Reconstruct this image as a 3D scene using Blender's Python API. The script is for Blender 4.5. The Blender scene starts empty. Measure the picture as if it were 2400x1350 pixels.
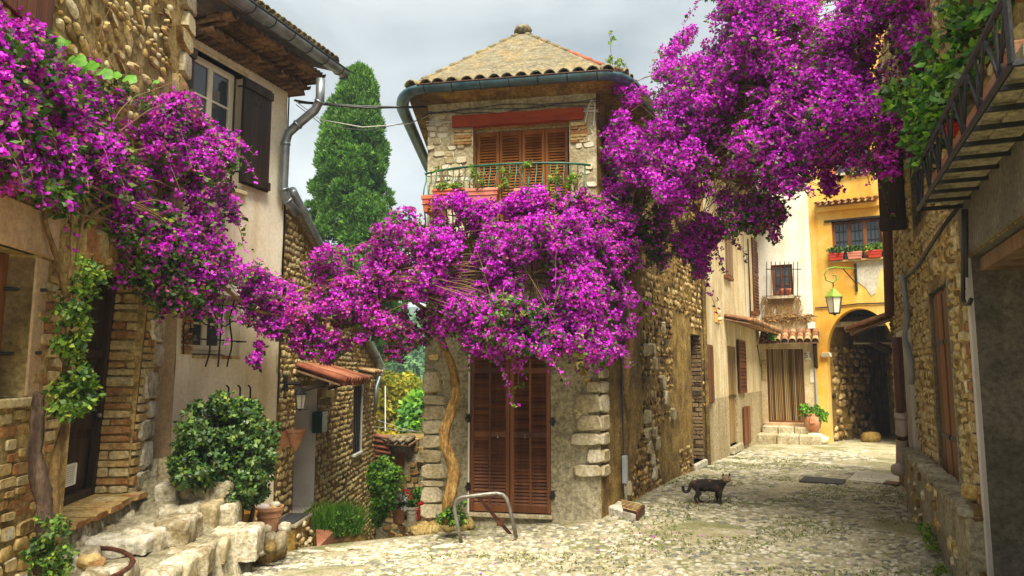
import bpy, math, random
import numpy as np
from mathutils import Vector, Matrix, noise

# ------------------------------------------------------------------ camera, light, exposure
SC = bpy.context.scene
COL = SC.collection
CAMZ = 1.72
TILT = math.atan(195.0 / 1700.0)
cam_d = bpy.data.cameras.new("camera")
cam_d.sensor_width = 36.0
cam_d.lens = 36.0 * 1700.0 / 2400.0
cam_d.clip_end = 3000.0
cam_o = bpy.data.objects.new("camera", cam_d)
COL.objects.link(cam_o)
cam_o.location = (0, 0, CAMZ)
cam_o.rotation_euler = (math.radians(90) + TILT, 0, 0)
SC.camera = cam_o

SUN_EL, SUN_AZ = math.radians(60), math.radians(170)     # azimuth clockwise from +Y (north)
world = bpy.data.worlds.new("World")
SC.world = world
world.use_nodes = True
wn, wl = world.node_tree.nodes, world.node_tree.links
wn.clear()
w_out = wn.new("ShaderNodeOutputWorld")
w_bg = wn.new("ShaderNodeBackground")
w_sky = wn.new("ShaderNodeTexSky")
w_sky.sky_type = 'NISHITA'
w_sky.sun_disc = False
w_sky.sun_elevation = SUN_EL
w_sky.sun_rotation = SUN_AZ
w_sky.dust_density = 3.0
w_tc = wn.new("ShaderNodeTexCoord")
w_map = wn.new("ShaderNodeMapping")
w_map.inputs["Scale"].default_value = (1.0, 1.0, 2.2)
w_map.inputs["Location"].default_value = (3.4, 0.2, 0.1)
w_no = wn.new("ShaderNodeTexNoise")
w_no.inputs["Scale"].default_value = 2.1
w_no.inputs["Detail"].default_value = 7.0
w_no.inputs["Roughness"].default_value = 0.5
w_no.inputs["Distortion"].default_value = 0.4
w_ramp = wn.new("ShaderNodeValToRGB")
w_ramp.color_ramp.elements[0].position = 0.34
w_ramp.color_ramp.elements[0].color = (0.17, 0.20, 0.21, 1)
w_ramp.color_ramp.elements[1].position = 0.66
w_ramp.color_ramp.elements[1].color = (0.62, 0.65, 0.625, 1)
w_mul = wn.new("ShaderNodeVectorMath"); w_mul.operation = 'SCALE'
w_mul.inputs["Scale"].default_value = 5.3
w_mix = wn.new("ShaderNodeMixRGB")
w_mix.inputs[0].default_value = 0.93
wl.new(w_tc.outputs["Generated"], w_map.inputs["Vector"])
wl.new(w_map.outputs[0], w_no.inputs["Vector"])
wl.new(w_no.outputs[0], w_ramp.inputs[0])
wl.new(w_ramp.outputs[0], w_mul.inputs[0])
wl.new(w_sky.outputs[0], w_mix.inputs[1])
wl.new(w_mul.outputs[0], w_mix.inputs[2])
wl.new(w_mix.outputs[0], w_bg.inputs[0])
w_bg.inputs[1].default_value = 0.10
wl.new(w_bg.outputs[0], w_out.inputs[0])

sun_d = bpy.data.lights.new("sun", 'SUN')
sun_d.energy = 3.6
sun_d.angle = math.radians(36)
sun_d.color = (1.0, 0.92, 0.78)
sun_o = bpy.data.objects.new("sun", sun_d)
COL.objects.link(sun_o)
sd = Vector((math.sin(SUN_AZ) * math.cos(SUN_EL), math.cos(SUN_AZ) * math.cos(SUN_EL), math.sin(SUN_EL)))
sun_o.rotation_euler = (-sd).to_track_quat('-Z', 'Y').to_euler()

SC.view_settings.view_transform = 'Standard'
SC.view_settings.look = 'None'
SC.view_settings.exposure = 1.72
SC.view_settings.gamma = 1.0
SC.render.engine = 'CYCLES'
SC.cycles.max_bounces = 6
SC.cycles.diffuse_bounces = 4
SC.cycles.transparent_max_bounces = 6

# ------------------------------------------------------------------ geometry helpers
SP, CP = math.sin(TILT), math.cos(TILT)

def ray(px, py):
    u, v = (px - 1200.0) / 1700.0, (675.0 - py) / 1700.0
    return Vector((u, CP - v * SP, SP + v * CP))

def at(px, py, Y):
    d = ray(px, py)
    return Vector((0, 0, CAMZ)) + d * (Y / d.y)

def sstep(a, b, x):
    t = min(1.0, max(0.0, (x - a) / (b - a)))
    return t * t * (3 - 2 * t)

def gh(x, y):
    a = -0.112 * min(3.9, max(0.0, 1.2 - x)) * sstep(5.8, 8.8, y)
    al = sstep(-0.5, -1.5, x) * sstep(8.9, 9.6, y)
    a += -0.20 * max(0.0, min(y, 22) - 9.0) * al
    a += -0.028 * max(0.0, y - 12.0) * (1 - al)
    a += 0.018 * noise.noise(Vector((x * 0.6, y * 0.6, 3.1)))
    return a

def gp(px, py):
    d = ray(px, py)
    Y = 4.0
    while Y < 40:
        p = Vector((0, 0, CAMZ)) + d * (Y / d.y)
        if p.z < gh(p.x, p.y):
            return p
        Y += 0.01
    return p

class Facade:
    """A wall plane seen from outside: s runs to the viewer's right, z up, o out of the wall."""
    def __init__(self, p0, p1):
        self.p0 = Vector((p0[0], p0[1], 0))
        d = Vector((p1[0] - p0[0], p1[1] - p0[1], 0))
        self.L = d.length
        self.t = d.normalized()
        self.n = Vector((-self.t.y, self.t.x, 0))        # into the wall
    lean = None
    def pt(self, s, z, o=0.0):
        if self.lean: o = o + self.lean(s, z)
        return self.p0 + self.t * s - self.n * o + Vector((0, 0, z))
    def hit(self, px, py, o=0.0):
        d = ray(px, py)
        c = Vector((0, 0, CAMZ))
        q = self.p0 - self.n * o
        k = (q - c).dot(self.n) / d.dot(self.n)
        p = c + d * k - q
        return p.dot(self.t), (c + d * k).z
    def rect(self, pl, pr, pt, pb, o=0.0):
        ym, xm = (pt + pb) / 2, (pl + pr) / 2
        return (self.hit(pl, ym, o)[0], self.hit(pr, ym, o)[0], self.hit(xm, pb, o)[1], self.hit(xm, pt, o)[1])
    def mat(self, s, z, o=0.0, sc=(1, 1, 1), rot=0.0, tilt=0.0):
        M = Matrix.Identity(4)
        p = self.pt(s, z, o)
        for i in range(3):
            M[i][0], M[i][1], M[i][2], M[i][3] = self.t[i], self.n[i], (0, 0, 1)[i], p[i]
        return M @ Matrix.Rotation(rot, 4, 'Y') @ Matrix.Rotation(tilt, 4, 'X') @ Matrix.Diagonal((*sc, 1))

class MB:
    def __init__(self):
        self.v, self.f = [], []
    def add(self, vs, fs):
        b = len(self.v)
        self.v += [tuple(x) for x in vs]
        self.f += [tuple(i + b for i in f) for f in fs]
        return self
    def box8(self, p):
        return self.add(p, [(0, 3, 2, 1), (4, 5, 6, 7), (0, 1, 5, 4), (1, 2, 6, 5), (2, 3, 7, 6), (3, 0, 4, 7)])
    def box(self, x0, x1, y0, y1, z0, z1):
        return self.box8([(x0, y0, z0), (x1, y0, z0), (x1, y1, z0), (x0, y1, z0), (x0, y0, z1), (x1, y0, z1), (x1, y1, z1), (x0, y1, z1)])
    def fbox(self, F, s0, s1, z0, z1, o0, o1, z0b=None, z1b=None):
        """box on a facade, o0 < o1 outwards; z0b/z1b: heights at the s1 end"""
        a, b = (z0 if z0b is None else z0b), (z1 if z1b is None else z1b)
        return self.box8([F.pt(s0, z0, o1), F.pt(s1, a, o1), F.pt(s1, a, o0), F.pt(s0, z0, o0),
                          F.pt(s0, z1, o1), F.pt(s1, b, o1), F.pt(s1, b, o0), F.pt(s0, z1, o0)])
    def prism(self, base, top):
        n = len(base)
        fs = [tuple(reversed(range(n))), tuple(range(n, 2 * n))]
        for i in range(n):
            j = (i + 1) % n
            fs.append((i, j, n + j, n + i))
        return self.add(list(base) + list(top), fs)
    def tube(self, pts, r, n=8, cap=True):
        pts = [Vector(p) for p in pts]
        rs = r if isinstance(r, (list, tuple)) else [r] * len(pts)
        vs, fs = [], []
        up = None
        for i, p in enumerate(pts):
            d = (pts[min(i + 1, len(pts) - 1)] - pts[max(i - 1, 0)]).normalized()
            if up is None:
                up = Vector((0, 0, 1)) if abs(d.z) < 0.9 else Vector((1, 0, 0))
            a = (up - d * up.dot(d)).normalized()
            b = d.cross(a)
            up = a
            for k in range(n):
                t = 2 * math.pi * k / n
                vs.append(p + (a * math.cos(t) + b * math.sin(t)) * rs[i])
        for i in range(len(pts) - 1):
            for k in range(n):
                l = (k + 1) % n
                fs.append((i * n + k, i * n + l, (i + 1) * n + l, (i + 1) * n + k))
        if cap:
            fs.append(tuple(reversed(range(n))))
            fs.append(tuple(range((len(pts) - 1) * n, len(pts) * n)))
        return self.add(vs, fs)
    def lathe(self, c, prof, n=20, sx=1, sy=1, cap=True):
        vs, fs = [], []
        for (r, z) in prof:
            for k in range(n):
                t = 2 * math.pi * k / n
                vs.append((c[0] + r * math.cos(t) * sx, c[1] + r * math.sin(t) * sy, c[2] + z))
        m = len(prof)
        for i in range(m - 1):
            for k in range(n):
                l = (k + 1) % n
                fs.append((i * n + k, i * n + l, (i + 1) * n + l, (i + 1) * n + k))
        if cap:
            fs.append(tuple(reversed(range(n))))
            fs.append(tuple(range((m - 1) * n, m * n)))
        return self.add(vs, fs)
    def blob(self, c, r, seed=0, amp=0.15, seg=10, flat=None):
        vs, fs = [], []
        c = Vector(c)
        rings = seg // 2
        for i in range(rings + 1):
            th = math.pi * i / rings
            for k in range(seg):
                ph = 2 * math.pi * k / seg
                d = Vector((math.sin(th) * math.cos(ph), math.sin(th) * math.sin(ph), math.cos(th)))
                q = 1 + amp * noise.noise(d * 1.6 + Vector((seed * 7.3, seed * 3.1, 0)))
                e = Vector([abs(x) ** 0.8 * (1 if x > 0 else -1) for x in d])
                vs.append(c + Vector((e.x * r[0], e.y * r[1], e.z * r[2])) * q)
        for i in range(rings):
            for k in range(seg):
                l = (k + 1) % seg
                fs.append((i * seg + k, (i + 1) * seg + k, (i + 1) * seg + l, i * seg + l))
        return self.add(vs, fs)
    def mesh(self, name, m, smooth=False):
        me = bpy.data.meshes.new(name)
        me.from_pydata(self.v, [], self.f)
        if m:
            me.materials.append(m)
        if smooth:
            me.polygons.foreach_set('use_smooth', [True] * len(me.polygons))
        me.update()
        return me

WM = {}
def link(o, parent=None, M=None):
    COL.objects.link(o)
    M = M or Matrix.Identity(4)
    if parent is not None:
        o.parent = parent
        o.matrix_parent_inverse = WM[parent.name].inverted()
    o.matrix_basis = M
    WM[o.name] = M
    return o

def root(name, label, cat, loc, group=None):
    o = bpy.data.objects.new(name, None)
    o.empty_display_size = 0.2
    link(o, None, Matrix.Translation(Vector(loc)))
    o["label"] = label
    o["category"] = cat
    if group:
        o["group"] = group
    return o

def part(mb, name, m, parent=None, smooth=False, bevel=0.0, kind=None, label=None, cat=None, group=None, M=None, seg=1, auto=False):
    me = mb if isinstance(mb, bpy.types.Mesh) else mb.mesh(name, m, smooth)
    o = bpy.data.objects.new(name, me)
    link(o, parent, M)
    if bevel:
        md = o.modifiers.new("bevel", 'BEVEL')
        md.width = bevel
        md.segments = seg
        md.limit_method = 'ANGLE'
    for k, v in (("kind", kind), ("label", label), ("category", cat), ("group", group)):
        if v:
            o[k] = v
    return o

# ------------------------------------------------------------------ materials
MATS = {}
def mat(name, cols, scale=4.0, bump=0.3, rough=0.85, fine=60.0, stain=None, stain_scale=0.7, stain_amt=0.6, rnd=0.0, stretch=(1, 1, 1),
        metal=0.0, bdist=0.02, grit=0.0, gs=26.0, detail=8.0, spec=0.3, transl=0.0, hue=0.0, moss=None, streak=None):
    m = bpy.data.materials.new(name)
    MATS[name] = m
    m.use_nodes = True
    N, L = m.node_tree.nodes, m.node_tree.links
    bs = N["Principled BSDF"]
    geo = N.new("ShaderNodeNewGeometry")
    mp = N.new("ShaderNodeMapping")
    mp.inputs["Scale"].default_value = stretch
    L.new(geo.outputs["Position"], mp.inputs["Vector"])
    no = N.new("ShaderNodeTexNoise")
    no.inputs["Scale"].default_value = scale
    no.inputs["Detail"].default_value = detail
    no.inputs["Roughness"].default_value = 0.65
    L.new(mp.outputs[0], no.inputs["Vector"])
    rp = N.new("ShaderNodeValToRGB")
    el = rp.color_ramp.elements
    n = len(cols)
    el[0].position, el[0].color = 0.3, (*cols[0], 1)
    el[1].position, el[1].color = 0.7, (*cols[-1], 1)
    for i in range(1, n - 1):
        e = el.new(0.3 + 0.4 * i / (n - 1))
        e.color = (*cols[i], 1)
    fac = no.outputs[0]
    if rnd:
        info = N.new("ShaderNodeObjectInfo")
        src = info.outputs["Random"]
        ad = N.new("ShaderNodeMath"); ad.operation = 'ADD'
        L.new(src, ad.inputs[0]); L.new(geo.outputs["Random Per Island"], ad.inputs[1])
        fr = N.new("ShaderNodeMath"); fr.operation = 'FRACT'
        L.new(ad.outputs[0], fr.inputs[0])
        sb = N.new("ShaderNodeMath"); sb.operation = 'MULTIPLY_ADD'
        sb.inputs[1].default_value = rnd; sb.inputs[2].default_value = -rnd / 2
        L.new(fr.outputs[0], sb.inputs[0])
        a2 = N.new("ShaderNodeMath"); a2.operation = 'ADD'
        L.new(fac, a2.inputs[0]); L.new(sb.outputs[0], a2.inputs[1])
        fac = a2.outputs[0]
    L.new(fac, rp.inputs[0])
    col = rp.outputs[0]
    if stain:
        n2 = N.new("ShaderNodeTexNoise")
        n2.inputs["Scale"].default_value = stain_scale
        n2.inputs["Detail"].default_value = 9.0
        n2.inputs["Roughness"].default_value = 0.7
        mp2 = N.new("ShaderNodeMapping")
        mp2.inputs["Scale"].default_value = (1, 1, 0.45) if stretch == (1, 1, 1) else stretch
        L.new(geo.outputs["Position"], mp2.inputs["Vector"])
        L.new(mp2.outputs[0], n2.inputs["Vector"])
        r2 = N.new("ShaderNodeMapRange")
        r2.inputs["From Min"].default_value = 0.45
        r2.inputs["From Max"].default_value = 0.65
        r2.inputs["To Max"].default_value = stain_amt
        L.new(n2.outputs[0], r2.inputs[0])
        mx = N.new("ShaderNodeMixRGB")
        mx.inputs[2].default_value = (*stain, 1)
        L.new(r2.outputs[0], mx.inputs[0]); L.new(col, mx.inputs[1])
        col = mx.outputs[0]
    if streak:
        n4 = N.new("ShaderNodeTexNoise")
        n4.inputs["Scale"].default_value = 1.0
        n4.inputs["Detail"].default_value = 5.0
        mp4 = N.new("ShaderNodeMapping")
        mp4.inputs["Scale"].default_value = (5.5, 5.5, .4)
        L.new(geo.outputs["Position"], mp4.inputs["Vector"])
        L.new(mp4.outputs[0], n4.inputs["Vector"])
        r4 = N.new("ShaderNodeMapRange")
        r4.inputs["From Min"].default_value = .50
        r4.inputs["From Max"].default_value = .72
        r4.inputs["To Max"].default_value = streak[1]
        L.new(n4.outputs[0], r4.inputs[0])
        mx4 = N.new("ShaderNodeMixRGB")
        mx4.inputs[2].default_value = (*streak[0], 1)
        L.new(r4.outputs[0], mx4.inputs[0]); L.new(col, mx4.inputs[1])
        col = mx4.outputs[0]
    if moss:
        n3 = N.new("ShaderNodeTexNoise")
        n3.inputs["Scale"].default_value = moss[1]
        n3.inputs["Detail"].default_value = 6.0
        L.new(geo.outputs["Position"], n3.inputs["Vector"])
        r3 = N.new("ShaderNodeMapRange")
        r3.inputs["From Min"].default_value = moss[2]
        r3.inputs["From Max"].default_value = moss[2] + 0.08
        r3.inputs["To Max"].default_value = moss[3]
        L.new(n3.outputs[0], r3.inputs[0])
        mx3 = N.new("ShaderNodeMixRGB")
        mx3.inputs[2].default_value = (*moss[0], 1)
        L.new(r3.outputs[0], mx3.inputs[0]); L.new(col, mx3.inputs[1])
        col = mx3.outputs[0]
    if grit:
        ng = N.new("ShaderNodeTexNoise")
        ng.inputs["Scale"].default_value = gs
        ng.inputs["Detail"].default_value = 4.0
        ng.inputs["Roughness"].default_value = 0.7
        L.new(geo.outputs["Position"], ng.inputs["Vector"])
        rg = N.new("ShaderNodeMapRange")
        rg.inputs["From Min"].default_value = 0.32
        rg.inputs["From Max"].default_value = 0.62
        rg.inputs["To Min"].default_value = 1.0 - grit
        rg.inputs["To Max"].default_value = 1.0 + grit * .18
        L.new(ng.outputs[0], rg.inputs[0])
        vm = N.new("ShaderNodeVectorMath"); vm.operation = 'SCALE'
        L.new(col, vm.inputs[0]); L.new(rg.outputs[0], vm.inputs["Scale"])
        col = vm.outputs[0]
    L.new(col, bs.inputs["Base Color"])
    bs.inputs["Roughness"].default_value = rough
    bs.inputs["Metallic"].default_value = metal
    bs.inputs["Specular IOR Level"].default_value = spec
    if bump:
        nf = N.new("ShaderNodeTexNoise")
        nf.inputs["Scale"].default_value = fine
        nf.inputs["Detail"].default_value = 5.0
        L.new(mp.outputs[0], nf.inputs["Vector"])
        sm = N.new("ShaderNodeMath"); sm.operation = 'MULTIPLY_ADD'
        sm.inputs[1].default_value = 0.35
        L.new(nf.outputs[0], sm.inputs[0]); L.new(no.outputs[0], sm.inputs[2])
        bp = N.new("ShaderNodeBump")
        bp.inputs["Strength"].default_value = bump
        bp.inputs["Distance"].default_value = bdist
        L.new(sm.outputs[0], bp.inputs["Height"])
        L.new(bp.outputs[0], bs.inputs["Normal"])
    if transl:
        out = N["Material Output"]
        tr = N.new("ShaderNodeBsdfTranslucent")
        L.new(col, tr.inputs["Color"])
        ms = N.new("ShaderNodeMixShader")
        ms.inputs[0].default_value = transl
        L.new(bs.outputs[0], ms.inputs[1]); L.new(tr.outputs[0], ms.inputs[2])
        L.new(ms.outputs[0], out.inputs["Surface"])
    return m

M_mortar = mat("mortar_ochre", [(.20, .12, .03), (.46, .32, .10), (.60, .46, .20)], 5, 0.8, stain=(.07, .05, .025), stain_amt=.75, stain_scale=1.1, grit=0.6)
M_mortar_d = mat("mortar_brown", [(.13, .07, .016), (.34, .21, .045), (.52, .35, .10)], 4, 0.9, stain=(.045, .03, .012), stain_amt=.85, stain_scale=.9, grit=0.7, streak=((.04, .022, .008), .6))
M_mortar_l = mat("mortar_pale", [(.33, .27, .16), (.50, .44, .28), (.64, .58, .40)], 5, 0.8, stain=(.30, .20, .07), stain_amt=.6, stain_scale=1.4, grit=0.55, streak=((.26, .17, .06), .4))
M_mortar_g = mat("mortar_grey", [(.22, .19, .12), (.40, .35, .22), (.50, .45, .31)], 6, 0.8, stain=(.13, .12, .06), stain_amt=.5, stain_scale=1.2, grit=0.6, streak=((.10, .075, .03), .5))
M_rubble = mat("rubble_stone", [(.20, .115, .03), (.54, .36, .11), (.70, .53, .22), (.76, .67, .42)], 3, 0.7, rnd=.55, fine=40, grit=0.5)
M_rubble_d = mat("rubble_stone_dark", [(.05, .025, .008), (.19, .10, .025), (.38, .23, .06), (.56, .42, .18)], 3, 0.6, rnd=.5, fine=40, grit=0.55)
M_pebble = mat("pebble_stone", [(.24, .14, .04), (.60, .42, .15), (.74, .59, .28), (.54, .44, .24)], 3, 0.5, rnd=.55, fine=30, grit=0.5)
M_brick = mat("old_brick", [(.34, .15, .05), (.46, .29, .10), (.52, .37, .15), (.56, .45, .24)], 4, 0.9, rnd=.45, fine=45, grit=0.55)
M_brick_d = mat("dark_brick", [(.08, .05, .025), (.22, .14, .07), (.32, .22, .11)], 4, 0.6, rnd=.5, fine=45, grit=0.6)
M_quoin = mat("limestone", [(.34, .28, .15), (.54, .46, .29), (.66, .60, .44)], 6, 0.8, rnd=.35, fine=35, stain=(.30, .22, .09), stain_amt=.5, stain_scale=3, grit=0.5)
M_white_st = mat("pale_step_stone", [(.26, .20, .10), (.60, .54, .39), (.80, .76, .65)], 9, 1.0, rnd=.3, fine=45, stain=(.25, .20, .09), stain_amt=.5, stain_scale=3, grit=0.5)
M_cobble = mat("cobble", [(.17, .165, .13), (.33, .30, .20), (.42, .38, .25), (.47, .43, .30), (.56, .52, .41)], 2, 0.5, rnd=.5, fine=40, rough=.6, grit=0.45)
M_ground = mat("street_mortar", [(.25, .22, .12), (.42, .37, .235), (.57, .52, .375)], 5, 0.9, stain=(.24, .22, .09), stain_amt=.55, stain_scale=1.6, moss=((.13, .15, .025), 1.5, .52, .6), grit=0.55)
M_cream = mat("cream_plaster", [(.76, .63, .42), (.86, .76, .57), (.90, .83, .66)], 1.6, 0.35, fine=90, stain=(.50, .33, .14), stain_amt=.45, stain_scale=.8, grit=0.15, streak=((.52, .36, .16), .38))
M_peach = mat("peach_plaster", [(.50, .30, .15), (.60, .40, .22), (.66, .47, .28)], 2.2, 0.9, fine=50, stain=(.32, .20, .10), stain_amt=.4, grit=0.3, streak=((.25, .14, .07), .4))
M_cream_y = mat("yellowish_plaster", [(.56, .42, .20), (.68, .56, .33), (.76, .66, .44)], 2, 0.4, fine=70, stain=(.32, .20, .07), stain_amt=.6, stain_scale=.9, grit=0.3, streak=((.30, .18, .06), .55))
M_stucco = mat("rough_stucco", [(.34, .25, .12), (.52, .41, .22), (.62, .52, .32)], 14, 1.0, fine=60, stain=(.22, .15, .06), stain_amt=.6, grit=0.6, streak=((.16, .11, .05), .5))
M_white_w = mat("white_plaster", [(.68, .62, .47), (.78, .74, .62), (.84, .81, .70)], 1.5, 0.3, fine=70, stain=(.50, .38, .20), stain_amt=.4, stain_scale=.7, grit=0.15, streak=((.42, .32, .17), .4))
M_yellow = mat("yellow_plaster", [(.66, .28, .02), (.76, .40, .045), (.78, .52, .13)], 1.3, 0.3, fine=70, stain=(.78, .62, .30), stain_amt=.55, stain_scale=.6, grit=0.15, streak=((.50, .22, .03), .45))
M_concrete = mat("grey_render", [(.09, .085, .06), (.17, .15, .11), (.27, .24, .18)], 2.5, 0.6, fine=70, stain=(.10, .09, .06), stain_amt=.5, grit=0.5, streak=((.05, .045, .03), .5))
M_patch = mat("bare_render", [(.42, .37, .27), (.55, .50, .38), (.62, .58, .47)], 6, 0.4, grit=0.3)
M_lilac = mat("pale_lilac_paint", [(.42, .37, .33), (.55, .49, .44), (.60, .55, .50)], 2, 0.3)
M_roof_c = mat("roof_render", [(.10, .085, .05), (.19, .165, .10), (.28, .25, .165)], 8, 0.9, fine=50, stain=(.40, .25, .06), stain_amt=.4, stain_scale=2.5, grit=0.6)
M_tile = mat("clay_tile", [(.30, .12, .05), (.48, .25, .10), (.58, .38, .18)], 6, 0.6, rnd=.5, fine=45, stain=(.12, .09, .05), stain_amt=.6, stain_scale=5, grit=0.45)
M_tile_red = mat("red_clay_tile", [(.22, .065, .035), (.36, .12, .06), (.44, .21, .11)], 6, 0.5, rnd=.35, fine=45)
M_tile_old = mat("weathered_tile", [(.10, .08, .045), (.26, .21, .12), (.42, .36, .23)], 7, 0.8, rnd=.35, fine=45, moss=((.35, .20, .02), 6, .58, .6), grit=0.5)
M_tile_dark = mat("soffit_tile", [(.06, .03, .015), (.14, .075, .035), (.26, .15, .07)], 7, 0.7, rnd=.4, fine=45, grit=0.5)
M_wood_or = mat("orange_wood", [(.19, .058, .009), (.33, .11, .017), (.44, .17, .032)], 7, 0.4, stretch=(1, 1, .12), rough=.5, rnd=.25, fine=40)
M_wood_rd = mat("red_brown_wood", [(.060, .019, .006), (.14, .045, .012), (.22, .080, .022)], 6, 0.4, stretch=(1, 1, .12), rough=.55, rnd=.25, fine=40)
M_wood_beam = mat("red_beam", [(.13, .02, .006), (.30, .045, .012), (.36, .08, .02)], 6, 0.9, stretch=(.2, 1, 1), fine=40)
M_wood_dk = mat("dark_wood", [(.012, .007, .005), (.030, .018, .012), (.062, .037, .024)], 7, 0.5, stretch=(1, 1, .12), rough=.5, fine=40)
M_wood_gr = mat("brown_plank", [(.10, .06, .03), (.20, .12, .06), (.30, .19, .10)], 7, 0.5, stretch=(1, 1, .12), fine=40)
M_curtain = mat("bead_curtain", [(.10, .05, .015), (.22, .13, .04), (.34, .23, .09)], 3, 0.2, rnd=.6, rough=.6, stretch=(1, 1, .15))
M_zinc = mat("zinc", [(.16, .20, .22), (.27, .32, .34), (.40, .44, .44)], 5, 0.2, metal=.65, rough=.42, stain=(.16, .13, .09), stain_amt=.45, stain_scale=3)
M_zinc_b = mat("blue_zinc", [(.03, .075, .10), (.06, .14, .18), (.14, .22, .25)], 5, 0.2, metal=.4, rough=.38, stain=(.10, .09, .06), stain_amt=.5, stain_scale=3)
M_iron = mat("black_iron", [(.010, .010, .011), (.022, .022, .024)], 20, 0.3, rough=.5)
M_rust = mat("rusty_iron", [(.03, .012, .008), (.09, .03, .014), (.12, .055, .03)], 20, 0.5, rough=.6, rnd=.2)
M_galv = mat("galvanised_steel", [(.12, .12, .105), (.24, .23, .20), (.33, .31, .27)], 12, 0.2, metal=.6, rough=.45, stain=(.08, .05, .03), stain_amt=.6, stain_scale=6)
M_pipe_br = mat("brown_pipe", [(.08, .035, .03), (.13, .06, .05), (.16, .08, .06)], 4, 0.1, rough=.45)
M_pipe_pk = mat("pinkish_pipe", [(.36, .26, .20), (.48, .37, .29), (.52, .42, .34)], 4, 0.1, rough=.5, stain=(.16, .08, .05), stain_amt=.5, stain_scale=4)
M_pipe_gr = mat("grey_pipe", [(.22, .24, .25), (.32, .34, .35)], 4, 0.1, rough=.5)
M_terra = mat("terracotta", [(.34, .12, .05), (.46, .19, .085), (.52, .28, .15)], 5, 0.3, rough=.8, stain=(.40, .32, .22), stain_amt=.4, stain_scale=6, grit=0.25)
M_terra_pk = mat("pink_plastic_terracotta", [(.58, .20, .13), (.66, .27, .19)], 2, 0.05, rough=.45)
M_terra_rd = mat("orange_terracotta", [(.50, .11, .05), (.60, .17, .08)], 2, 0.05, rough=.5)
M_redbox = mat("red_box", [(.45, .035, .02), (.60, .07, .04)], 4, 0.1, rough=.5)
M_white_p = mat("white_paint", [(.70, .68, .58), (.80, .78, .70)], 4, 0.15, rough=.5)
M_cream_p = mat("cream_paint", [(.62, .54, .38), (.76, .69, .52)], 4, 0.2, rough=.5)
M_green_p = mat("green_rail_paint", [(.006, .035, .02), (.010, .09, .05), (.015, .15, .09)], 4, 0.1, rough=.4)
M_lampgreen = mat("green_lamp_paint", [(.12, .20, .02), (.22, .33, .04)], 4, 0.1, rough=.4)
M_mailbox = mat("dark_green_tin", [(.006, .018, .012), (.015, .05, .03)], 4, 0.1, rough=.35)
M_mat = mat("rubber_mat", [(.035, .035, .036), (.07, .07, .07)], 30, 0.6)
M_bark = mat("bark", [(.10, .055, .02), (.28, .17, .06), (.42, .27, .10)], 8, 1.0, stretch=(1, 1, .25), fine=40, bdist=.04, grit=0.5)
M_bark_or = mat("golden_bark", [(.09, .045, .012), (.36, .20, .05), (.56, .38, .14)], 14, 1.0, stretch=(1, 1, .25), fine=40, bdist=.05, grit=0.5)
M_bark_dk = mat("dark_bark", [(.015, .009, .006), (.07, .042, .026), (.18, .12, .075)], 14, 1.0, stretch=(1, 1, .25), fine=40, bdist=.04)
M_twig = mat("twig", [(.14, .08, .04), (.24, .15, .07)], 8, 0.3)
M_flower = mat("magenta_bracts", [(.30, .005, .32), (.58, .010, .62), (.72, .026, .76), (.84, .10, .84)], 3, 0.0, rnd=.75, rough=.6, transl=.45, spec=.1)
M_flower2 = mat("pinkish_bracts", [(.26, .008, .12), (.50, .012, .32), (.66, .03, .50), (.58, .12, .26)], 3, 0.0, rnd=.7, rough=.6, transl=.40, spec=.1)
M_cream_f = mat("cream_florets", [(.75, .62, .42), (.82, .75, .60)], 3, 0.0, transl=.2)
M_leaf = mat("bougainvillea_leaf", [(.018, .055, .010), (.045, .11, .018), (.12, .20, .03)], 3, 0.0, rnd=.6, rough=.5, transl=.3)
M_leaf_y = mat("young_leaf", [(.07, .17, .015), (.16, .30, .03), (.34, .42, .05)], 3, 0.0, rnd=.6, rough=.5, transl=.35)
M_leaf_s = mat("shrub_leaf", [(.018, .055, .012), (.04, .11, .02), (.15, .24, .045)], 2, 0.0, rnd=.65, rough=.42, transl=.2, spec=.5)
M_cyp = mat("cypress_leaf", [(.018, .08, .010), (.06, .20, .02), (.17, .34, .035)], .9, 0.0, rnd=.6, rough=.6, transl=.2)
M_leaf_b = mat("bright_leaf", [(.04, .16, .012), (.12, .32, .02), (.26, .46, .04)], 1, 0.0, rnd=.6, rough=.5, transl=.35)
M_leaf_yel = mat("yellow_blossom", [(.16, .24, .02), (.50, .44, .02), (.72, .58, .04)], 1, 0.0, rnd=.5, transl=.3)
M_leaf_h = mat("far_leaf", [(.03, .09, .03), (.06, .16, .05), (.12, .24, .08)], .3, 0.0, rnd=.5)
M_red_f = mat("red_petals", [(.55, .012, .008), (.75, .05, .03)], 3, 0.0, rnd=.5, transl=.3)
M_white_f = mat("white_petals", [(.70, .70, .70), (.82, .80, .80)], 3, 0.0, transl=.3)
M_dry = mat("dry_twigs", [(.20, .11, .035), (.36, .22, .07)], 8, 0.2)
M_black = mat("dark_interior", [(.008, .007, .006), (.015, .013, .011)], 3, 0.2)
M_curtw = mat("net_curtain", [(.45, .45, .44), (.70, .70, .68)], 6, 0.2, stretch=(6, 6, .3), bdist=.03)
def simple(name, col, rough=.5, metal=0, emit=None, trans=0.0, alpha=1.0):
    m = bpy.data.materials.new(name); m.use_nodes = True
    b = m.node_tree.nodes["Principled BSDF"]
    b.inputs["Base Color"].default_value = (*col, 1)
    b.inputs["Roughness"].default_value = rough
    b.inputs["Metallic"].default_value = metal
    b.inputs["Transmission Weight"].default_value = trans
    b.inputs["Alpha"].default_value = alpha
    return m
M_glass = simple("window_glass", (.05, .06, .07), .06)
M_lampglass = simple("frosted_lamp_glass", (.62, .60, .50), .25)
M_cable = simple("cable", (.02, .02, .02), .5)
M_cable_w = simple("pale_cable", (.55, .52, .46), .5)
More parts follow.
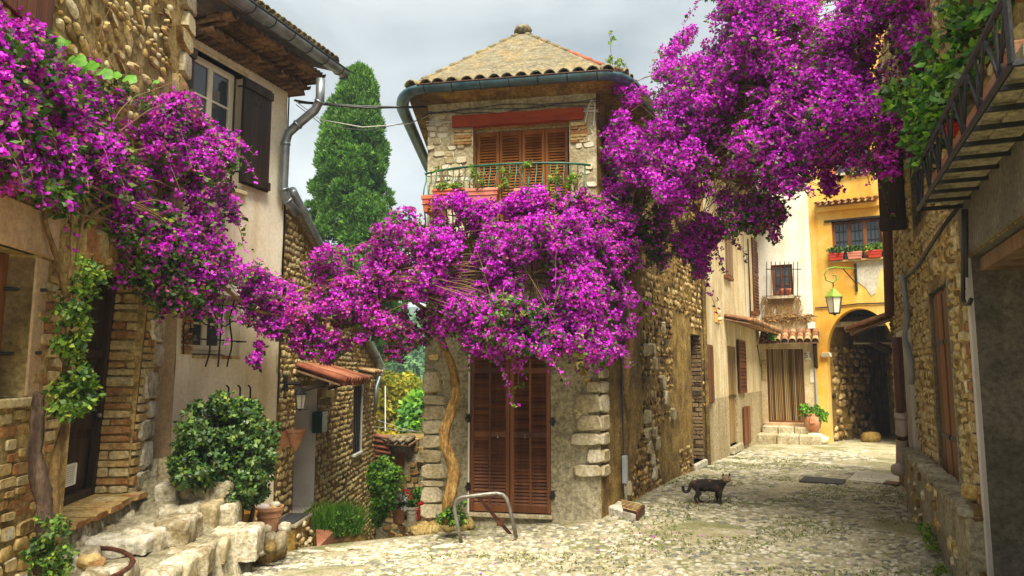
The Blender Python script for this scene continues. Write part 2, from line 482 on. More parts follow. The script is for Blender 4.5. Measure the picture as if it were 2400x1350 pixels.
M_ink = simple("sign_ink", (.02, .02, .03), .5)
# ------------------------------------------------------------------ builders
def cuts(a, b, step, extra):
    n = max(1, int(round((b - a) / step)))
    c = [a + (b - a) * i / n for i in range(n + 1)]
    ex = [e for e in extra if a < e < b]
    c = [x for x in c if all(abs(x - e) > step * .35 for e in ex) or x in (a, b)]
    return sorted(set(c + ex))

def wall(F, parent, m, s0, s1, z0, z1, holes=(), step=.16, amp=.012, name="wall", reveal=None, top=None, kind=None, freq=2.3, rmat=None, bottom=None):
    """gridded wall face with uneven relief and openings; holes: (s0,s1,z0,z1,depth)"""
    S = cuts(s0, s1, step, [h[0] for h in holes] + [h[1] for h in holes])
    Z = cuts(z0, z1, step, [h[2] for h in holes] + [h[3] for h in holes])
    mb = MB()
    idx = {}
    def edge(s, z):
        return any((abs(s - h[0]) < 1e-6 or abs(s - h[1]) < 1e-6) and h[2] - 1e-6 <= z <= h[3] + 1e-6 or
                   (abs(z - h[2]) < 1e-6 or abs(z - h[3]) < 1e-6) and h[0] - 1e-6 <= s <= h[1] + 1e-6 for h in holes)
    vs, fs = [], []
    def V(i, j):
        if (i, j) not in idx:
            s, z = S[i], Z[j]
            zz = z
            if top: zz = min(zz, top(s))
            if bottom: zz = max(zz, bottom(s))
            p = F.pt(s, zz)
            q = noise.noise(p * freq) * .7 + noise.noise(p * freq * 2.9) * .5
            if edge(s, z): q = 0
            idx[(i, j)] = len(vs)
            vs.append(F.pt(s, zz, amp * q))
        return idx[(i, j)]
    for i in range(len(S) - 1):
        for j in range(len(Z) - 1):
            cs, cz = (S[i] + S[i + 1]) / 2, (Z[j] + Z[j + 1]) / 2
            if any(h[0] < cs < h[1] and h[2] < cz < h[3] for h in holes): continue
            if top and Z[j] >= max(top(S[i]), top(S[i + 1])): continue
            if bottom and Z[j + 1] <= min(bottom(S[i]), bottom(S[i + 1])): continue
            fs.append((V(i, j), V(i + 1, j), V(i + 1, j + 1), V(i, j + 1)))
    mb.add(vs, fs)
    o = part(mb, name, m, parent, smooth=True, kind=kind)
    rv = MB()
    for h in holes:
        a, b, c, d, dep = h[:5]
        P = lambda s, z, q: F.pt(s, z, q)
        rv.add([P(a, c, 0), P(a, d, 0), P(a, d, -dep), P(a, c, -dep)], [(0, 1, 2, 3)])
        rv.add([P(b, c, 0), P(b, d, 0), P(b, d, -dep), P(b, c, -dep)], [(3, 2, 1, 0)])
        rv.add([P(a, d, 0), P(b, d, 0), P(b, d, -dep), P(a, d, -dep)], [(0, 1, 2, 3)])
        rv.add([P(a, c, 0), P(b, c, 0), P(b, c, -dep), P(a, c, -dep)], [(3, 2, 1, 0)])
    if holes:
        part(rv, "reveal", rmat or m, parent)
    return o

def core(F, parent, m, s0, s1, z0, z1, d0, d1, name="rear_wall"):
    """the building's mass behind its face"""
    part(MB().fbox(F, s0, s1, z0, z1, -d1, -d0), name, m, parent)

RS = random.Random(5)
def _stone_mesh(kind, seed):
    r = random.Random(seed)
    n = 8
    irr = kind == "pebble" and seed % 2 == 1
    ex = {"pebble": 2.3, "block": 5.0, "brick": 12.0, "cobble": 2.6}[kind]
    rings = {"pebble": [(1.0, .4), (.95, -.35), (.70, -.86)], "cobble": [(1.0, .3), (.95, -.45), (.66, -.88)],
             "block": [(1.0, .2), (.98, -.78), (.86, -1.0)], "brick": [(1.0, .2), (1.0, -.82), (.93, -1.0)]}[kind]
    jit = {"pebble": .10, "cobble": .08, "block": .12, "brick": .035}[kind]
    if irr: jit, rings = .24, [(1.0, .4), (.93, -.55), (.55, -.98)]
    rad = []
    for k in range(n):
        t = 2 * math.pi * (k + .5) / n if kind in ("block", "brick") else 2 * math.pi * k / n
        if kind in ("block", "brick"):
            # corners nearly square: pairs of points near each corner
            q = math.floor(k / 2)
            base = math.pi / 4 + q * math.pi / 2
            t = base + (.10 if kind == "brick" else .22) * (1 if k % 2 else -1)
        c, s = abs(math.cos(t)), abs(math.sin(t))
        R = (c ** ex + s ** ex) ** (-1 / ex)
        rad.append((t, R * (1 + r.uniform(-jit, jit))))
    vs, fs = [], []
    for (k_, y) in rings:
        for (t, R) in rad:
            vs.append((.5 * R * k_ * math.cos(t), y + r.uniform(-.05, .05), .5 * R * k_ * math.sin(t)))
    for i in range(len(rings) - 1):
        for k in range(n):
            l = (k + 1) % n
            fs.append((i * n + k, i * n + l, (i + 1) * n + l, (i + 1) * n + k))
    if kind in ("pebble", "cobble"):
        vs.append((0, -1.0, 0))
        for k in range(n):
            fs.append(((len(rings) - 1) * n + k, (len(rings) - 1) * n + (k + 1) % n, len(vs) - 1))
    else:
        fs.append(tuple((len(rings) - 1) * n + k for k in range(n)))
    return vs, fs
STONE = {k: [_stone_mesh(k, 11 * i + 3) for i in range(6)] for k in ("pebble", "block", "brick", "cobble")}
SM = {}
def stone_data(kind, i, m, smooth):
    key = (kind, i, m.name, smooth)
    if key not in SM:
        vs, fs = STONE[kind][i]
        SM[key] = MB().add(vs, fs).mesh(kind, m, smooth)
        if smooth and (kind == "block" or kind == "pebble" and i % 2 == 0): SM[key].set_sharp_from_angle(angle=math.radians(38))
    return SM[key]

def place_stones(items, parent, m, kind, name, smooth=True, maxobj=300, bias=None):
    """items: (matrix, size). The largest in view become objects, the rest one joined part of kind stuff."""
    cam = Vector((0, 0, CAMZ))
    items = sorted(items, key=lambda it: -it[1] / max(1.0, (it[0].translation - cam).length))
    for k, (M, sz) in enumerate(items[:maxobj]):
        part(stone_data(kind, k % 6, m, smooth), name, m, parent, M=M)
    rest = items[maxobj:]
    if rest:
        V, Fc, b = [], [], 0
        for k, (M, sz) in enumerate(rest):
            vs, fs = STONE[kind][k % 6]
            A = np.array(M)
            q = np.array(vs) @ A[:3, :3].T + A[:3, 3]
            V.append(q)
            Fc += [tuple(i + b for i in f) for f in fs]
            b += len(vs)
        me = bpy.data.meshes.new(name + "s")
        me.from_pydata(np.concatenate(V).tolist(), [], Fc)
        me.materials.append(m)
        if smooth:
            me.polygons.foreach_set('use_smooth', [True] * len(me.polygons))
        part(me, "small_" + name + "s", m, parent, kind="stuff")

def stones(F, parent, m, kind, name, s0, s1, z0, z1, h, asp=1.6, gap=.02, dep=.05, off=0.0, rot=.1, jit=.15, keep=1.0, ok=None, seed=1,
           smooth=True, maxobj=300, hv=.25, wv=.35):
    r = random.Random(seed)
    items = []
    z = z0
    while z < z1:
        hh = h * r.uniform(1 - hv, 1 + hv)
        s = s0 - r.random() * h * asp
        while s < s1:
            w = hh * asp * r.uniform(1 - wv, 1 + wv)
            cs, cz = s + w / 2, z + hh / 2
            if r.random() < keep and s > s0 - .02 and s + w < s1 + .02 and (ok is None or (ok(cs, cz) and ok(s + .01, cz) and ok(s + w - .01, cz) and ok(cs, z) and ok(cs, z + hh))):
                M = F.mat(cs + r.uniform(-1, 1) * jit * gap, cz + r.uniform(-1, 1) * jit * h, off, (w - gap, dep * r.uniform(.6, 1.25), hh - gap),
                          r.uniform(-rot, rot), r.uniform(-.06, .06))
                items.append((M, w + hh))
            s += w
        z += hh
    place_stones(items, parent, m, kind, name, smooth, maxobj)
    return items

def courses(F, parent, m, name, s0, s1, z0, z1, h, n, gap=.014, dep=.026, off=.006, seed=1, rot=.02):
    """rows of bricks that fill a strip exactly; n bricks to a row on average"""
    r = random.Random(seed)
    nr = max(1, int(round((z1 - z0) / h)))
    hs_ = [r.uniform(.72, 1.3) for _ in range(nr)]
    tot = sum(hs_); zc = z0
    for j in range(nr):
        hh = (z1 - z0) * hs_[j] / tot
        c = zc + hh / 2; zc += hh
        m_ = max(1, int(n + (r.random() < n % 1)))
        e = sorted([s0, s1] + [s0 + (s1 - s0) * ((i + (.5 if j % 2 and m_ > 1 else 0)) / m_ + r.uniform(-.06, .06)) for i in range(1, m_)])
        for i in range(len(e) - 1):
            w = e[i + 1] - e[i]
            part(stone_data("brick" if r.random() < .6 else "block", r.randrange(6), m, False), name, None, parent,
                 M=F.mat((e[i] + e[i + 1]) / 2, c + r.uniform(-.003, .003), off, (w - gap, dep * r.uniform(.7, 1.3), hh * r.uniform(.74, .90)), r.uniform(-rot, rot)))

def outside(holes, mg=.02):
    def f(s, z):
        return not any(h[0] - mg < s < h[1] + mg and h[2] - mg < z < h[3] + mg for h in holes)
    return f

def louvre(F, parent, s0, s1, z0, z1, off, m_frame, cols, rows, slat=.045, name="shutter", stile=.045, thick=.035, mslat=None):
    """one leaf: frame as a part, each slat a sub-part"""
    fr = MB()
    fr.fbox(F, s0, s0 + stile, z0, z1, off - thick, off)
    fr.fbox(F, s1 - stile, s1, z0, z1, off - thick, off)
    bays_s = [s0 + stile + (s1 - s0 - 2 * stile) * i / cols for i in range(cols + 1)]
    zs = [z0] + rows + [z1]
    for i in range(1, cols):
        fr.fbox(F, bays_s[i] - .014, bays_s[i] + .014, z0 + .01, z1 - .01, off - thick, off - .003)
    for z in zs:
        a, b = (z, z + .08) if z == z0 else ((z - .06, z) if z == z1 else (z - .035, z + .035))
        fr.fbox(F, s0 + stile, s1 - stile, a, b, off - thick, off - .001)
    f = part(fr, name, m_frame, parent, bevel=.004)
    part(MB().fbox(F, s0 + .01, s1 - .01, z0 + .01, z1 - .01, off - thick - .012, off - thick - .004), "backing", M_black, f)
    key = None
    for c in range(cols):
        a = bays_s[c] + (.014 if c else 0)
        b = bays_s[c + 1] - (.014 if c < cols - 1 else 0)
        w = b - a
        me = MB().add([(-w / 2, .012, .5 * slat), (w / 2, .012, .5 * slat), (w / 2, -.014, -.42 * slat), (-w / 2, -.014, -.42 * slat),
                       (-w / 2, .018, .5 * slat), (w / 2, .018, .5 * slat), (w / 2, -.008, -.5 * slat), (-w / 2, -.008, -.5 * slat)],
                      [(0, 1, 2, 3)[::-1], (4, 5, 6, 7), (2, 6, 7, 3)[::-1], (0, 4, 5, 1)[::-1]]).mesh("slat", mslat or m_frame)
        for k in range(len(zs) - 1):
            za = zs[k] + (.08 if k == 0 else .035)
            zb = zs[k + 1] - (.06 if k == len(zs) - 2 else .035)
            n = int((zb - za) / slat)
            for i in range(n):
                part(me, "slat", None, f, M=F.mat((a + b) / 2, za + (i + .5) * (zb - za) / n, off - thick * .55))
    return f

def tile_mesh(L=.4, r=.075, r2=.06, th=.012, m=None, up=True):
    """half-round clay tile along +y (down slope), crown up (cover) or down (pan)"""
    vs, fs = [], []
    n = 6
    for j, (y, R) in enumerate(((0, r2), (L, r))):
        for rr in (R, R - th):
            for k in range(n + 1):
                t = math.pi * k / n
                vs.append((rr * math.cos(t), y, (rr * math.sin(t)) * (1 if up else -1)))
    q = n + 1
    for k in range(n):
        fs.append((k, k + 1, 2 * q + k + 1, 2 * q + k))
        fs.append((q + k, 3 * q + k, 3 * q + k + 1, q + k + 1))
        fs.append((k, q + k, q + k + 1, k + 1))
        fs.append((2 * q + k, 2 * q + k + 1, 3 * q + k + 1, 3 * q + k))
    fs.append((0, 2 * q, 3 * q, q)); fs.append((q - 1, 2 * q - 1, 4 * q - 1, 3 * q - 1))
    return MB().add(vs, fs).mesh("roof_tile", m, True)

def canopy(F, parent, s0, s1, z, run, drop, m, pitch=.15, r=.07, out0=0.0, dz=0.0, rows=1, name="roof_tile", board=True):
    """rows of half-round tiles that slope away from a wall: one object each. dz: rise of the far (s1) end"""
    n = max(2, int(round((s1 - s0) / pitch)))
    L = math.hypot(run, drop) / rows
    ang = math.atan2(drop, run)
    me = tile_mesh(L * 1.12, r, r * .82, .012, m, True)
    me2 = tile_mesh(L * 1.06, r * .95, r * .8, .012, m, False)
    for q in range(rows):
        for i in range(n):
            s = s0 + (i + .5) * (s1 - s0) / n
            zz = z + dz * (i + .5) / n
            o = out0 + run * q / rows
            zq = zz - drop * q / rows
            wob = RS.uniform(-.02, .02)
            M0 = F.mat(s, zq + .012 * (rows - q) * 0, o)
            R = Matrix.Rotation(math.pi + wob, 4, 'Z') @ Matrix.Rotation(-ang, 4, 'X')
            part(me, name, m, parent, M=M0 @ Matrix.Translation((0, 0, .03 + .004 * q)) @ R)
            if i < n - 1:
                M1 = F.mat(s + (s1 - s0) / n / 2, zq + .035 + dz * .5 / n, o)
                part(me2, name, m, parent, M=M1 @ R)
    if board:
        part(MB().box8([F.pt(s0, z - .04 - drop, out0 + run), F.pt(s1, z - .04 - drop + dz, out0 + run), F.pt(s1, z - .04 + dz, out0), F.pt(s0, z - .04, out0),
                        F.pt(s0, z - .015 - drop, out0 + run), F.pt(s1, z - .015 - drop + dz, out0 + run), F.pt(s1, z - .015 + dz, out0), F.pt(s0, z - .015, out0)]),
             "roof_board", M_wood_gr, parent)

# ---- foliage
def rquat(r):
    v = Vector((r.gauss(0, 1), r.gauss(0, 1), r.gauss(0, 1)))
    return v.normalized() if v.length > 1e-4 else Vector((0, 0, 1))

def leaf_cloud(P, Nrm, size, npr, seed, spread=.6, shape="leaf", svar=.35, lw=.30):
    """P: (n,3) centres, Nrm: (n,3) outward hints. Returns verts, faces arrays: npr leaves (diamond quads) around every centre."""
    g = np.random.default_rng(seed)
    n = len(P)
    P = np.repeat(P, npr, 0); Nn = np.repeat(Nrm, npr, 0)
    m = len(P)
    d = Nn + g.normal(0, spread, (m, 3))
    d /= np.linalg.norm(d, axis=1)[:, None] + 1e-9
    u = np.cross(d, g.normal(0, 1, (m, 3)))
    u /= np.linalg.norm(u, axis=1)[:, None] + 1e-9
    w = np.cross(d, u)
    sz = size * (1 + g.uniform(-svar, svar, m))[:, None]
    if shape == "bract":      # leaves the centre, cupped outward
        a = P + d * sz * .08
        b = P + (u * .62 + w * .42 + d * .35) * sz
        c = P + (u * 1.05 + d * .55) * sz
        e = P + (u * .62 - w * .42 + d * .35) * sz
    else:
        if shape == "spray":
            u = d
        a = P
        b = P + (u * .5 + w * lw - d * .04) * sz
        c = P + (u * 1.0 + d * .10) * sz
        e = P + (u * .5 - w * lw - d * .04) * sz
    V = np.stack([a, b, c, e], 1).reshape(-1, 3)
    Fc = np.arange(m * 4).reshape(-1, 4)
    return V, Fc

def quads_obj(V, Fc, name, m, parent=None, **kw):
    me = bpy.data.meshes.new(name)
    n, q = len(V), len(Fc)
    me.vertices.add(n)
    me.vertices.foreach_set('co', np.asarray(V, dtype=np.float32).ravel())
    me.loops.add(q * 4)
    me.loops.foreach_set('vertex_index', np.asarray(Fc, dtype=np.int32).ravel())
    me.polygons.add(q)
    me.polygons.foreach_set('loop_start', np.arange(0, q * 4, 4, dtype=np.int32))
    me.polygons.foreach_set('loop_total', np.full(q, 4, dtype=np.int32))
    me.materials.append(m)
    me.update(calc_edges=True)
    return part(me, name, m, parent, **kw)

def inpoly(x, y, poly):
    c = False
    j = len(poly) - 1
    for i in range(len(poly)):
        xi, yi = poly[i]; xj, yj = poly[j]
        if (yi > y) != (yj > y) and x < (xj - xi) * (y - yi) / (yj - yi) + xi:
            c = not c
        j = i
    return c

def ball_points(centres, radii, nper, g, shell=.55):
    P, Nn = [], []
    for c, r in zip(centres, radii):
        k = max(1, int(nper))
        d = g.normal(0, 1, (k, 3)); d /= np.linalg.norm(d, axis=1)[:, None]
        rad = r * (shell + (1 - shell) * g.random(k) ** .5)
        P.append(np.array(c) + d * rad[:, None] * np.array([1, 1, .85]))
        Nn.append(d)
    return np.concatenate(P), np.concatenate(Nn)

def volume_clumps(poly, depth, thick, n, r0, r1, seed, dens=1.0, nf=1.4):
    """clump centres scattered through a bush: an outline seen from the street, given its own distance and thickness"""
    r = random.Random(seed)
    xs = [p[0] for p in poly]; ys = [p[1] for p in poly]
    out, rad = [], []
    tries = 0
    while len(out) < n and tries < n * 60:
        tries += 1
        x, y = r.uniform(min(xs), max(xs)), r.uniform(min(ys), max(ys))
        if not inpoly(x, y, poly): continue
        Y = depth(x, y)
        base = at(x, y, Y)
        q = noise.noise(base * nf + Vector((seed, 0, 0)))
        if q < -.14 and r.random() < dens: continue
        t = r.uniform(-.5, .5)
        # bulges towards the street
        Yc = Y + thick * t - q * .5 * thick
        out.append(at(x, y, Yc)); rad.append(r.uniform(r0, r1) * (1 + q * .5))
    return out, rad
# ------------------------------------------------------------------ the setting: ground, far hills
gx = list(np.arange(-9, 13.01, .2)) + [14, 16, 20, 30, 60, 150, 400]
gx = [-400, -150, -60, -30, -20, -14, -11] + gx
gy = [-30, -12, -5, 0, 2] + list(np.arange(3, 24.01, .2)) + [26, 30, 40, 60, 120, 300, 700]
def gh2(x, y):
    if y < 24 and -9 <= x <= 13: return gh(x, y)
    b = gh(max(-9, min(13, x)), min(y, 24))
    return b - .25 * max(0, y - 24) * (1 if y < 60 else 36 / max(1, y - 24)) - .0
mb = MB()
vs = [(x, y, gh2(x, y)) for y in gy for x in gx]
nx = len(gx)
fs = [(j * nx + i, j * nx + i + 1, (j + 1) * nx + i + 1, (j + 1) * nx + i) for j in range(len(gy) - 1) for i in range(nx - 1)]
ground = part(MB().add(vs, fs), "ground", M_ground, None, smooth=True, kind="structure")

# facades (positions in metres, seen from outside)
FA = Facade((-3.66 + .148 * 4.6, 2.8), (-3.66, 7.4))                       # near left stone house
_le = None
def _leanA(s, z):
    tgt = _LEAN
    k = 0
    while k < len(tgt) - 2 and z > tgt[k + 1][0]: k += 1
    q = (z - tgt[k][0]) / (tgt[k + 1][0] - tgt[k][0])
    d = tgt[k][1] * (1 - q) + tgt[k + 1][1] * q
    return d * sstep(LA0 - 3.2, LA0 + .1, s)
LA0 = FA.L
_LEAN = [(-1.0, 0.0), (.8, 0.0)] + [(at(x, y, 7.4).z, max(0, at(x, y, 7.4).x + 3.66)) for x, y in ((374, 800), (396, 550), (426, 250), (450, 0), (462, -160))]
FA.lean = _leanA
FB = Facade((-6.165 + .3493 * 7.6, 7.6), (-2.95, 9.2))                    # plastered house
FBe = Facade((FB.p0 + FB.n * 1.6)[:2], FB.p0[:2])                        # its end wall, facing us
FD = Facade((-2.95, 9.22), (-2.95 + .0118 * 6.1, 15.3))                   # alley house
FT = Facade((-1.11, 9.28), (1.063, 8.86))                                 # tower front
FS = Facade((1.063, 8.86), (1.063 + .503 * 5.24, 14.1))                   # tower side
FC_ = Facade((1.063 + .503 * 5.26, 14.12), (7.12, 20.9))                  # cream house
FW = Facade((7.12, 20.9), (8.45, 20.3))                                   # white house
FY = Facade((8.45, 20.3), (8.45 + 2.6, 20.3 - 1.56))                      # yellow house
FR = Facade((1.245 + .4145 * 11.6, 11.6), (1.245 + .4145 * 2.5, 2.5))     # right stone house

# cobbles set in the mortar
# the air between here and the hills
haze_m = bpy.data.materials.new("haze_air"); haze_m.use_nodes = True
hn = haze_m.node_tree.nodes; hn.clear()
ho = hn.new("ShaderNodeOutputMaterial"); hv = hn.new("ShaderNodeVolumePrincipled")
hv.inputs["Color"].default_value = (.72, .84, 1.0, 1); hv.inputs["Density"].default_value = .0011
haze_m.node_tree.links.new(hv.outputs[0], ho.inputs["Volume"])
part(MB().box(-440, 440, -34, 720, -64, 130), "haze", haze_m, None, kind="stuff")
def street_ok(x, y):
    if y < 4.6: return False
    if x < -3.2 + (y - 6) * .1 and y < 9: return False
    for F, lo, hi in ((FT, -.05, 2.3), (FS, -.1, 5.9), (FR, -.2, 10), (FC_, -.1, 8)):
        s = (Vector((x, y, 0)) - F.p0).dot(F.t); o = -(Vector((x, y, 0)) - F.p0).dot(F.n)
        if F is FR and o < .10: return False
        if F is not FR and lo < s < hi and -3 < o < .06: return False
    return True
r = random.Random(8)
items = []
y = 4.9
while y < 17.5:
    h = .060 if y < 8.5 else (.08 if y < 12.5 else .12)
    x = -3.6
    while x < 9.5:
        w = h * r.uniform(.8, 1.9)
        cx, cy = x + w / 2, y + r.uniform(-.3, .3) * h
        px = 1200 + 1700 * cx / cy
        if -60 < px < 2300 and street_ok(cx, cy) and noise.noise(Vector((cx * .8, cy * .8, 9))) > -.30 and r.random() < .72 and not (cx < -.9 and cy > 9.0):
            z = gh(cx, cy)
            yaw = r.uniform(-.35, .35)
            M = Matrix.Translation((cx, cy, z + .001)) @ Matrix.Rotation(yaw, 4, 'Z') @ Matrix.Rotation(-math.pi / 2, 4, 'X') @ Matrix.Diagonal((w * .86, r.uniform(.006, .016), h * r.uniform(.6, .95), 1))
            items.append((M, (w + h) * .6))
        x += w + .012
    y += h * .98
place_stones(items, ground, M_cobble, "cobble", "cobble")
# pale stone strips across the street
def strip(pts, w, n, seed, zt=.012):
    rr = random.Random(seed)
    P = [gp(*p) for p in pts]
    L = [0]
    for i in range(len(P) - 1): L.append(L[-1] + (P[i + 1] - P[i]).length)
    def f(t):
        t = min(max(t, 0), L[-1] - 1e-6)
        for i in range(len(P) - 1):
            if t <= L[i + 1]:
                return P[i].lerp(P[i + 1], (t - L[i]) / (L[i + 1] - L[i]))
    t = 0
    while t < L[-1] - .1:
        l = L[-1] / n * rr.uniform(.7, 1.3)
        a, b = f(t), f(min(t + l - .02, L[-1]))
        c = (a + b) / 2
        yaw = math.atan2(b.y - a.y, b.x - a.x)
        M = Matrix.Translation((c.x, c.y, gh(c.x, c.y) + .002)) @ Matrix.Rotation(yaw, 4, 'Z') @ Matrix.Rotation(-math.pi / 2, 4, 'X') @ Matrix.Diagonal(((b - a).length, zt, w * rr.uniform(.85, 1.1), 1))
        part(stone_data("block", rr.randrange(6), M_white_st, True), "border_stone", None, ground, M=M)
        t += l
strip([(455, 1347), (640, 1334), (830, 1312), (1000, 1290), (1150, 1262)], .11, 7, 1)
strip([(1690, 1078), (1850, 1082), (2010, 1092)], .12, 9, 2)
strip([(590, 1300), (690, 1297), (840, 1287), (970, 1280)], .10, 6, 4)

# far hills
def hill(name, Y, base, pts, m, depth):
    vs, fs = [], []
    nx_ = 70
    for j in range(12):
        yy = Y + depth * j / 11
        for i in range(nx_):
            px = pts[0][0] + (pts[-1][0] - pts[0][0]) * i / (nx_ - 1)
            k = 0
            while k < len(pts) - 2 and px > pts[k + 1][0]: k += 1
            q = (px - pts[k][0]) / (pts[k + 1][0] - pts[k][0])
            hpy = pts[k][1] * (1 - q) + pts[k + 1][1] * q
            zt = at(px, hpy, Y + depth).z
            x = (px - 1200) / 1700 * (Y + depth) 
            z = base + (zt - base) * (j / 11) ** .8 + noise.noise(Vector((x * .03, yy * .03, 1))) * depth * .03 * (j > 0)
            vs.append((x, yy, z))
    for j in range(11):
        for i in range(nx_ - 1):
            fs.append((j * nx_ + i, j * nx_ + i + 1, (j + 1) * nx_ + i + 1, (j + 1) * nx_ + i))
    return part(MB().add(vs, fs), name, m, None, smooth=True, kind="structure")
M_hill = mat("wooded_hill", [(.012, .035, .018), (.035, .085, .035), (.07, .15, .05)], .12, 0.0, detail=12)
hill("hills", 250, -60, [(-320, 620), (0, 640), (500, 690), (760, 700), (900, 706), (1000, 725), (1300, 760), (1900, 700), (2720, 640)], M_hill, 220)
g = np.random.default_rng(3)
def tree(name, label, px, pyt, pyb, Y, wpx, m, n=900, size=.35, cat="tree", group=None, trunk=True, seed=1, npr=4, round_=.5, lobes=16, shell=.5):
    top, bot = at(px, pyt, Y), at(px, pyb, Y)
    H = top.z - bot.z; W = wpx / 1700 * Y / 2
    R = root(name, label, cat, (bot.x, Y, bot.z), group)
    gg = np.random.default_rng(seed)
    cs, rs = [], []
    for k in range(lobes):
        a = gg.random() * 6.283; hh = gg.random()
        wr = W * math.sin(math.pi * (.12 + .80 * hh)) ** round_ * .72
        cs.append((bot.x + math.cos(a) * wr * gg.random() ** .4, Y + math.sin(a) * wr * gg.random() ** .4, bot.z + H * (.12 + .80 * hh)))
        rs.append(W * gg.uniform(.28, .5))
    P, Nn = ball_points(cs, rs, n / lobes, gg, shell)
    Nn = Nn + np.array([0, 0, .4])
    V, Fc = leaf_cloud(P, Nn, size, npr, seed + 1)
    quads_obj(V, Fc, "crown", m, R)
    if trunk:
        t = MB().tube([(bot.x, Y, bot.z - H * .25), (bot.x + .05 * W, Y, bot.z + H * .3), (bot.x, Y, bot.z + H * .75)], [W * .10, W * .07, W * .02], 6)
        for k in range(5):
            c = cs[k]
            t.tube([(bot.x, Y, bot.z + H * .2), c], [W * .05, W * .015], 5)
        part(t, "trunk", M_bark_dk, R)
    return R
HT = "trees on the hillside seen through the alley"
hill_trees = [(905, 735, 830, 150, 90, 12), (960, 750, 850, 130, 110, 13), (1000, 770, 860, 120, 90, 14), (925, 790, 880, 100, 100, 15), (985, 805, 905, 90, 110, 16), (890, 800, 900, 88, 80, 17), (940, 840, 930, 70, 80, 18), (1030, 850, 950, 70, 100, 19)]
hl = ["round bluish pine highest on the hill beside the cypress", "broad grey-green pine below the blue ridge", "dark pine at the tower's edge under the ridge", "light green tree in the middle of the hillside",
      "wide umbrella pine against the tower's left edge", "pale green tree beside the gutter end of the alley house", "small green tree just above the yellow blossom", "green tree on the slope half hidden by the tower"]
for k, (px, t_, b_, Y, w, sd_) in enumerate(hill_trees):
    tree("pine_tree", hl[k], px, t_, b_, Y, w, M_leaf_h if k != 3 and k != 5 else M_leaf_b, 1500, Y * .011, group=HT, seed=sd_, lobes=22)
tree("mimosa_tree", "yellow blossoming tree glowing behind the alley wall", 915, 888, 1045, 30, 210, M_leaf_yel, 3200, .22, seed=31, lobes=26)
tree("leafy_tree", "bright green feathery tree against the tower's left edge", 1000, 925, 1110, 24, 150, M_leaf_b, 3600, .20, seed=32, lobes=26)
tree("leafy_tree", "light green tree behind the yellow blossoming tree", 885, 870, 980, 42, 120, M_leaf_b, 1800, .30, seed=33, lobes=20)

# cypress behind the houses
cyR = at(805, 1000, 26)
R = root("cypress_tree", "tall bright green cypress between the two houses", "tree", (cyR.x, 26, cyR.z))
zt, zb = at(835, 166, 26).z, at(805, 900, 26).z
gg = np.random.default_rng(77)
cs, rs = [], []
cx0 = at(808, 500, 26).x
prof = [(0, 1.7), (.15, 1.9), (.34, 1.95), (.48, 1.72), (.60, 1.32), (.72, 1.15), (.82, .92), (.9, .66), (.96, .42), (1, .06)]
for k in range(820):
    hh = gg.random() ** .85
    W = np.interp(hh, [p[0] for p in prof], [p[1] for p in prof])
    a = gg.random() * 6.283
    q = 1 + .42 * noise.noise(Vector((math.cos(a) * 1.5, math.sin(a) * 1.5, hh * 9)))
    rr = W * q * (.62 + .30 * gg.random())
    xo = cx0 + .42 * max(0, hh - .2)
    rr *= 1.12
    cs.append((xo + math.cos(a) * rr, 26 + math.sin(a) * rr, zb + (zt - zb) * hh))
    rs.append(gg.uniform(.14, .36))
P, Nn = ball_points(cs, rs, 100, gg, .55)
V, Fc = leaf_cloud(P, Nn + np.array([0, 0, 1.0]), .13, 4, 5, .5, "spray", lw=.16)
quads_obj(V, Fc, "crown", M_cyp, R)
t = MB().tube([(cx0, 26, zb - 3), (cx0, 26, zb + 3), (cx0 + .3, 26, zt - 1)], [.28, .2, .03], 8)
for k in range(12):
    h_ = zb + (zt - zb) * k / 13
    a = k * 2.4
    t.tube([(cx0, 26, h_), (cx0 + math.cos(a) * 1.0, 26 + math.sin(a), h_ + .9)], [.07, .02], 5)
part(t, "trunk", M_bark_dk, R)
# ------------------------------------------------------------------ near left stone house
LA = FA.L
H_A = root("stone_house", "rubble stone house at the left edge with dark panelled door and brick jambs", "house", FA.pt(2.3, 0))
da, db, _, _ = FA.rect(168, 314, 860, 920)
dz0 = FA.hit(215, 1192)[1]; dz1 = FA.hit(240, 622)[1]
wa, wb, wz0, wz1 = FA.rect(-70, 68, 572, 935)
hA = [(da, db, dz0, dz1, .34), (wa, wb, wz0, wz1, .26)]
wall(FA, H_A, M_mortar, 0, LA, -.5, 6.6, hA, step=.15, amp=.022, rmat=M_mortar)
core(FA, H_A, M_mortar, -.5, LA - .02, -.5, 6.55, .9, 3.5)
part(MB().box8([FA.pt(LA, -.5, 0), FA.pt(LA, -.5, -.4), FA.pt(LA - .05, -.5, -.4), FA.pt(LA - .05, -.5, 0), FA.pt(LA, 6.6, 0), FA.pt(LA, 6.6, -.4), FA.pt(LA - .05, 6.6, -.4), FA.pt(LA - .05, 6.6, 0)]), "side_wall", M_mortar, H_A)
lintz = FA.hit(60, 480)[1]
okA = outside(hA, .03)
# brick-like courses, boulders at the foot, rubble above
stones(FA, H_A, M_brick, "brick", "brick", .3, da - .22, .75, wz1 - .02, .08, 2.2, .022, .024, -.004, rot=.05, ok=okA, seed=3, maxobj=160, smooth=False, keep=.93)
stones(FA, H_A, M_rubble, "block", "stone", .3, LA - .6, -.3, .72, .13, 1.7, .03, .024, .004, rot=.08, ok=okA, seed=4, maxobj=80)
stones(FA, H_A, M_rubble, "pebble", "rubble_stone", .6, LA - .42, lintz + .22, 6.5, .085, 1.7, .026, .022, .004, rot=.7, ok=okA, seed=5, maxobj=290, keep=.85, hv=.45, wv=.5)
